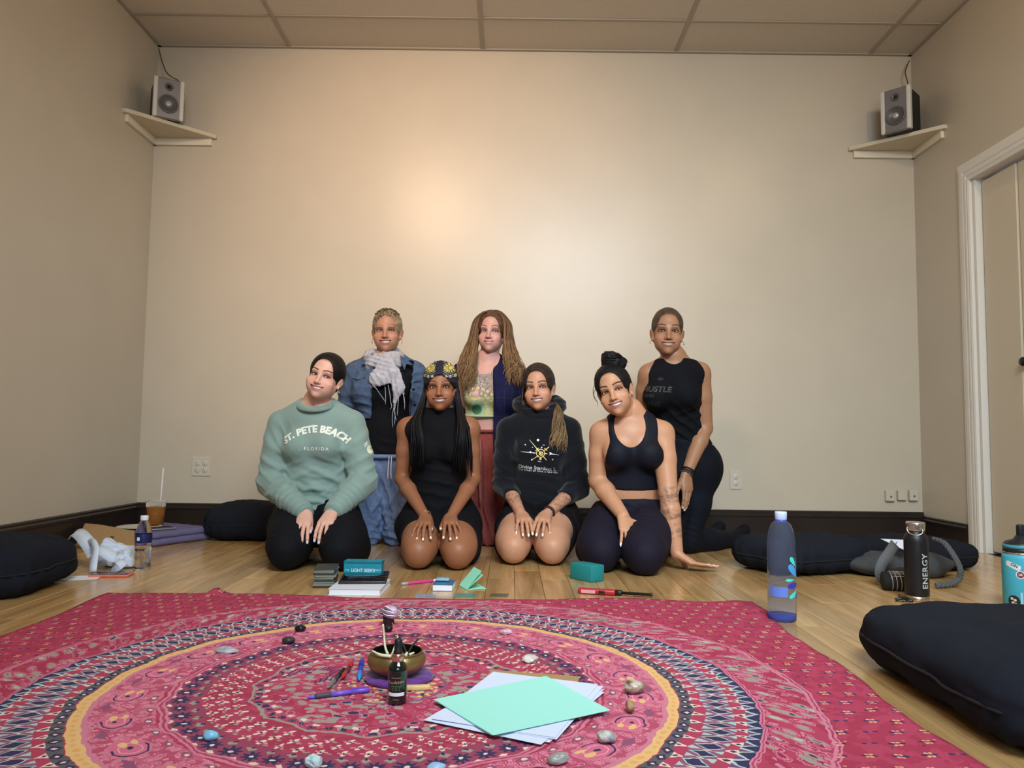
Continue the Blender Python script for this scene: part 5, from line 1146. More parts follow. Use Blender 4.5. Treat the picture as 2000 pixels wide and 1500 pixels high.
# ================================================================== woman in the black sports bra, front row right
def person_bra():
    J = JD(nb=(1232,812,3.58), ch=(1232,872,3.60), wa=(1232,960,3.64), pe=(1232,1010,3.68), sL=(1176,846,3.60), sR=(1293,846,3.58), eL=(1168,940,3.62), eR=(1305,962,3.50), wL=(1217,1008,3.40), wR=(1322,1072,3.42),
           hL=(1196,1014,3.70), hR=(1272,1014,3.68), kL=(1172,1072,3.40), kR=(1257,1078,3.33))
    for k in ('kL','kR'): J[k] = setz(J[k],.098)
    J['wR'] = setz(D(1322,1078,3.44),.070)
    up = nrm(J['nb']-J['pe'])
    p = Person('woman with a top bun and black sports bra kneeling rightmost in the front row', (J['pe'][0],3.55))
    sk = A3(*lin(194,142,110)); nail = lin(244,240,236)
    hd, H = add_head(p, J['nb']-up*.01, D(1194.5,763,3.445), yaw=.30, pitch=-.02, roll=-.30, sc=1.03, skin=sk, lip=lin(164,96,90), brow=lin(36,28,27), browW=1.0, smile=.0058, iris=(52,36,26), wide=.99, jaw=.95, hairbase=lin(20,18,20), mouthw=.0345, nose=1.1, eyeh=.0045, neck_r=.053)
    hl = hand(p.root, J['eL'], J['wL'], A3(.12,-.62,-.62), A3(.35,-.75,.60), 1, sk, nail, spread=(.05,-.02,-.10,-.18), curl=((.18,.2,.15),)*4, thumb_a=1.32, thumb_down=-.12, nail_len=.006, sc=.97, thumb_curl=.1)
    hr = hand(p.root, J['eR'], J['wR'], A3(.80,-.35,-.42), A3(.25,.1,1.), 1, sk, nail, spread=(-.02,.06,.02,-.1), curl=((-.34,-.06,.0),)*4, thumb_a=-1.15*-1 if False else 1.2, thumb_down=.35, nail_len=.005, sc=.97, wr=.026)
    def ink(V, col):
        for a, b, t0, t1 in ((J['eR']+(J['sR']-J['eR'])*.25,J['wR'],.12,.86),):
            ba = b-a; t = np.clip(((V-a)@ba)/(ba@ba),0,1); d = np.linalg.norm(V-a-ba*t[:,None],axis=1)
            m = (d < .062)*SM(t,t0,t0+.06)*(1-SM(t,t1-.06,t1))*SM(wnoise(V,95,4)+.6*wnoise(V,240,5),-.3,.6)*.62; col = col*(1-m[:,None])+np.array(lin(72,66,66))*m[:,None]
        return col
    T = torso(J,1.06,1.16,hip=1.03)
    p.finish_body([T,*arms(J,(.056,.053,.042,.043,.028)),seiza(J,.098,.093)], [hd,hl,hr], sk, .0048, ink)
    m_l = fabric('plum_black_legging', (27,24,38), .75, .12)
    L = seiza(J,.102,.097)+[(RCn(J['wa'],J['pe'],.128,.172,.80,(0,-1,0)),.05),(RCn(J['hL']+A3(-.05,-.0,-.06),J['kL']+A3(-.02,.10,-.02),.088,.076),.05),(RCn(J['hR']+A3(.05,-.0,-.06),J['kR']+A3(.02,.10,-.02),.088,.076),.05)]
    F = solid(L,.0058,.004); F.half((0,0,.003),(0,0,-1)); F.half(D(1232,972,3.5),(0,.15,1),.004)
    p.garment('leggings', F, m_l, [(D(1232,1005,3.52),A3(0,-.3,1),.03,.003,.12),(J['kR']+A3(0,.05,.06),A3(0,.8,1),.03,.002,.1)])
    m_b = fabric('black_bra_knit', (19,21,32), .65, .08)
    F = solid(T,.0042,.006); F.half(D(1232,961,3.50),(0,.1,-1),.004); F.half(J['nb']+up*.03,(0,.0,1))
    F.cut(ELn(D(1231,845,3.50)+A3(0,0,.035),(.071,.14,.102)),.006); F.cut(ELn(J['nb']+A3(0,.0,.060),(.074,.12,.095)),.006)
    for s_, sd in (('sL',-1),('sR',1)): 
        F.cut(BXn(J[s_]+A3(sd*(.082 if sd < 0 else .072),0,.065),(.10,.25,.13),None,.03),.015)
        for dy, rr_ in ((0,0),(-.06,-.006),(-.12,-.012)): F.cut(RCn(J[s_]+A3(sd*.020,dy,-.04),J[s_]+A3(sd*.060,dy,-.15),.046+rr_,.060+rr_),.025)
    p.garment('sports_bra', F, m_b)
    q = ringtube(J['nb']+A3(.0,-.022,-.022),A3(0,-.75,1),.072,.0009,seg=40,tn=5); mobj('necklace', (q[0]-p.root,q[1]), pm('gold_chain',lin(222,190,120),.25,1.), p.t)
    n_, f_, l_ = hr[3]['n'], hr[3]['f'], hr[3]['l']; tp = hr[3]['tips'][4]; q = ringtube(tp[0]-tp[1]*.030,tp[1],.0115,.0022,seg=18,tn=6); mobj('ring', (q[0]-p.root,q[1]), pm('silver',lin(215,215,220),.2,1.), p.t)
    # hair with a messy bun
    hc0 = lin(19,17,20); hv, hq, hc = hair_cap(H,.009,back=-.065,col=hc0,noise=.001,ridge=.0006); p.mesh('hair',(hv,hq),m_hair,hc)
    b0 = H['tow'](A3(.026,.028,.134))+p.root; P, Rr, Cc = [], [], []; rr = random.Random(41)
    F = solid([(ELn(b0,(.050,.046,.038)),0),(ELn(b0+A3(.030,.0,-.012),(.040,.036,.03)),.02),(ELn(b0+A3(-.012,.0,.016),(.030,.034,.026)),.02),(ELn(b0+A3(.0,.01,-.035),(.045,.05,.03)),.03)],.004); V, Q = F.mesh(); V = V+F.normals(V)*(.005*wnoise(V,60,3))[:,None]; p.mesh('bun',(V-p.root,Q),m_hair,np.tile(np.array(hc0),(len(V),1)))
    for i in range(44):
        a, b = rr.uniform(0,2*PI), rr.uniform(-.6,1.); d = A3(math.cos(a),math.sin(a),0); r_ = .040*math.sqrt(1-min(.9,abs(b))**2)+.006; pts = [b0+d*r_+A3(0,0,b*.030)]
        for j in range(4): a += .55; r_ += rr.uniform(-.002,.003); b += rr.uniform(-.15,.2); pts.append(b0+A3(math.cos(a),math.sin(a),0)*r_+A3(0,0,b*.030))
        P.append(np.array(pts)); Rr.append(rr.uniform(.004,.007)); Cc.append(np.array(hc0)*rr.uniform(.7,1.8))
    for q_ in ([(.03,.03,.165),(.055,.03,.135),(.078,.03,.10),(.088,.03,.085)],[(.03,.02,.16),(.06,.02,.14),(.085,.02,.118),(.094,.02,.10)],[(.0,.02,.165),(.002,.02,.178),(.010,.02,.182),(.016,.02,.172)],[(-.066,-.02,.06),(-.086,-.03,.03),(-.092,-.03,-.01),(-.084,-.02,-.03)],[(-.066,-.02,.04),(-.090,-.03,.01),(-.083,-.03,-.03),(-.094,-.02,-.05)]):
        P.append(np.array([H['tow'](A3(*v))+p.root for v in q_])); Rr.append(.0014); Cc.append(np.array(hc0))
    v, f, c = locks(P,Rr,Cc,5,12,.7); mobj('bun_strands', (v-p.root,f), m_hair, p.t, True, c)['kind'] = 'stuff'
    return p
# ================================================================== woman in the black tank top, back row right
def person_tank():
    J = JD(nb=(1318,704,3.90), ch=(1312,762,3.92), wa=(1322,840,3.98), pe=(1346,905,4.02), sL=(1268,732,3.92), sR=(1366,728,3.92), eL=(1255,800,3.98), eR=(1376,836,3.94), wL=(1262,870,3.86), wR=(1341,925,3.82),
           hL=(1322,915,3.99), hR=(1366,915,4.03), kL=(1308,1062,3.88), kR=(1340,1062,3.95))
    J['kL'], J['kR'] = setz(J['kL'],.062), setz(J['kR'],.062); up = nrm(J['nb']-J['pe']); fr = nrm(A3(-.35,-1,0))
    p = Person('woman with cropped hair and black tank top kneeling upright behind the right end', (J['kR'][0],3.96))
    sk = A3(*lin(161,117,88)); nail = lin(236,222,210)
    hd, H = add_head(p, J['nb']-up*.015, D(1306,645.5,3.80), yaw=.12, pitch=.03, roll=.04, sc=1.07, skin=sk, lip=lin(150,92,82), brow=lin(50,38,34), browW=.9, smile=.0040, iris=(46,34,28), wide=.97, jaw=.93, hairbase=lin(70,56,42), mouthw=.0355, nose=1.08, eyeh=.0044, neck_r=.052)
    hl = hand(p.root, J['eL'], J['wL'], A3(.1,-.3,-1), A3(-.6,-.8,0), -1, sk, nail); hr = hand(p.root, J['eR'], J['wR'], A3(.02,-.25,-1), A3(.55,-.8,.1), -1, sk, nail, spread=(-.06,.02,.10,.30), curl=((.15,.2,.15),)*4, thumb_a=.5, sc=.98)
    an = {}
    L0 = []
    for s_, ax_, fx in (('L',(1392,1050,4.20),(1402,1034,4.26)),('R',(1432,1057,4.20),(1450,1040,4.26))):
        h, k = J['h'+s_], J['k'+s_]; a_, f_ = D(*ax_), D(*fx); a_ = setz(a_,max(a_[2],.042)); an[s_] = (a_,f_)
        L0 += [(RCn(h,(h+k)/2,.098,.084),.03),(RCn((h+k)/2,k,.084,.064),.03),(RCn(k+A3(.01,.02,0),k+(a_-k)*.45,.060,.058),.03),(RCn(k+(a_-k)*.45,a_,.058,.036),.03)]
    T = torso(J,1.02,1.12,fr,1.0)
    feet = [(RCn(an[s_][0],an[s_][1],.034,.030),.02) for s_ in 'LR']
    p.finish_body([T,*arms(J,(.056,.052,.041,.042,.0265)),L0,feet], [hd,hl,hr], sk, .0048)
    m_l = fabric('navy_black_legging', (14,17,27), .8, .1)
    F = solid(L0+[(RCn(J['wa'],J['pe'],.118,.156,.86,fr),.05),(ELn(J['hR']+A3(.015,.04,-.01),(.10,.10,.12)),.05)],.0058,.004); F.half((0,0,.003),(0,0,-1)); F.half(D(1330,858,3.95),(.15,0,1),.004)
    p.garment('leggings', F, m_l, [(D(1345,1045,3.88),A3(.4,0,1),.03,.003,.08)])
    m_sk = fabric('black_sock', (18,18,22), .9)
    for s_ in 'LR':
        a_, f_ = an[s_]; d = nrm(f_-a_); F = solid([(RCn(a_-d*.0,f_,.039,.033),0),(RCn(f_,f_+A3(.012,-.01,.020),.033,.028),.02),(RCn(a_,a_+A3(0,0,-.006),.040,.038),.02)],.005); F.half((0,0,.003),(0,0,-1)); p.garment('sock', F, m_sk)
    m_b = fabric('black_tank_jersey', (12,13,19), .85)
    F = solid(T,.0045,.008); F.half(D(1330,874,3.95),(.1,0,-1),.006); F.half(J['nb']+up*.005,(0,.1,1)); F.cut(ELn(J['nb']+fr*.05+A3(0,0,.040),(.056,.10,.066)),.006); F.cut(RCn(J['nb']-up*.06,J['nb']+up*.1,.056,.054),.004)
    for s_, sd in (('sL',-1),('sR',1)): F.cut(RCn(J[s_]+A3(sd*.030,-.01,.14),J[s_]+A3(sd*.036,-.01,-.085),.056,.050),.012)
    o, V, Q = p.garment('tank_top', F, m_b, [(D(1330,830,3.9),A3(.8,0,1),.05,.006,.10),(D(1345,800,3.9),A3(-.5,0,1),.05,.004,.08)])
    m_pr = pm('charcoal_print', lin(56,55,52), .6)
    xd, yd, ry = (1,-.30,-.02), (0,-.05,1), (.28,1,0)
    printed(p, text_mesh('HUSTLE', .040, .0003, .0012, 1.02, .18), D(1281,760,3.78), V, Q, m_pr, .25, xd=xd, yd=yd, ray=ry)
    printed(p, text_mesh('AND', .024, .0003, .0002, 1.05), D(1266,772.5,3.78), V, Q, m_pr, .25, xd=xd, yd=yd, ray=ry)
    printed(p, text_mesh('SHINE', .034, .0003, .0006, 1.0), D(1270,789,3.78), V, Q, pm('faint_print',lin(36,36,37),.6), .25, xd=xd, yd=yd, ray=ry)
    rays = []
    for a in np.linspace(.2,PI-.2,7): d = np.array([math.cos(a),math.sin(a)]); n_ = np.array([-d[1],d[0]]); rays.append((np.array([(*(d*.008+n_*.001),0),(*(d*.008-n_*.001),0),(*(d*.018-n_*.0004),0),(*(d*.018+n_*.0004),0)]),[(0,1,2,3)]))
    hc_ = [(0,0,0)]+[(.006*math.cos(a),.006*math.sin(a),0) for a in np.linspace(0,PI,9)]; rays.append((np.array(hc_),[(0,i,i+1) for i in range(1,9)]))
    printed(p, merge(rays), D(1288,741,3.78), V, Q, m_pr, .2, name='printed_sun', xd=xd, yd=yd, ray=ry)
    d = nrm(J['wR']-J['eR'])
    for i, (t, m_, tr) in enumerate(((.018,pm('black_band',lin(18,18,20),.5),.0045),(.006,pm('dark_beads',lin(44,36,38),.4),.0038),(-.004,pm('wood_beads',lin(84,66,62),.5),.0034))):
        q = ringtube(J['wR']-d*t,d,.0305,tr); mobj('bracelet', (q[0]-p.root,q[1]), m_, p.t)
    for s in (-1,1): q = ringtube(A3(0,0,0),A3(1,.3,0),.0065,.0013,seg=16,tn=6); mobj('hoop_earring', (q[0]+H['tow'](A3(s*.080,.002,-.050)),q[1]), pm('silver',lin(215,215,220),.2,1.), p.t)
    hv, hq, hc = hair_cap(H,.0035,back=-.06,col=lin(72,58,46),noise=.0006,ridge=.0008); p.mesh('hair',(hv,hq),m_hair,hc)
    return p
for fn in (person_sweatshirt, person_denim, person_headwrap, person_curly, person_hoodie, person_bra, person_tank):
    fn()
# ------------------------------------------------------------------ black floor cushions
m_cush = pm('cushion_cotton', lin(29,32,40), .93, noise=(500,.14), bump=(420,.5,.0012), spec=.12)
m_cush2 = pm('cushion_piping', lin(20,22,26), .9)
def cushion(label, c, rz, sx, sy, sz, seed, pz=2.3, pxy=5.0, tilt=0., sag=.0, zip_=False):
    t = thing('floor_cushion', label, 'cushion', (c[0],c[1],0), rz, 'black floor cushions')
    n = 26; V, Fc, key = [], [], {}
    for fcn in range(6):
        a = fcn//2; s = 1 if fcn%2 else -1; ids = np.zeros((n+1,n+1), int)
        for i in range(n+1):
            for j in range(n+1):
                u, v = 2*i/n-1, 2*j/n-1; q = [0,0,0]; q[a] = s; q[(a+1)%3] = u; q[(a+2)%3] = v; k = tuple(round(x,5) for x in q)
                if k not in key: key[k] = len(V); V.append(q)
                ids[i,j] = key[k]
        for i in range(n):
            for j in range(n):
                f = (ids[i,j],ids[i+1,j],ids[i+1,j+1],ids[i,j+1]); Fc.append(f if s > 0 else f[::-1])
    P = np.array(V, float); R = (np.abs(P[:,0])**pxy+np.abs(P[:,1])**pxy)**(1/pxy); Rt = (R**pz+np.abs(P[:,2])**pz)**(1/pz); P = P/Rt[:,None]
    P = P*A3(sx/2,sy/2,sz/2); N = nrm2(P*A3(1/sx**2,1/sy**2,1/sz**2))
    P = P+N*(.010*wnoise(P,9,seed)+.0045*wnoise(P,26,seed+1)+.002*wnoise(P,70,seed+2))[:,None]
    for k in range(4):                           # creases from the corners
        a = PI/4+k*PI/2; cpt = A3(math.copysign(sx*.40,math.cos(a)),math.copysign(sy*.40,math.sin(a)),0); d = P-cpt; w = np.exp(-(d*d).sum(1)/(.12**2)); P = P+N*(w*.006*np.sin(2*PI*(d@A3(math.cos(a),-math.sin(a),.3))/.05))[:,None]
    P[:,2] += sag*np.maximum(0,1-(np.hypot(P[:,0]/sx,P[:,1]/sy)*2.2)**2)*(P[:,2] > 0)*-1
    z = P[:,2]-P[:,2].min(); flat = .030; z = np.where(z < flat, z*.28, z-flat*.72); P[:,2] = z+.0005; P[:,2] *= 1+tilt*P[:,0]
    mobj('cover', (P,Fc), m_cush, t)
    # sewn edge round the middle
    th = np.linspace(0,2*PI,97)[:-1]; L = []
    for a in th:
        c_, s_ = math.cos(a), math.sin(a); r = (abs(c_)**pxy+abs(s_)**pxy)**(-1/pxy); L.append((c_*r*sx/2*1.002,s_*r*sy/2*1.002,0))
    L = np.array(L); tree = P; idx = [int(np.argmin(((tree[:,:2]-q[:2])**2).sum(1)+(np.abs(tree[:,2]-z.max()*.42))**2*.8)) for q in L]
    Pp = P[idx]*A3(1.004,1.004,1); Pp = (Pp+np.roll(Pp,1,0)+np.roll(Pp,-1,0))/3; v, f = tube(np.vstack([Pp,Pp[:1]]),.0035,6); mobj('piping', (v,f), m_cush2, t)
    return t
cushion('big square black floor cushion in the right foreground, cut by the frame', (1.30,1.73), -.05, .80, .72, .176, 3, sag=.0, pxy=8, pz=3.4)
cushion('plump black floor cushion at the left edge beside the white bag', (-1.93,2.82), .06, .56, .48, .215, 5, pz=3.0, pxy=5)
cushion('black floor cushion against the back wall, behind the sage sweatshirt', (-1.37,4.36), .05, .60, .42, .215, 8, pz=3.0, pxy=5)
cushion('black floor cushion beside the kneeling woman\'s socks, behind the tall blue bottle', (1.32,3.51), .40, .54, .42, .165, 11, pz=3.0, pxy=5)
cushion('black floor cushion by the dark baseboard, behind the grey braided bag', (1.88,3.66), .35, .48, .46, .140, 14, pz=2.8, pxy=4)
# ------------------------------------------------------------------ bottles
m_clear = pm('clear_plastic', (1,1,1), .05, trans=1., ior=1.10, spec=.5)
m_water = pm('water', (.98,.99,1), .0, trans=1., ior=1.12)
def put(name, label, cat, x, y, z=0., rz=0., group=None): return thing(name, label, cat, (x,y,z), rz, group)
t = put('water_bottle', 'small clear plastic water bottle with white cap and navy label, left side', 'bottle', -1.542, 3.275)
wp = [(.0,.004),(.024,.0),(.031,.004),(.0325,.014),(.0315,.030),(.0300,.040),(.0318,.050),(.0322,.062),(.0300,.074),(.0318,.084),(.0322,.098),(.0312,.108),(.0322,.112),(.0322,.150),(.0318,.154),(.030,.166),(.024,.186),(.0155,.202),(.0130,.206),(.0130,.218),(.0115,.218)]
mobj('bottle_body', lathe(wp,36,False), m_clear, t)
mobj('water', lathe([(r-.0012,z+.0015) for r,z in wp if z < .100 and r > .001],36), m_water, t)
mobj('label', lathe([(.0326,.113),(.0328,.114),(.0328,.148),(.0326,.149)],36,False), pm('navy_label',lin(24,34,84),.4), t)
mobj('label_square', xf(bxf(.011,.0006,.014,c=(0,0,0)),(-.006,-.0329,.131)), pm('label_white',lin(222,226,230),.5), t, False)
mobj('cap', lathe([(.0,.206),(.0155,.206),(.0158,.208),(.0158,.222),(.0148,.225),(0,.225)],28), pm('cap_white',lin(226,230,236),.4), t)
t = put('water_bottle', 'tall blue-tinted water bottle with teal droplet print beside the tapestry corner', 'bottle', .873, 2.50)
bp = [(.0,.010),(.020,.008),(.034,.002),(.040,.0),(.0435,.005),(.0440,.014),(.0436,.10),(.0434,.20),(.0434,.238),(.0424,.258),(.0390,.280),(.0315,.300),(.0200,.312),(.0150,.315),(.0145,.332),(.013,.332)]
m_bl = pm('blue_tint_plastic', lin(204,216,246), .07, trans=.94, ior=1.06, spec=.5)
mobj('bottle_body', lathe(bp,48,False), m_bl, t)
mobj('base', lathe([(.0,.004),(.036,.003),(.0425,.006),(.0432,.018),(.040,.020),(.02,.012),(0,.011)],48), pm('deep_blue_plastic',lin(84,104,214),.1,trans=.6,ior=1.1), t)
mobj('neck_ring', lathe([(.0152,.306),(.0195,.309),(.0175,.316),(.0152,.318)],28,False), pm('neck_blue',lin(60,84,190),.2,trans=.3), t)
mobj('cap', lathe([(.0,.316),(.0165,.316),(.0185,.319),(.0190,.338),(.0178,.343),(0,.343)],30), pm('cap_pale_blue',lin(196,212,246),.35), t)
def wrapped(name, pts2, parent, mat, r=.0446, a0=-PI/2):   # a flat print shape wrapped on a round wall: (arc length, height)
    bm = bmesh.new(); vs = [bm.verts.new((x,z,0)) for x, z in pts2]; bm.faces.new(vs); bmesh.ops.triangulate(bm, faces=bm.faces[:])
    for _ in range(3):
        L = [e for e in bm.edges if e.calc_length() > .008]
        if not L: break
        bmesh.ops.subdivide_edges(bm, edges=L, cuts=1); bmesh.ops.triangulate(bm, faces=[f for f in bm.faces if len(f.verts) > 3])
    bm.verts.index_update(); v = np.array([(r*math.cos(a0+p.co.x/r),r*math.sin(a0+p.co.x/r),p.co.y) for p in bm.verts]); f = [tuple(q.index for q in fc.verts) for fc in bm.faces]; bm.free()
    return mobj(name, (v,f), mat, parent)
def drop(x, z, L, w, ang, n=18):                # teardrop outline: tip at (x,z), pointing to ang
    P = []
    for i in range(n):
        a = 2*PI*i/n; d = L*(.5-.5*math.cos(a)); e = w*math.sin(a)*math.sin(a/2)**1.2 if a < PI else -w*math.sin(2*PI-a)*math.sin((2*PI-a)/2)**1.2
        P.append((x+d*math.cos(ang)-e*math.sin(ang), z+d*math.sin(ang)+e*math.cos(ang)))
    return P
c_teal, c_sky, c_ind, c_per = pm('print_teal',lin(70,224,208),.4), pm('print_sky',lin(72,158,232),.4), pm('print_indigo',lin(62,54,176),.4), pm('print_periwinkle',lin(98,132,216),.4)
for d, m in ((drop(.050,.134,.062,.0150,2.31),c_sky),(drop(.0365,.173,.038,.0105,2.2),c_teal),(drop(.032,.132,.035,.006,PI),c_teal),(drop(.060,.136,.066,.012,1.62),c_teal),(drop(.058,.102,.055,.0100,PI+.47),c_teal),(drop(.060,.107,.040,.009,PI+1.07),c_ind),(drop(.060,.116,.056,.0125,PI+.05),c_ind)): wrapped('droplet_print', d, t, m)
wrapped('band_print', [(-.058,.079),(.004,.079),(.004,.110),(-.058,.110)], t, c_per, .0445)
t = put('flask', 'slim black steel flask with white upright lettering and silver cap, right side', 'flask', 1.487, 2.845)
mobj('flask_body', lathe([(.0,.018),(.0405,.018),(.041,.020),(.041,.212),(.0400,.224),(.034,.236),(.030,.242),(.030,.250),(0,.250)],44), pm('flask_black',lin(22,22,26),.42), t)
mobj('steel_base', lathe([(.0,.0),(.038,.0),(.0402,.002),(.0404,.0185),(.0,.0185)],44), pm('steel_warm',lin(196,180,158),.28,.95), t)
cp = mobj('cap', lathe([(.0,.250),(.031,.250),(.0315,.254),(.0320,.268),(.0325,.276),(.0310,.281),(0,.281)],40), pm('steel_cap',lin(206,204,200),.25,.95), t)
v, f = tube(spline([(-.032,-.004,.264),(-.036,-.010,.252),(-.030,-.020,.240),(-.012,-.034,.236),(.004,-.038,.244),(.008,-.034,.260)],18),.0020,6); mobj('carry_wire', (v,f), pm('steel_cap',lin(206,204,200),.25,.95), cp)
v, f = text_mesh('ENERGY', .0315, .0003, .0006, 1.10); v = np.stack([-v[:,1],v[:,0],v[:,2]],1); rr_ = .0414
v = np.array([(rr_*math.cos(-PI/2+(x+.012)/rr_),rr_*math.sin(-PI/2+(x+.012)/rr_),z+.108) for x, z, _ in v]); mobj('printed_lettering', (v,f), pm('lettering_white',lin(236,236,240),.5), t, False)
t = put('drink_bottle', 'wide turquoise insulated bottle with stickers and straw lid, right frame edge', 'bottle', 1.752, 2.66)
m_tq = pm('turquoise_powdercoat', lin(70,178,204), .45, noise=(60,.06))
mobj('bottle_body', lathe([(.0,.0),(.058,.0),(.0600,.003),(.0605,.170),(.0600,.186),(.0575,.194),(.055,.196),(0,.196)],52), m_tq, t)
mobj('steel_rim', lathe([(.0545,.195),(.0565,.196),(.0565,.202),(.054,.204)],44,False), pm('steel_cap',lin(206,204,200),.25,.95), t)
ld = mobj('lid', lathe([(.0,.200),(.054,.200),(.0562,.202),(.0562,.213),(.0545,.215),(.0545,.229),(.049,.236),(.026,.244),(.016,.258),(0,.258)],44), pm('lid_black',lin(30,33,38),.4), t)
mobj('lid_band', lathe([(.0548,.216),(.0570,.2165),(.0570,.2275),(.0548,.228)],44,False), pm('lid_teal',lin(64,150,164),.45), ld)
mobj('straw_spout', xf(bxf(.026,.022,.046,.006,seg=3),(0.0,0,.272)), pm('lid_black',lin(30,33,38),.4), ld)
m_st, m_ink2 = pm('sticker_white',lin(226,228,232),.4), pm('sticker_ink',lin(34,34,40),.5)
def rrect(x, z, w, h, a=0., n=5, r=.006):
    P = []
    for cx_, cz_, a0 in ((w/2-r,h/2-r,0),(-w/2+r,h/2-r,PI/2),(-w/2+r,-h/2+r,PI),(w/2-r,-h/2+r,1.5*PI)):
        for i in range(n): b = a0+PI/2*i/(n-1); P.append((cx_+r*math.cos(b),cz_+r*math.sin(b)))
    return [(x+p*math.cos(a)-q*math.sin(a),z+p*math.sin(a)+q*math.cos(a)) for p, q in P]
def circ(x, z, r, n=20): return [(x+r*math.cos(2*PI*i/n),z+r*math.sin(2*PI*i/n)) for i in range(n)]
RB = .0609; AB = -PI/2-.58
def wtext(s, size, x, z, par, m, r, a0, ang=0., bold=0.):
    v, f = text_mesh(s, size, .0, bold, 1.0, sub=.006); c_, s_ = math.cos(ang), math.sin(ang); v = np.array([(r*math.cos(a0+(x+p[0]*c_-p[1]*s_)/r),r*math.sin(a0+(x+p[0]*c_-p[1]*s_)/r),z+p[0]*s_+p[1]*c_) for p in v]); return mobj('printed_lettering',(v,f),m,par,False)
s1 = wrapped('sticker', rrect(-.028,.160,.050,.018,-.35), t, m_st, RB, AB); wtext('ON', .0140, -.024, .161, s1, m_ink2, RB+.0004, AB, -.35, .0004)
s2 = wrapped('sticker', circ(-.006,.132,.0135), t, m_st, RB, AB); wrapped('sticker_disc', circ(-.006,.132,.0105), s2, pm('sticker_maroon',lin(128,52,66),.5), RB+.0003, AB); wtext('US', .0095, -.006, .132, s2, m_st, RB+.0006, AB, 0, .0004)
s3 = wrapped('sticker', rrect(.038,.128,.045,.072,0), t, m_st, RB, AB); wrapped('sticker_bar', rrect(.042,.112,.022,.009,0,3,.001), s3, m_ink2, RB+.0003, AB); wtext('RI', .0115, .030, .099, s3, m_ink2, RB+.0004, AB, 0, .0004)
s4 = wrapped('sticker', circ(-.028,.042,.0195), t, m_ink2, RB, AB)
for q in ((-.034,.050,.005),(-.024,.046,.0048),(-.031,.036,.0052),(-.022,.034,.004)): wrapped('sticker_patch', circ(*q,10), s4, pm('sticker_cream',lin(214,206,184),.5), RB+.0003, AB)
wrapped('sticker', rrect(-.004,.048,.007,.052,.02,4,.002), t, pm('sticker_pale',lin(150,206,228),.5), RB, AB)
wrapped('sticker', [(.014,.050),(.022,.046),(.034,.056),(.046,.052),(.05,.042),(.040,.034),(.028,.036),(.020,.041),(.013,.041)], t, m_st, RB, AB)
# iced tea on a plate on the folded blanket
t = tcup = put('iced_tea_cup', 'clear plastic cup of iced tea with a straw in the left corner', 'cup', D(305,1025,4.47)[0], 4.47, .070)
t.scale = (1.12,1.12,1.12); mobj('cup_wall', lathe([(.0,.002),(.036,.0),(.037,.003),(.0455,.108),(.0485,.110),(.0485,.114),(.0455,.114)],36,False), m_clear, t)
mobj('tea', lathe([(.0,.003),(.0355,.003),(.0425,.088),(0,.088)],36), pm('tea',lin(176,112,50),.05,trans=.35,ior=1.3), t)
mobj('lid', lathe([(.0,.122),(.030,.122),(.044,.117),(.0495,.114),(.0495,.110),(.048,.110)],36,False), m_clear, t)
for q in ((.012,-.012,.086),(-.016,-.008,.084),(.004,.016,.087)): mobj('ice_cube', bxf(.022,.020,.018,.004,c=q), pm('ice',lin(236,226,208),.1,trans=.8,ior=1.2), t)
v, f = tube([(.016,-.004,.01),(.026,-.010,.13),(.034,-.014,.275)],.0032,8); mobj('straw', (v,f), pm('straw_white',lin(232,230,226),.4), t)
BH = .072
bl = put('folded_blanket', 'folded dusty purple blanket by the left corner, under the white plate', 'blanket', -1.90, 4.19, 0, -.46)
m_bk = pm('dusty_purple_cotton',lin(112,106,140),.95,noise=(300,.12),bump=(300,.5,.0015),spec=.1)
for i, (z, h, sx, sy) in enumerate(((.0,.038,.43,.39),(.035,.036,.42,.375))):
    F = solid([(BXn((0,0,h/2),(sx/2,sy/2,h/2),None,h*.46),0)],.008); V, Q = F.mesh(); V = V+F.normals(V)*(.0022*wnoise(V,14,i+3)+.001*wnoise(V,40,i))[:,None]; V[:,2] = np.maximum(V[:,2]+z,z*.97+.0006); quadmesh('fold', V, Q, m_bk, bl)
q = G(272,1030,BH); pl = put('plate', 'white round plate under the iced tea cup', 'plate', q[0], q[1], BH)
mobj('plate_dish', lathe([(.0,.0),(.075,.0),(.110,.005),(.1125,.007),(.110,.0075),(.074,.0035),(0,.003)],44), pm('plate_white',lin(220,212,200),.35), pl)
q = G(303,1027,BH); tcup.location = (q[0],q[1],BH+.006)
t = put('silver_tablet', 'thin silver tablet lying on the near corner of the purple blanket', 'tablet', -1.845, 4.085, BH+.004, .75); mobj('shell', bxf(.15,.10,.007,.003), pm('tablet_silver',lin(176,178,186),.3,.6), t); mobj('screen', bxf(.135,.088,.001,c=(0,0,.0038)), pm('tablet_glass',lin(60,58,66),.1), t)
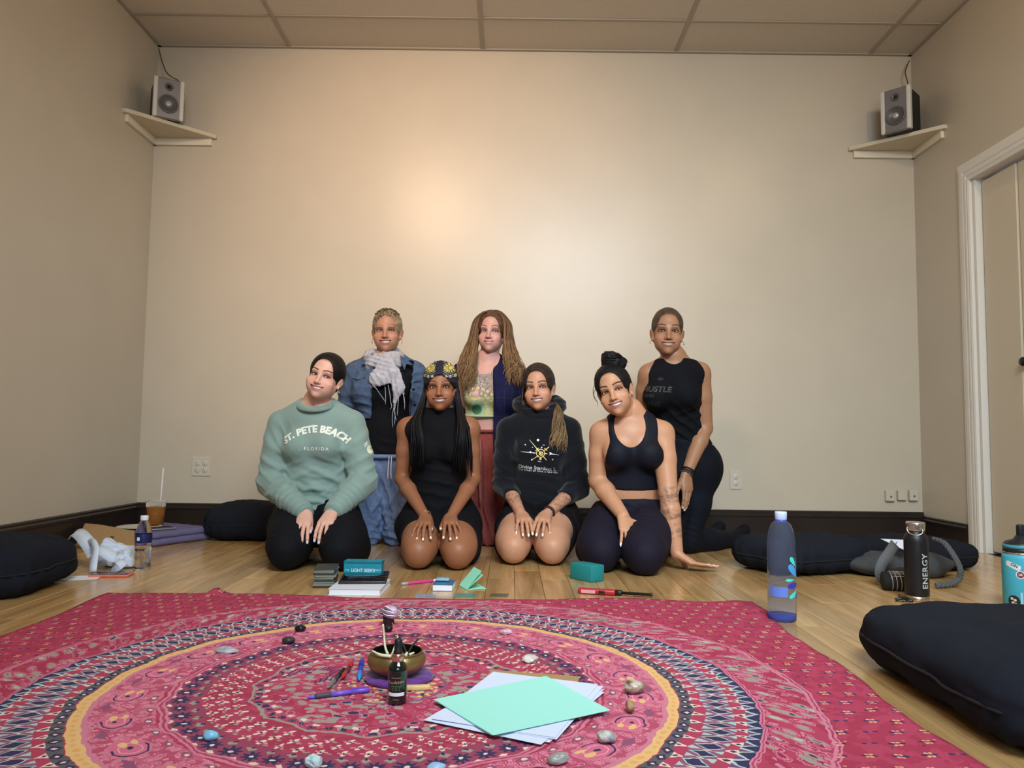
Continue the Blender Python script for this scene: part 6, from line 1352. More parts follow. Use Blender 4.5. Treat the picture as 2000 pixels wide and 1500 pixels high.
# kraft gift bag lying on its side
kb = put('kraft_bag', 'flat brown kraft paper bag with a small dark emblem behind the water bottle', 'bag', -1.95, 3.98, .001, 0)
A_, B_, C_, D_ = D(166,1022,4.05), D(262,1035,3.98), D(262,1078,3.82), D(150,1062,3.86)
ctr = (A_+B_+C_+D_)/4; nn = nrm(np.cross(B_-A_,D_-A_)); nn = nn if nn[1] < 0 else -nn; gv, gf = [], []
for i in range(9):
    for j in range(7):
        u, w = i/8, j/6; q = A_*(1-u)*(1-w)+B_*u*(1-w)+C_*u*w+D_*(1-u)*w; gv.append(q+nn*(.004*math.sin(u*5+w*3)))
for i in range(8):
    for j in range(6): gf.append((i*7+j,(i+1)*7+j,(i+1)*7+j+1,i*7+j+1))
gv = np.array(gv); off = A3(-1.95,3.98,.001); m_kr = pm('kraft_paper', lin(168,134,92), .85, noise=(120,.08), bump=(30,.3,.003))
back = gv-nn*.03; back[:,2] = np.maximum(back[:,2],.003); gv2 = gv.copy(); gv2[:,2] = np.maximum(gv2[:,2],.004)
rim = [i*7 for i in range(9)]+[56+j for j in range(1,7)]+[i*7+6 for i in range(7,-1,-1)]+[j for j in range(5,0,-1)]; n0 = len(gv)
V_ = np.vstack([gv2,back])-off; F_ = gf+[tuple(n0+k for k in q[::-1]) for q in gf]+[(rim[k],rim[(k+1)%len(rim)],rim[(k+1)%len(rim)]+n0,rim[k]+n0) for k in range(len(rim))]
mobj('paper_shell', (V_,F_), m_kr, kb, False)
em = A_*.42*.45+B_*.58*.45+C_*.58*.55+D_*.42*.55; ux = nrm(B_-A_); uy = nrm(np.cross(nn,ux)); ev, ef = ringtube(em+nn*.006-off,nn,.012,.0016,seg=24,tn=5); mobj('emblem', (ev,ef), pm('emblem_brown',lin(84,62,42),.8), kb)
ev, ef = ringtube(em+nn*.006-off,nn,.005,.0012,seg=16,tn=5); mobj('emblem', (ev,ef), pm('emblem_brown',lin(84,62,42),.8), kb)
# white canvas bag with handles, slumped
wb = put('tote_bag', 'slumped white canvas bag with wide straps beside the left cushion', 'bag', -1.700, 3.33)
m_cv = pm('white_canvas', lin(206,216,232), .85, noise=(14,.06), bump=(90,.4,.002)); rr = random.Random(8)
F = solid([(BXn((.018,.03,.034),(.078,.048,.034),rotz(-.25)@roty(-.10),.012),0),(BXn((.062,-.012,.026),(.040,.036,.024),rotz(.5)@roty(.25),.010),.012),(BXn((-.035,.045,.055),(.045,.034,.050),rotz(.3)@roty(.45),.012),.015),(BXn((.025,.05,.062),(.055,.016,.022),rotz(-.15)@rotx(.5),.008),.01)],.0041); F.half((0,0,.002),(0,0,-1))
V, Q = F.mesh(); N = F.normals(V); V = V+N*(.005*np.abs(wnoise(V,26,4))-.006*np.abs(wnoise(V,44,5)))[:,None]; V[:,2] = np.maximum(V[:,2],.001); quadmesh('canvas_body', V, Q, m_cv, wb)
def ribbon(pts, w, nrm_, th=.003, m=16):
    P = spline(pts,m); T = np.gradient(P,axis=0); T = nrm2(T); S = nrm2(np.cross(T,np.tile(nrm(nrm_),(m,1)))); Nn = nrm2(np.cross(S,T)); V = []
    for i in range(m):
        for a, b in ((-1,-1),(1,-1),(1,1),(-1,1)): V.append(P[i]+S[i]*w/2*a+Nn[i]*th/2*b)
    Fc = [(4*i+k,4*i+(k+1)%4,4*i+4+(k+1)%4,4*i+4+k) for i in range(m-1) for k in range(4)]+[(3,2,1,0),(4*m-4,4*m-3,4*m-2,4*m-1)]
    return np.array(V), Fc
o_ = A3(-1.700,3.33,0)
for pts, w, nv in (([D(140,1046,3.42),D(150,1040,3.40),D(163,1050,3.34),D(176,1068,3.30),D(186,1085,3.26)],.058,(0,-.5,.8)),([D(172,1063,3.32),D(180,1058,3.26),D(187,1072,3.22),D(184,1095,3.18),D(181,1117,3.16)],.030,(0,-1,.2)),([D(186,1072,3.24),D(205,1078,3.22),D(224,1090,3.22),D(239,1083,3.24)],.05,(0,-.6,.8)),([D(215,1118,3.20),D(228,1107,3.17),D(241,1096,3.19)],.045,(.2,-.7,.6))):
    v, f = ribbon(np.array(pts)-o_,w,nv); mobj('strap', (v,f), m_cv, wb)
ph = put('phone', 'coral cased phone lying on the floor by the white bag', 'phone', -1.595, 3.13, .0045, .12); mobj('case', bxf(.150,.078,.009,.0035,seg=3), pm('coral_case',lin(240,120,98),.45), ph); mobj('screen', bxf(.140,.069,.0012,.0004,c=(0,0,.0047)), pm('phone_glass',lin(26,25,30),.08), ph)
pp = put('paper_sheet', 'loose white paper sheet on the floor between phone and cushion', 'paper', -1.70, 3.06, .0012, .3); v, f = bxf(.17,.10,.0008); mobj('sheet', (v,f), pm('paper_white',lin(226,230,240),.8), pp, False)
# ------------------------------------------------------------------ things on the boards in front of the women
m_pap = pm('paper_white',lin(226,230,240),.8)
rr = random.Random(12)
dk = put('card_deck', 'neat stack of dark oracle cards beside the turquoise box', 'cards', -.700, 2.985, 0, .10)
m_ce = pm('card_edge',lin(118,122,112),.6); m_cd = pm('card_dark',lin(52,54,52),.5)
z = 0
for i in range(9):
    h = .0075; mobj('card_bundle', xf(bxf(.078,.122,h,.0012,seg=1),(rr.uniform(-.003,.003),rr.uniform(-.003,.003),z+h/2+.0004),rotz(rr.uniform(-.05,.05))), m_ce if i%3 else m_cd, dk, False); z += h+.0003
mobj('top_card', xf(bxf(.082,.128,.0012),(0,0,z+.001),rotz(.02)), m_cd, dk, False)
bx = put('card_box', 'turquoise card box with white lettering standing on edge behind the dark tablet', 'box', -.578, 3.10, 0, -.03)
m_tb = pm('box_turquoise', lin(36,140,160), .4, noise=(30,.12)); mobj('carton', bxf(.150,.055,.078,.002,c=(0,0,.0391)), m_tb, bx, False); mobj('lid_edge', bxf(.151,.056,.010,.001,c=(0,0,.0725)), pm('box_lid_teal',lin(30,104,122),.4), bx, False)
m_lt = pm('box_lettering',lin(206,232,236),.5)
def wr(par, s, size, x, z, y, m, bold=0., sp=1.): v, f = stand(text_mesh(s,size,.0003,bold,sp)); mobj('printed_lettering', (v+A3(x,y,z),f), m, par, False)
wr(bx,'LIGHT SEER\'S',.0185,.002,.042,-.0278,m_lt,.0002,.88); wr(bx,'THE',.0085,-.061,.043,-.0278,m_lt); wr(bx,'TAROT',.0085,.060,.044,-.0278,m_lt)
bk = put('white_book', 'thick white-edged book lying under the dark tablet', 'book', -.553, 2.905, 0, -.02); mobj('page_block', bxf(.182,.205,.020,.001,c=(0,0,.0112)), m_pap, bk, False); mobj('cover', bxf(.188,.210,.0014,c=(0,0,.0219)), pm('book_cover',lin(214,218,226),.5), bk, False); mobj('back_cover', bxf(.188,.210,.0014,c=(0,0,.0008)), pm('book_cover',lin(214,218,226),.5), bk, False)
tb = put('tablet', 'dark glossy tablet lying on the white book', 'tablet', -.556, 3.005, .0228, .10); mobj('shell', bxf(.176,.225,.010,.004,c=(0,0,.0054),seg=3), pm('tablet_black',lin(40,36,40),.35), tb); mobj('screen', bxf(.160,.208,.0008,c=(0,0,.0106)), pm('tablet_screen',lin(12,14,24),.05), tb)
def pen(name, label, a, b, r, body, tip, cap, band_=None, z=None, grp=None):
    a, b = np.array(a,float), np.array(b,float); d = b-a; L = np.linalg.norm(d); t = put(name, label, 'pen', a[0], a[1], a[2], math.atan2(d[1],d[0]), grp); R = roty(PI/2-math.asin(d[2]/L) if L else PI/2)
    P = lambda pr, m, nm: mobj(nm, xf(lathe(pr,14),(0,0,0),R), m, t)
    P([(.0,0),(r*.35,.002),(r*.85,L*.10),(r,L*.12)],tip,'tip'); P([(r,L*.12),(r*1.08,L*.2),(r*1.08,L*.36),(r,L*.38)],band_ or tip,'grip'); P([(r,L*.38),(r*.98,L*.72)],body,'barrel'); P([(r*1.12,L*.70),(r*1.15,L*.95),(r*.8,L*.99),(0,L)],cap,'cap')
    v, f = bxf(L*.24,r*.7,r*.35,.0004,c=(L*.82,0,r*1.35)); mobj('clip', (xf((v,f),(0,0,0),roty(-math.asin(d[2]/L)))), cap, t, False)
    return t
mk = put('paint_marker', 'pink slim marker pen lying by the small blue book', 'pen', -.415, 3.00, .0052, math.atan2(.095,.135))
Rm = roty(PI/2)
mobj('barrel', xf(lathe([(.0055,.028),(.0058,.03),(.0058,.135),(.0045,.14)],14),(0,0,0),Rm), pm('marker_pink',lin(214,60,132),.4), mk); mobj('clear_cap', xf(lathe([(0,0),(.005,.001),(.0058,.02),(.0056,.03)],14),(0,0,0),Rm), pm('marker_cap',lin(206,190,196),.2,trans=.4), mk); mobj('end', xf(lathe([(.0045,.138),(.0045,.160),(0,.162)],14),(0,0,0),Rm), m_pap, mk)
sb = put('small_book', 'small thick blue-covered guidebook with white pages', 'book', -.245, 2.945, 0, -.05); mobj('page_block', bxf(.072,.100,.022,.0006,c=(0,0,.0122)), m_pap, sb, False); mobj('cover', bxf(.076,.104,.0014,c=(0,0,.0239)), pm('book_blue',lin(58,104,142),.35,noise=(60,.5)), sb, False)
bump_v = bxf(.05,.035,.012,.005,c=(-.008,.02,.031),seg=3); mobj('curled_page', (bump_v[0]+A3(0,0,1)*(.002*wnoise(bump_v[0],60,2))[:,None],bump_v[1]), pm('book_pale_blue',lin(128,176,206),.4,noise=(60,.3)), sb)
mt = put('mint_leaflet', 'folded mint green card standing half open', 'card', -.172, 2.965, .0016, .35); m_mint = pm('mint_card',lin(150,226,196),.75)
mobj('leaf', bxf(.080,.095,.0012,c=(.035,0,.0)), m_mint, mt, False); v, f = bxf(.088,.095,.0012,c=(.044,0,0)); mobj('leaf', xf((v,f),(-.004,0,.001),roty(-.85)), m_mint, mt, False); v, f = bxf(.082,.095,.001,c=(.041,0,0)); mobj('leaf', xf((v,f),(-.004,0,.001),roty(-.66)), m_mint, mt, False)
def card(label, x, y, rz, c1, c2, w=.07, d=.06):
    t = put('oracle_card', label, 'card', x, y, .0006, rz); mobj('card_face', bxf(w,d,.0012,.0004,seg=1), pm('card_'+label.split()[0],c1,.3,noise=(40,.4),color2=c2), t, False); mobj('card_stack', bxf(w*.98,d*.98,.0008,c=(0,0,-.0002)), m_cd, t, False)
card('pale blue card lying face up nearest the tapestry edge', -.300, 2.805, .05, lin(168,190,208), lin(92,104,108), .072, .07)
card('teal patterned card lying in front of the mint leaflet', -.160, 2.825, .05, lin(104,164,154), lin(58,92,92), .075, .07)
card('black printed card lying alone on the bare boards', -.036, 2.835, -.08, lin(34,32,36), lin(132,122,106), .066, .055)
yb = put('yoga_block', 'small teal foam block on the boards before the sports bra woman', 'block', .316, 3.172, 0, -.88); mobj('foam', bxf(.122,.074,.064,.003,c=(0,0,.032)), pm('teal_foam',lin(24,128,130),.75,noise=(200,.12)), yb)
lg = put('lighter', 'red long-nosed gas lighter lying at the tapestry edge', 'lighter', .255, 2.890, .011, -.26)
Rm = roty(PI/2); v, f = bxf(.140,.028,.020,.008,c=(.070,0,0),seg=3); mobj('handle', (v,f), pm('lighter_red',lin(176,40,46),.35), lg); mobj('label', bxf(.052,.0008,.012,c=(.040,-.0143,.0)), pm('lighter_label',lin(224,150,160),.5), lg, False); mobj('trigger', bxf(.022,.006,.010,.002,c=(.090,-.015,.001)), pm('lighter_black',lin(28,26,28),.4), lg)
mobj('collar', xf(lathe([(.011,.138),(.0105,.160),(.007,.163)],16),(0,0,0),Rm), pm('lighter_black',lin(28,26,28),.4), lg); mobj('barrel', xf(lathe([(.0055,.160),(.0055,.262),(.0065,.263),(.0065,.272),(0,.272)],14),(0,0,0),Rm), pm('lighter_black',lin(28,26,28),.4), lg)
# ------------------------------------------------------------------ on the tapestry
BX = float(D(770,1300,1.80)[0])
bz = max(RZ(BX+.08*math.cos(a),1.838+.08*math.sin(a)) for a in np.linspace(0,6.28,40))
cu = put('bowl_cushion', 'round purple cushion under the brass singing bowl', 'cushion', BX+.006, 1.838, bz)
v, f = lathe([(.0,.0),(.068,.0),(.077,.002),(.0800,.006),(.078,.010),(.070,.0125),(.0,.011)],48); v[:,2] += .0012*np.sin(np.arctan2(v[:,1],v[:,0])*11)*(np.hypot(v[:,0],v[:,1]) > .05); mobj('cushion_cover', (v,f), pm('purple_velvet',lin(92,34,128),.7,noise=(160,.2),sheen=.3), cu)
bw = put('singing_bowl', 'aged brass singing bowl holding incense and wood sticks', 'bowl', BX, 1.836, bz+.011)
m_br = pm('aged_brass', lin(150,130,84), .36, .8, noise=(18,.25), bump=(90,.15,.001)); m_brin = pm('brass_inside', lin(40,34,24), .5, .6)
bw.scale = (1.02,1.02,.88); mobj('bowl_wall', lathe([(.0,.0),(.030,.0),(.046,.006),(.060,.019),(.0665,.034),(.0655,.046),(.0610,.054),(.0585,.057),(.0580,.060),(.0605,.0605),(.0600,.062),(.0565,.062)],56,False), m_br, bw)
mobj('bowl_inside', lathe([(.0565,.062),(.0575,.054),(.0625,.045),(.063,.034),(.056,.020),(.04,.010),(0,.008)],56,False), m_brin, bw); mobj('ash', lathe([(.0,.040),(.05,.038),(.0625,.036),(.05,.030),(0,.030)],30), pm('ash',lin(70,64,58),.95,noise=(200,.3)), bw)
m_ps = pm('bleached_wood', lin(214,206,176), .75, noise=(60,.12), stretch=(1,1,.2))
def stick(label, pts, r, m, name='wood_stick', cat='stick', burnt=False, grp=None):
    pts = np.array(pts,float); t = put(name, label, cat, *pts[0]); v, f = tube(spline(pts-pts[0],12),r,7); mobj('stick', (v,f), m, t); return t
Yb = 1.925
stick('tall pale wood stick standing at the left of the bowl', [D(757,1278,1.840),D(752,1262,1.850),D(750,1240,1.860),D(748,1219,1.860)], [.0045,.0032,.003,.0028,.0028,.0027,.0027,.0026,.0026,.0025,.0024,.0023], m_ps)
stick('short pale wood stick leaning at the middle of the bowl', [D(766,1280,1.820),D(772,1262,1.840),D(777,1243,1.860)], np.linspace(.0038,.0020,12), m_ps)
stick('flat bleached stick lying across the left rim of the bowl', [D(727,1271,1.810),D(742,1279,1.790),D(764,1283,1.785)], np.linspace(.0022,.0050,12), m_ps)
stick('stub of pale wood at the right inside the bowl', [D(792,1281,1.810),D(795,1275,1.825)], np.linspace(.0042,.0030,12), m_ps)
stick('stub of pale wood against the right rim of the bowl', [D(800,1279,1.815),D(808,1275,1.830)], np.linspace(.0036,.0026,12), m_ps)
m_in, m_red = pm('incense_black', lin(46,38,40), .9), pm('incense_core', lin(206,120,80), .7)
for lab, P in (('incense stick leaning left over the bowl with an orange core', [(795,1277,1.840),(787,1258,1.860),(778,1241,1.880),(766,1217,1.910)]),('incense stick leaning right out of the bowl', [(796,1277,1.840),(806,1260,1.860),(817,1248,1.880),(838,1225,1.910)])):
    Q_ = [D(*q) for q in P]; t = put('incense_stick', lab, 'incense', *Q_[0]); o0 = Q_[0]
    v, f = tube(np.array([Q_[0]-o0,Q_[1]-o0,Q_[2]-o0]),.0023,7); mobj('coating', (v,f), m_in, t); v, f = tube(np.array([Q_[2]-o0,Q_[3]-o0]),.0014,6); mobj('core', (v,f), m_red, t)
# small dark jar with a purple wool top, further back
jx, jy = -.352, 2.30; jz = RZ(jx,jy)
J_ = put('wrapped_mallet', 'dark mallet head topped with mauve and white wool behind the bowl', 'mallet', D(759,1212,2.34)[0], 2.34, RZ(D(759,1212,2.34)[0],2.34))
mobj('dark_base', lathe([(.0,.0),(.014,.001),(.0170,.008),(.0165,.018),(.0185,.028),(.0,.032)],24), pm('mallet_dark',lin(30,18,22),.6), J_)
mobj('wool_top', xf(lathe([(.0,.0),(.0195,.002),(.0215,.012),(.0195,.024),(.013,.033),(0,.036)],26),(.002,.001,.024),roty(.25)), pm('mauve_wool',lin(190,164,184),.95,noise=(160,.4),color2=None,bump=(200,.8,.004)), J_)
for i in range(6): q = ringtube(A3(.002+.004*i/5,0,.030+.0045*i),A3(.25,.05*(i%2),1),.0212-.0016*max(0,i-2),.0016,seg=26,tn=5,wob=.0016,seed=i); mobj('wool_strand', q, m_pap if i%2 else pm('wool_plum',lin(104,66,92),.95), J_)
# dropper bottle
db = put('dropper_bottle', 'dark green glass dropper bottle with rose gold collar in front of the bowl', 'bottle', -.235, 1.675, RZ(-.235,1.675))
mobj('glass', lathe([(.0,.0),(.0185,.0),(.0200,.002),(.0203,.006),(.0203,.068),(.0196,.075),(.0165,.0815),(.0125,.085),(.0110,.090),(0,.090)],40), pm('dark_green_glass',lin(16,26,22),.06,coat=.6), db)
mobj('collar', lathe([(.0,.087),(.0118,.087),(.0125,.088),(.0125,.102),(.0118,.103),(0,.103)],32), pm('rose_gold',lin(222,168,148),.22,.9), db)
mobj('rubber_bulb', lathe([(.0100,.103),(.0100,.107),(.0086,.110),(.0082,.124),(.0076,.130),(.0050,.1335),(0,.134)],24), pm('rubber_black',lin(22,24,30),.5), db)
RD = .0205; m_gr = pm('label_green',lin(60,122,86),.6)
wrapped('label_band', [(-.019,.0195),(.019,.0195),(.019,.0265),(-.019,.0265)], db, pm('label_white2',lin(226,232,238),.5), RD)
wtext('Eucalyptus', .0085, 0, .048, db, pm('label_copper',lin(206,178,150),.4,.4), RD+.0001, -PI/2, .05)
for zz, w_ in ((.0385,.012),(.0350,.015),(.0315,.014)): wrapped('label_line', [(-w_,zz),(w_,zz),(w_,zz+.0014),(-w_,zz+.0014)], db, m_gr, RD)
for zz, w_ in ((.0565,.010),(.0120,.006)): wrapped('label_line', [(-w_,zz),(w_,zz),(w_,zz+.0009),(-w_,zz+.0009)], db, pm('label_copper',lin(206,178,150),.4,.4), RD)
def gp(px, py, dz=.006): q = G(px,py,.006); return A3(q[0],q[1],RZ(q[0],q[1])+dz)
pen('ballpoint_pen', 'purple ballpoint with a grey grip lying in front of the other pens', gp(598,1366,.005), gp(722,1349,.0055), .0052, pm('pen_purple',lin(120,88,206),.35), pm('pen_purple',lin(120,88,206),.35), pm('pen_violet',lin(112,82,196),.35), pm('pen_grip',lin(70,68,80),.6))
pen('ballpoint_pen', 'clear ballpoint with a black cap lying beside the red pen', gp(640,1347,.005), gp(673,1309,.005), .0044, pm('pen_smoke',lin(70,58,64),.25,trans=.2), pm('pen_smoke2',lin(150,136,142),.25,trans=.4), pm('pen_black',lin(24,22,26),.35))
pen('ballpoint_pen', 'red capped ballpoint lying behind the black one', gp(667,1330,.0085), gp(688,1297,.006), .0046, pm('pen_dark_red',lin(110,34,42),.35), pm('pen_red',lin(186,40,44),.35), pm('pen_red',lin(186,40,44),.35))
pen('ballpoint_pen', 'bright blue capped ballpoint standing out beside the purple cushion', gp(701,1331,.006), gp(707,1293,.006), .0055, pm('pen_blue',lin(32,62,186),.35), pm('pen_cyan',lin(40,140,220),.35), pm('pen_blue2',lin(30,60,160),.35))
ws = put('wood_stick', 'short flat yellow wood stick lying beside the dropper bottle', 'stick', -.205, 1.762, RZ(-.205,1.762)+.0052, .16); mobj('stick', bxf(.062,.014,.010,.002), pm('palo_wood',lin(216,184,122),.7,noise=(60,.15)), ws)
# paper sheets: each sheet a thing
PZ = max(RZ(.03+a,1.67+b) for a in np.linspace(-.2,.2,21) for b in np.linspace(-.24,.24,21))+.0003
def sheet(name, label, pts, z, m, grp=None, th=.0006, seed=0):
    P = [G(*q,.006)[:2] for q in pts] if len(pts[0]) == 2 and pts[0][0] > 5 else pts
    c = np.mean(P,0); n = 12; V, Fc = [], []
    for i in range(n+1):
        for j in range(n+1):
            u, w = i/n, j/n; q = P[0]*(1-u)*(1-w)+P[1]*u*(1-w)+P[2]*u*w+P[3]*(1-u)*w; V.append((q[0]-c[0],q[1]-c[1],PZ+z+.0003*math.sin(u*4+seed)*math.sin(w*3+seed)))
    for i in range(n):
        for j in range(n): Fc.append((i*(n+1)+j,(i+1)*(n+1)+j,(i+1)*(n+1)+j+1,i*(n+1)+j+1))
    V = np.array(V); k = len(V); rim = [i*(n+1) for i in range(n+1)]+[n*(n+1)+j for j in range(1,n+1)]+[i*(n+1)+n for i in range(n-1,-1,-1)]+[j for j in range(n-1,0,-1)]
    lo = V.copy(); lo[:,2] -= th; Fc = Fc+[tuple(q_+k for q_ in f[::-1]) for f in Fc]+[(rim[i],rim[(i+1)%len(rim)],rim[(i+1)%len(rim)]+k,rim[i]+k) for i in range(len(rim))]
    o = mobj(name, (np.vstack([V,lo]),[f[::-1] for f in Fc]), m, None, False, loc=(c[0],c[1],0)); return tag(o, label, 'paper', grp)
def quad(cx, cy, w, d, rz): R = rotz(rz)[:2,:2]; return [A3(cx,cy,0)[:2]+R@np.array(q) for q in ((-w/2,-d/2),(w/2,-d/2),(w/2,d/2),(-w/2,d/2))]
pw_, pg = pm('sheet_white',lin(208,218,240),.75), pm('sheet_mint',lin(160,228,215),.75)
sheet('kraft_sheet', 'brown kraft sheet at the bottom of the paper pile', quad(.035,1.75,.215,.28,-.22), .0008, m_kr, None, seed=1)
for i, (dx, dy, rz) in enumerate(((.0,.0,-.42),(-.006,-.012,-.47),(.005,.006,-.38),(-.003,.010,-.35))):
    sheet('paper_sheet', ['white paper sheet in the stack below the mint sheets, lowest','white paper sheet sticking out furthest at the left','white paper sheet in the middle of the stack','topmost white paper sheet of the stack, under the mint ones'][i], quad(.030+dx,1.665+dy,.255,.335,rz), .0022+.0013*i, pw_, 'white sheets under the mint paper', seed=i+2)
for i, (dx, dy, rz) in enumerate(((-.003,.004,-.0),(.0,.0,.0))):
    P = [G(*q,.008)[:2] for q in ((963,1443),(1192,1393),(1067,1326),(848,1372))]; P = [q+np.array([dx,dy]) for q in P]
    sheet('mint_sheet', ['lower mint green sheet peeking out at the left corner','mint green paper sheet lying on top of the white stack'][i], P, .0078+.0013*i, pg, None, seed=i+4)
# stones and crystals
def stone(label, px, py, sx, sy, sz, col, seed, rough=.4, rz=0., col2=None, facet=.25, trans=0., cat='stone'):
    q = gp(px,py,0); q[2] = max(RZ(q[0]+a,q[1]+sy*.5+b) for a in (-sx,0,sx) for b in (-sy,0,sy))*.5+q[2]*.5; bm = bmesh.new(); bmesh.ops.create_icosphere(bm, subdivisions=3, radius=1); v = np.array([p.co[:] for p in bm.verts]); f = [tuple(p.index for p in fc.verts) for fc in bm.faces]; bm.free()
    v = v*(1+facet*wnoise(v,1.3,seed)+facet*.5*wnoise(v,3.4,seed+1))[:,None]
    if facet > .15:
        r_ = np.random.RandomState(seed)
        for _ in range(9): d = nrm(r_.normal(size=3)); h = v@d; k = h.max()*.80; v = v-np.maximum(h-k,0)[:,None]*d
    v = v*A3(sx,sy,sz); v[:,2] -= v[:,2].min(); o = mobj('stone' if cat == 'stone' else 'crystal', (v,f), pm('stone_'+label.replace(' ','_')[:24],col,rough,noise=(40,.22) if col2 is None else (45,.12),color2=col2,trans=trans), None, facet <= .15, loc=(q[0],q[1]+sy*.5,q[2]-.0008), rot=(0,0,rz)); return tag(o, label, cat)
stone('glossy black pebble, the rearmost dark one near the yellow ring', 585,1233,.0165,.014,.010,lin(24,24,26),1,.12,facet=.05)
stone('dull dark grey pebble in front of the glossy black one', 562,1257,.0185,.016,.0095,lin(52,48,52),2,.4,facet=.10)
stone('black pebble lying right behind the brass bowl', 758,1233,.013,.012,.010,lin(26,26,30),3,.25,facet=.08)
stone('long silvery grey stone at the left of the mandala', 440,1277,.030,.013,.0095,lin(142,140,146),4,.35,.1,lin(176,176,184),.2)
stone('pale rose quartz crystal behind the white papers', 988,1239,.017,.013,.0095,lin(222,176,188),5,.25,.3,lin(236,206,214),.25,.2,'crystal')
stone('white rough quartz crystal behind the papers', 1035,1293,.022,.016,.0105,lin(226,216,206),6,.3,.2,lin(206,196,190),.3,.2,'crystal')
stone('jagged white and brown crystal cluster at the right', 1246,1355,.025,.020,.0155,lin(196,182,166),7,.4,.1,lin(104,78,58),.32,.0,'crystal')
stone('tan upright stone in front of the brown crystal cluster', 1231,1391,.010,.015,.0125,lin(176,140,112),8,.5,.0,lin(140,104,80),.2)
stone('pale spotted stone at the lower right of the papers', 1185,1451,.0165,.015,.0125,lin(196,196,190),9,.4,.0,lin(120,124,132),.22)
stone('translucent grey-green stone cut near the bottom edge', 1090,1491,.0195,.012,.0095,lin(150,152,146),10,.3,.2,lin(176,178,176),.2,.2)
stone('sky blue polished stone at the left of the purple pen', 408,1444,.014,.0115,.0095,lin(126,196,226),11,.25,.2,facet=.12)
stone('pale aqua pointed crystal at the bottom edge left of centre', 610,1500,.0155,.013,.0135,lin(176,212,214),12,.3,.0,lin(206,228,228),.25,.1,'crystal')
stone('light blue stone at the bottom edge below the papers', 850,1505,.0165,.013,.007,lin(150,190,224),13,.3,.0,facet=.12)
# ------------------------------------------------------------------ braided bag and bits at the right
hb = put('shoulder_bag', 'dark grey bag with a braided strap lying in front of the right cushion', 'bag', 1.62, 3.36)
m_hb = pm('grey_felt', lin(62,64,66), .9, noise=(60,.15), bump=(160,.5,.002)); m_hd = pm('bag_dark', lin(26,26,28), .8)
F = solid([(ELn((.02,.05,.045),(.20,.14,.052)),0),(ELn((.17,.0,.045),(.10,.085,.055)),.04),(RCn((.20,-.02,.05),(.275,-.03,.058),.034,.012),.03)],.006); F.half((0,0,.002),(0,0,-1)); V, Q = F.mesh(); N = F.normals(V); V = V+N*(.006*wnoise(V,18,6))[:,None]; V[:,2] = np.maximum(V[:,2],.001); quadmesh('bag_body', V, Q, m_hb, hb)
o_ = A3(1.62,3.36,0); C0 = [D(1822,1052,3.30),D(1843,1060,3.22),D(1858,1078,3.16),D(1870,1098,3.12),D(1876,1115,3.10),D(1872,1132,3.10),D(1855,1140,3.08),D(1828,1146,3.06)]
for q in C0[3:]: q[2] = max(q[2],.014)
cp_ = spline(np.array(C0)-o_,60); T = nrm2(np.gradient(cp_,axis=0)); S = nrm2(np.cross(T,np.tile(A3(0,-.6,.8),(60,1)))); Nn = np.cross(S,T)
for k in range(3):
    a = np.linspace(0,15*PI,60)+k*2*PI/3; v, f = tube(cp_+S*(.0065*np.sin(a))[:,None]+Nn*(.0045*np.sin(2*a))[:,None],.0062,6); v[:,2] = np.maximum(v[:,2],.001); mobj('braid_strand', (v,f), pm('braid_grey',lin(84,88,88),.9), hb)
v, f = ribbon(np.array([D(1748,1062,3.18),D(1735,1082,3.12),D(1722,1102,3.10),D(1718,1122,3.10),D(1728,1136,3.12)])-o_,.040,(0,-1,.3)); v[:,2] = np.maximum(v[:,2],.001); mobj('flat_strap', (v,f), pm('strap_grey',lin(96,98,100),.9), hb)
F = solid([(ELn((.0,-.17,.030),(.075,.055,.032)),0)],.005); F.half((0,0,.002),(0,0,-1)); V, Q = F.mesh(); V[:,2] = np.maximum(V[:,2],.001); quadmesh('dark_pouch', V, Q, m_hd, hb)
nb_ = put('beaded_purse', 'small black purse with silver bead rows between bag and flask', 'purse', 1.495, 3.02, 0, -.15)
v, f = tube([(-.045,0,.036),(.075,0,.036)],.035,20); mobj('roll', (v,f), m_hd, nb_)
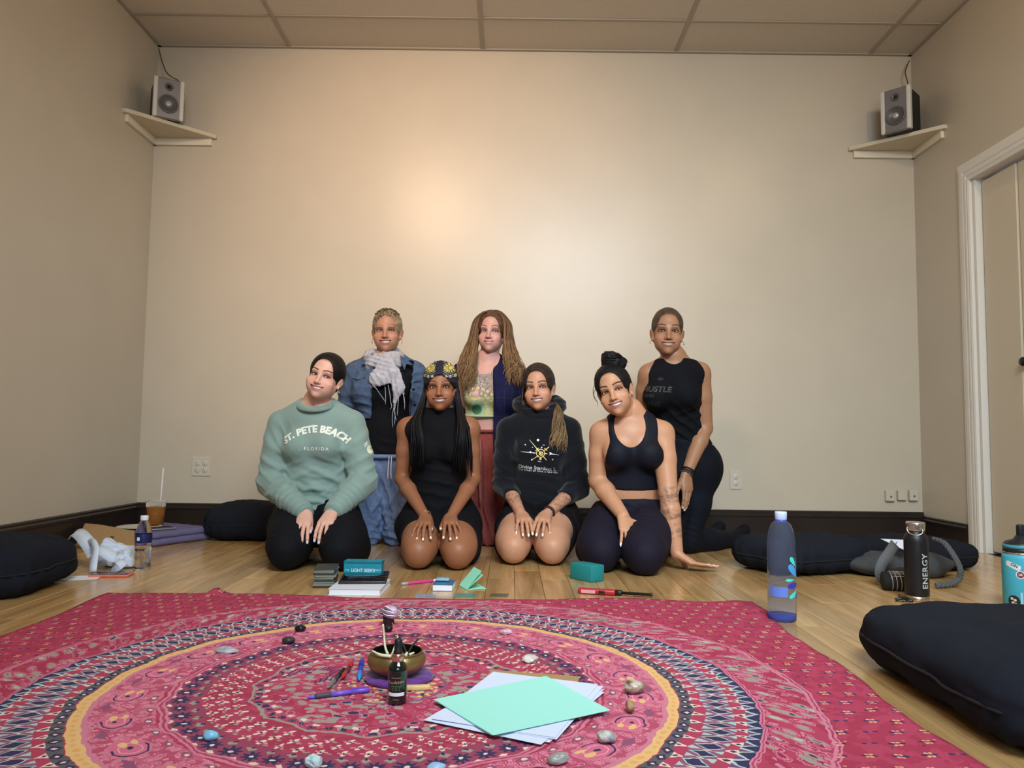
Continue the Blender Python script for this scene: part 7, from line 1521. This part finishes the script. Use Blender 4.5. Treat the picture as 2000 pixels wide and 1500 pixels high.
m_sv = pm('bead_silver',lin(196,190,180),.3,.6)
for i in range(5): q = ringtube(A3(-.020+.016*i,0,.036),A3(1,0,.1),.0362,.0018,seg=36,tn=5); mobj('bead_row', q, m_sv, nb_)
for i in range(7): a = -PI/2-.9+i*.30; v, f = tube([(-.020,.0368*math.cos(a+PI/2+PI/2),.036+.0368*math.sin(a+PI/2+PI/2)),(.046,.0368*math.cos(a+PI),.036+.0368*math.sin(a+PI))],.0013,5); mobj('bead_bar', (v,f), m_sv, nb_)
np_ = thing('paper_note', 'torn white paper note with a purple pen mark lying on the bag', 'paper', (D(1752,1062,3.30)[0],3.30,D(1752,1062,3.30)[2]+.004))
o_ = np.array(np_.location); Pn = [D(1720,1052,3.36),D(1778,1055,3.34),D(1776,1062,3.30),D(1770,1066,3.28),D(1772,1068,3.27),D(1766,1074,3.24)]
v = np.vstack([np.array(Pn)-o_,np.array(Pn)-o_-A3(0,0,.0008)]); n = len(Pn); mobj('sheet', (v,[tuple(range(n))[::-1],tuple(range(n,2*n))]+[(i,(i+1)%n,(i+1)%n+n,i+n) for i in range(n)]), m_pap, np_, False)
v, f = tube([D(1752,1059.5,3.32)-o_+A3(0,0,.0015),D(1747,1066,3.28)-o_+A3(0,0,.0015)],.0022,6); mobj('pen_mark', (v,f), pm('pen_mark',lin(110,96,214),.6), np_)
hc = put('hair_clip', 'small black hair clip on the boards beside the flask', 'hair clip', 1.415, 2.80, 0, .0)
m_cl = pm('clip_black',lin(24,22,24),.35)
v, f = tube(spline([(-.030,0,.008),(-.012,-.004,.014),(.006,.0,.013),(.028,.004,.006)],14),.0055,8); mobj('jaw', (v,f), m_cl, hc); v, f = tube(spline([(-.016,.008,.024),(-.006,.002,.016),(.010,.0,.009),(.030,-.008,.005)],14),.0045,8); mobj('jaw', (v,f), m_cl, hc)
for i in range(4): v, f = tube([(-.008+.010*i,-.002,.011),(-.006+.010*i,-.012,.003)],.0022,6); mobj('tooth', (v,f), m_cl, hc)
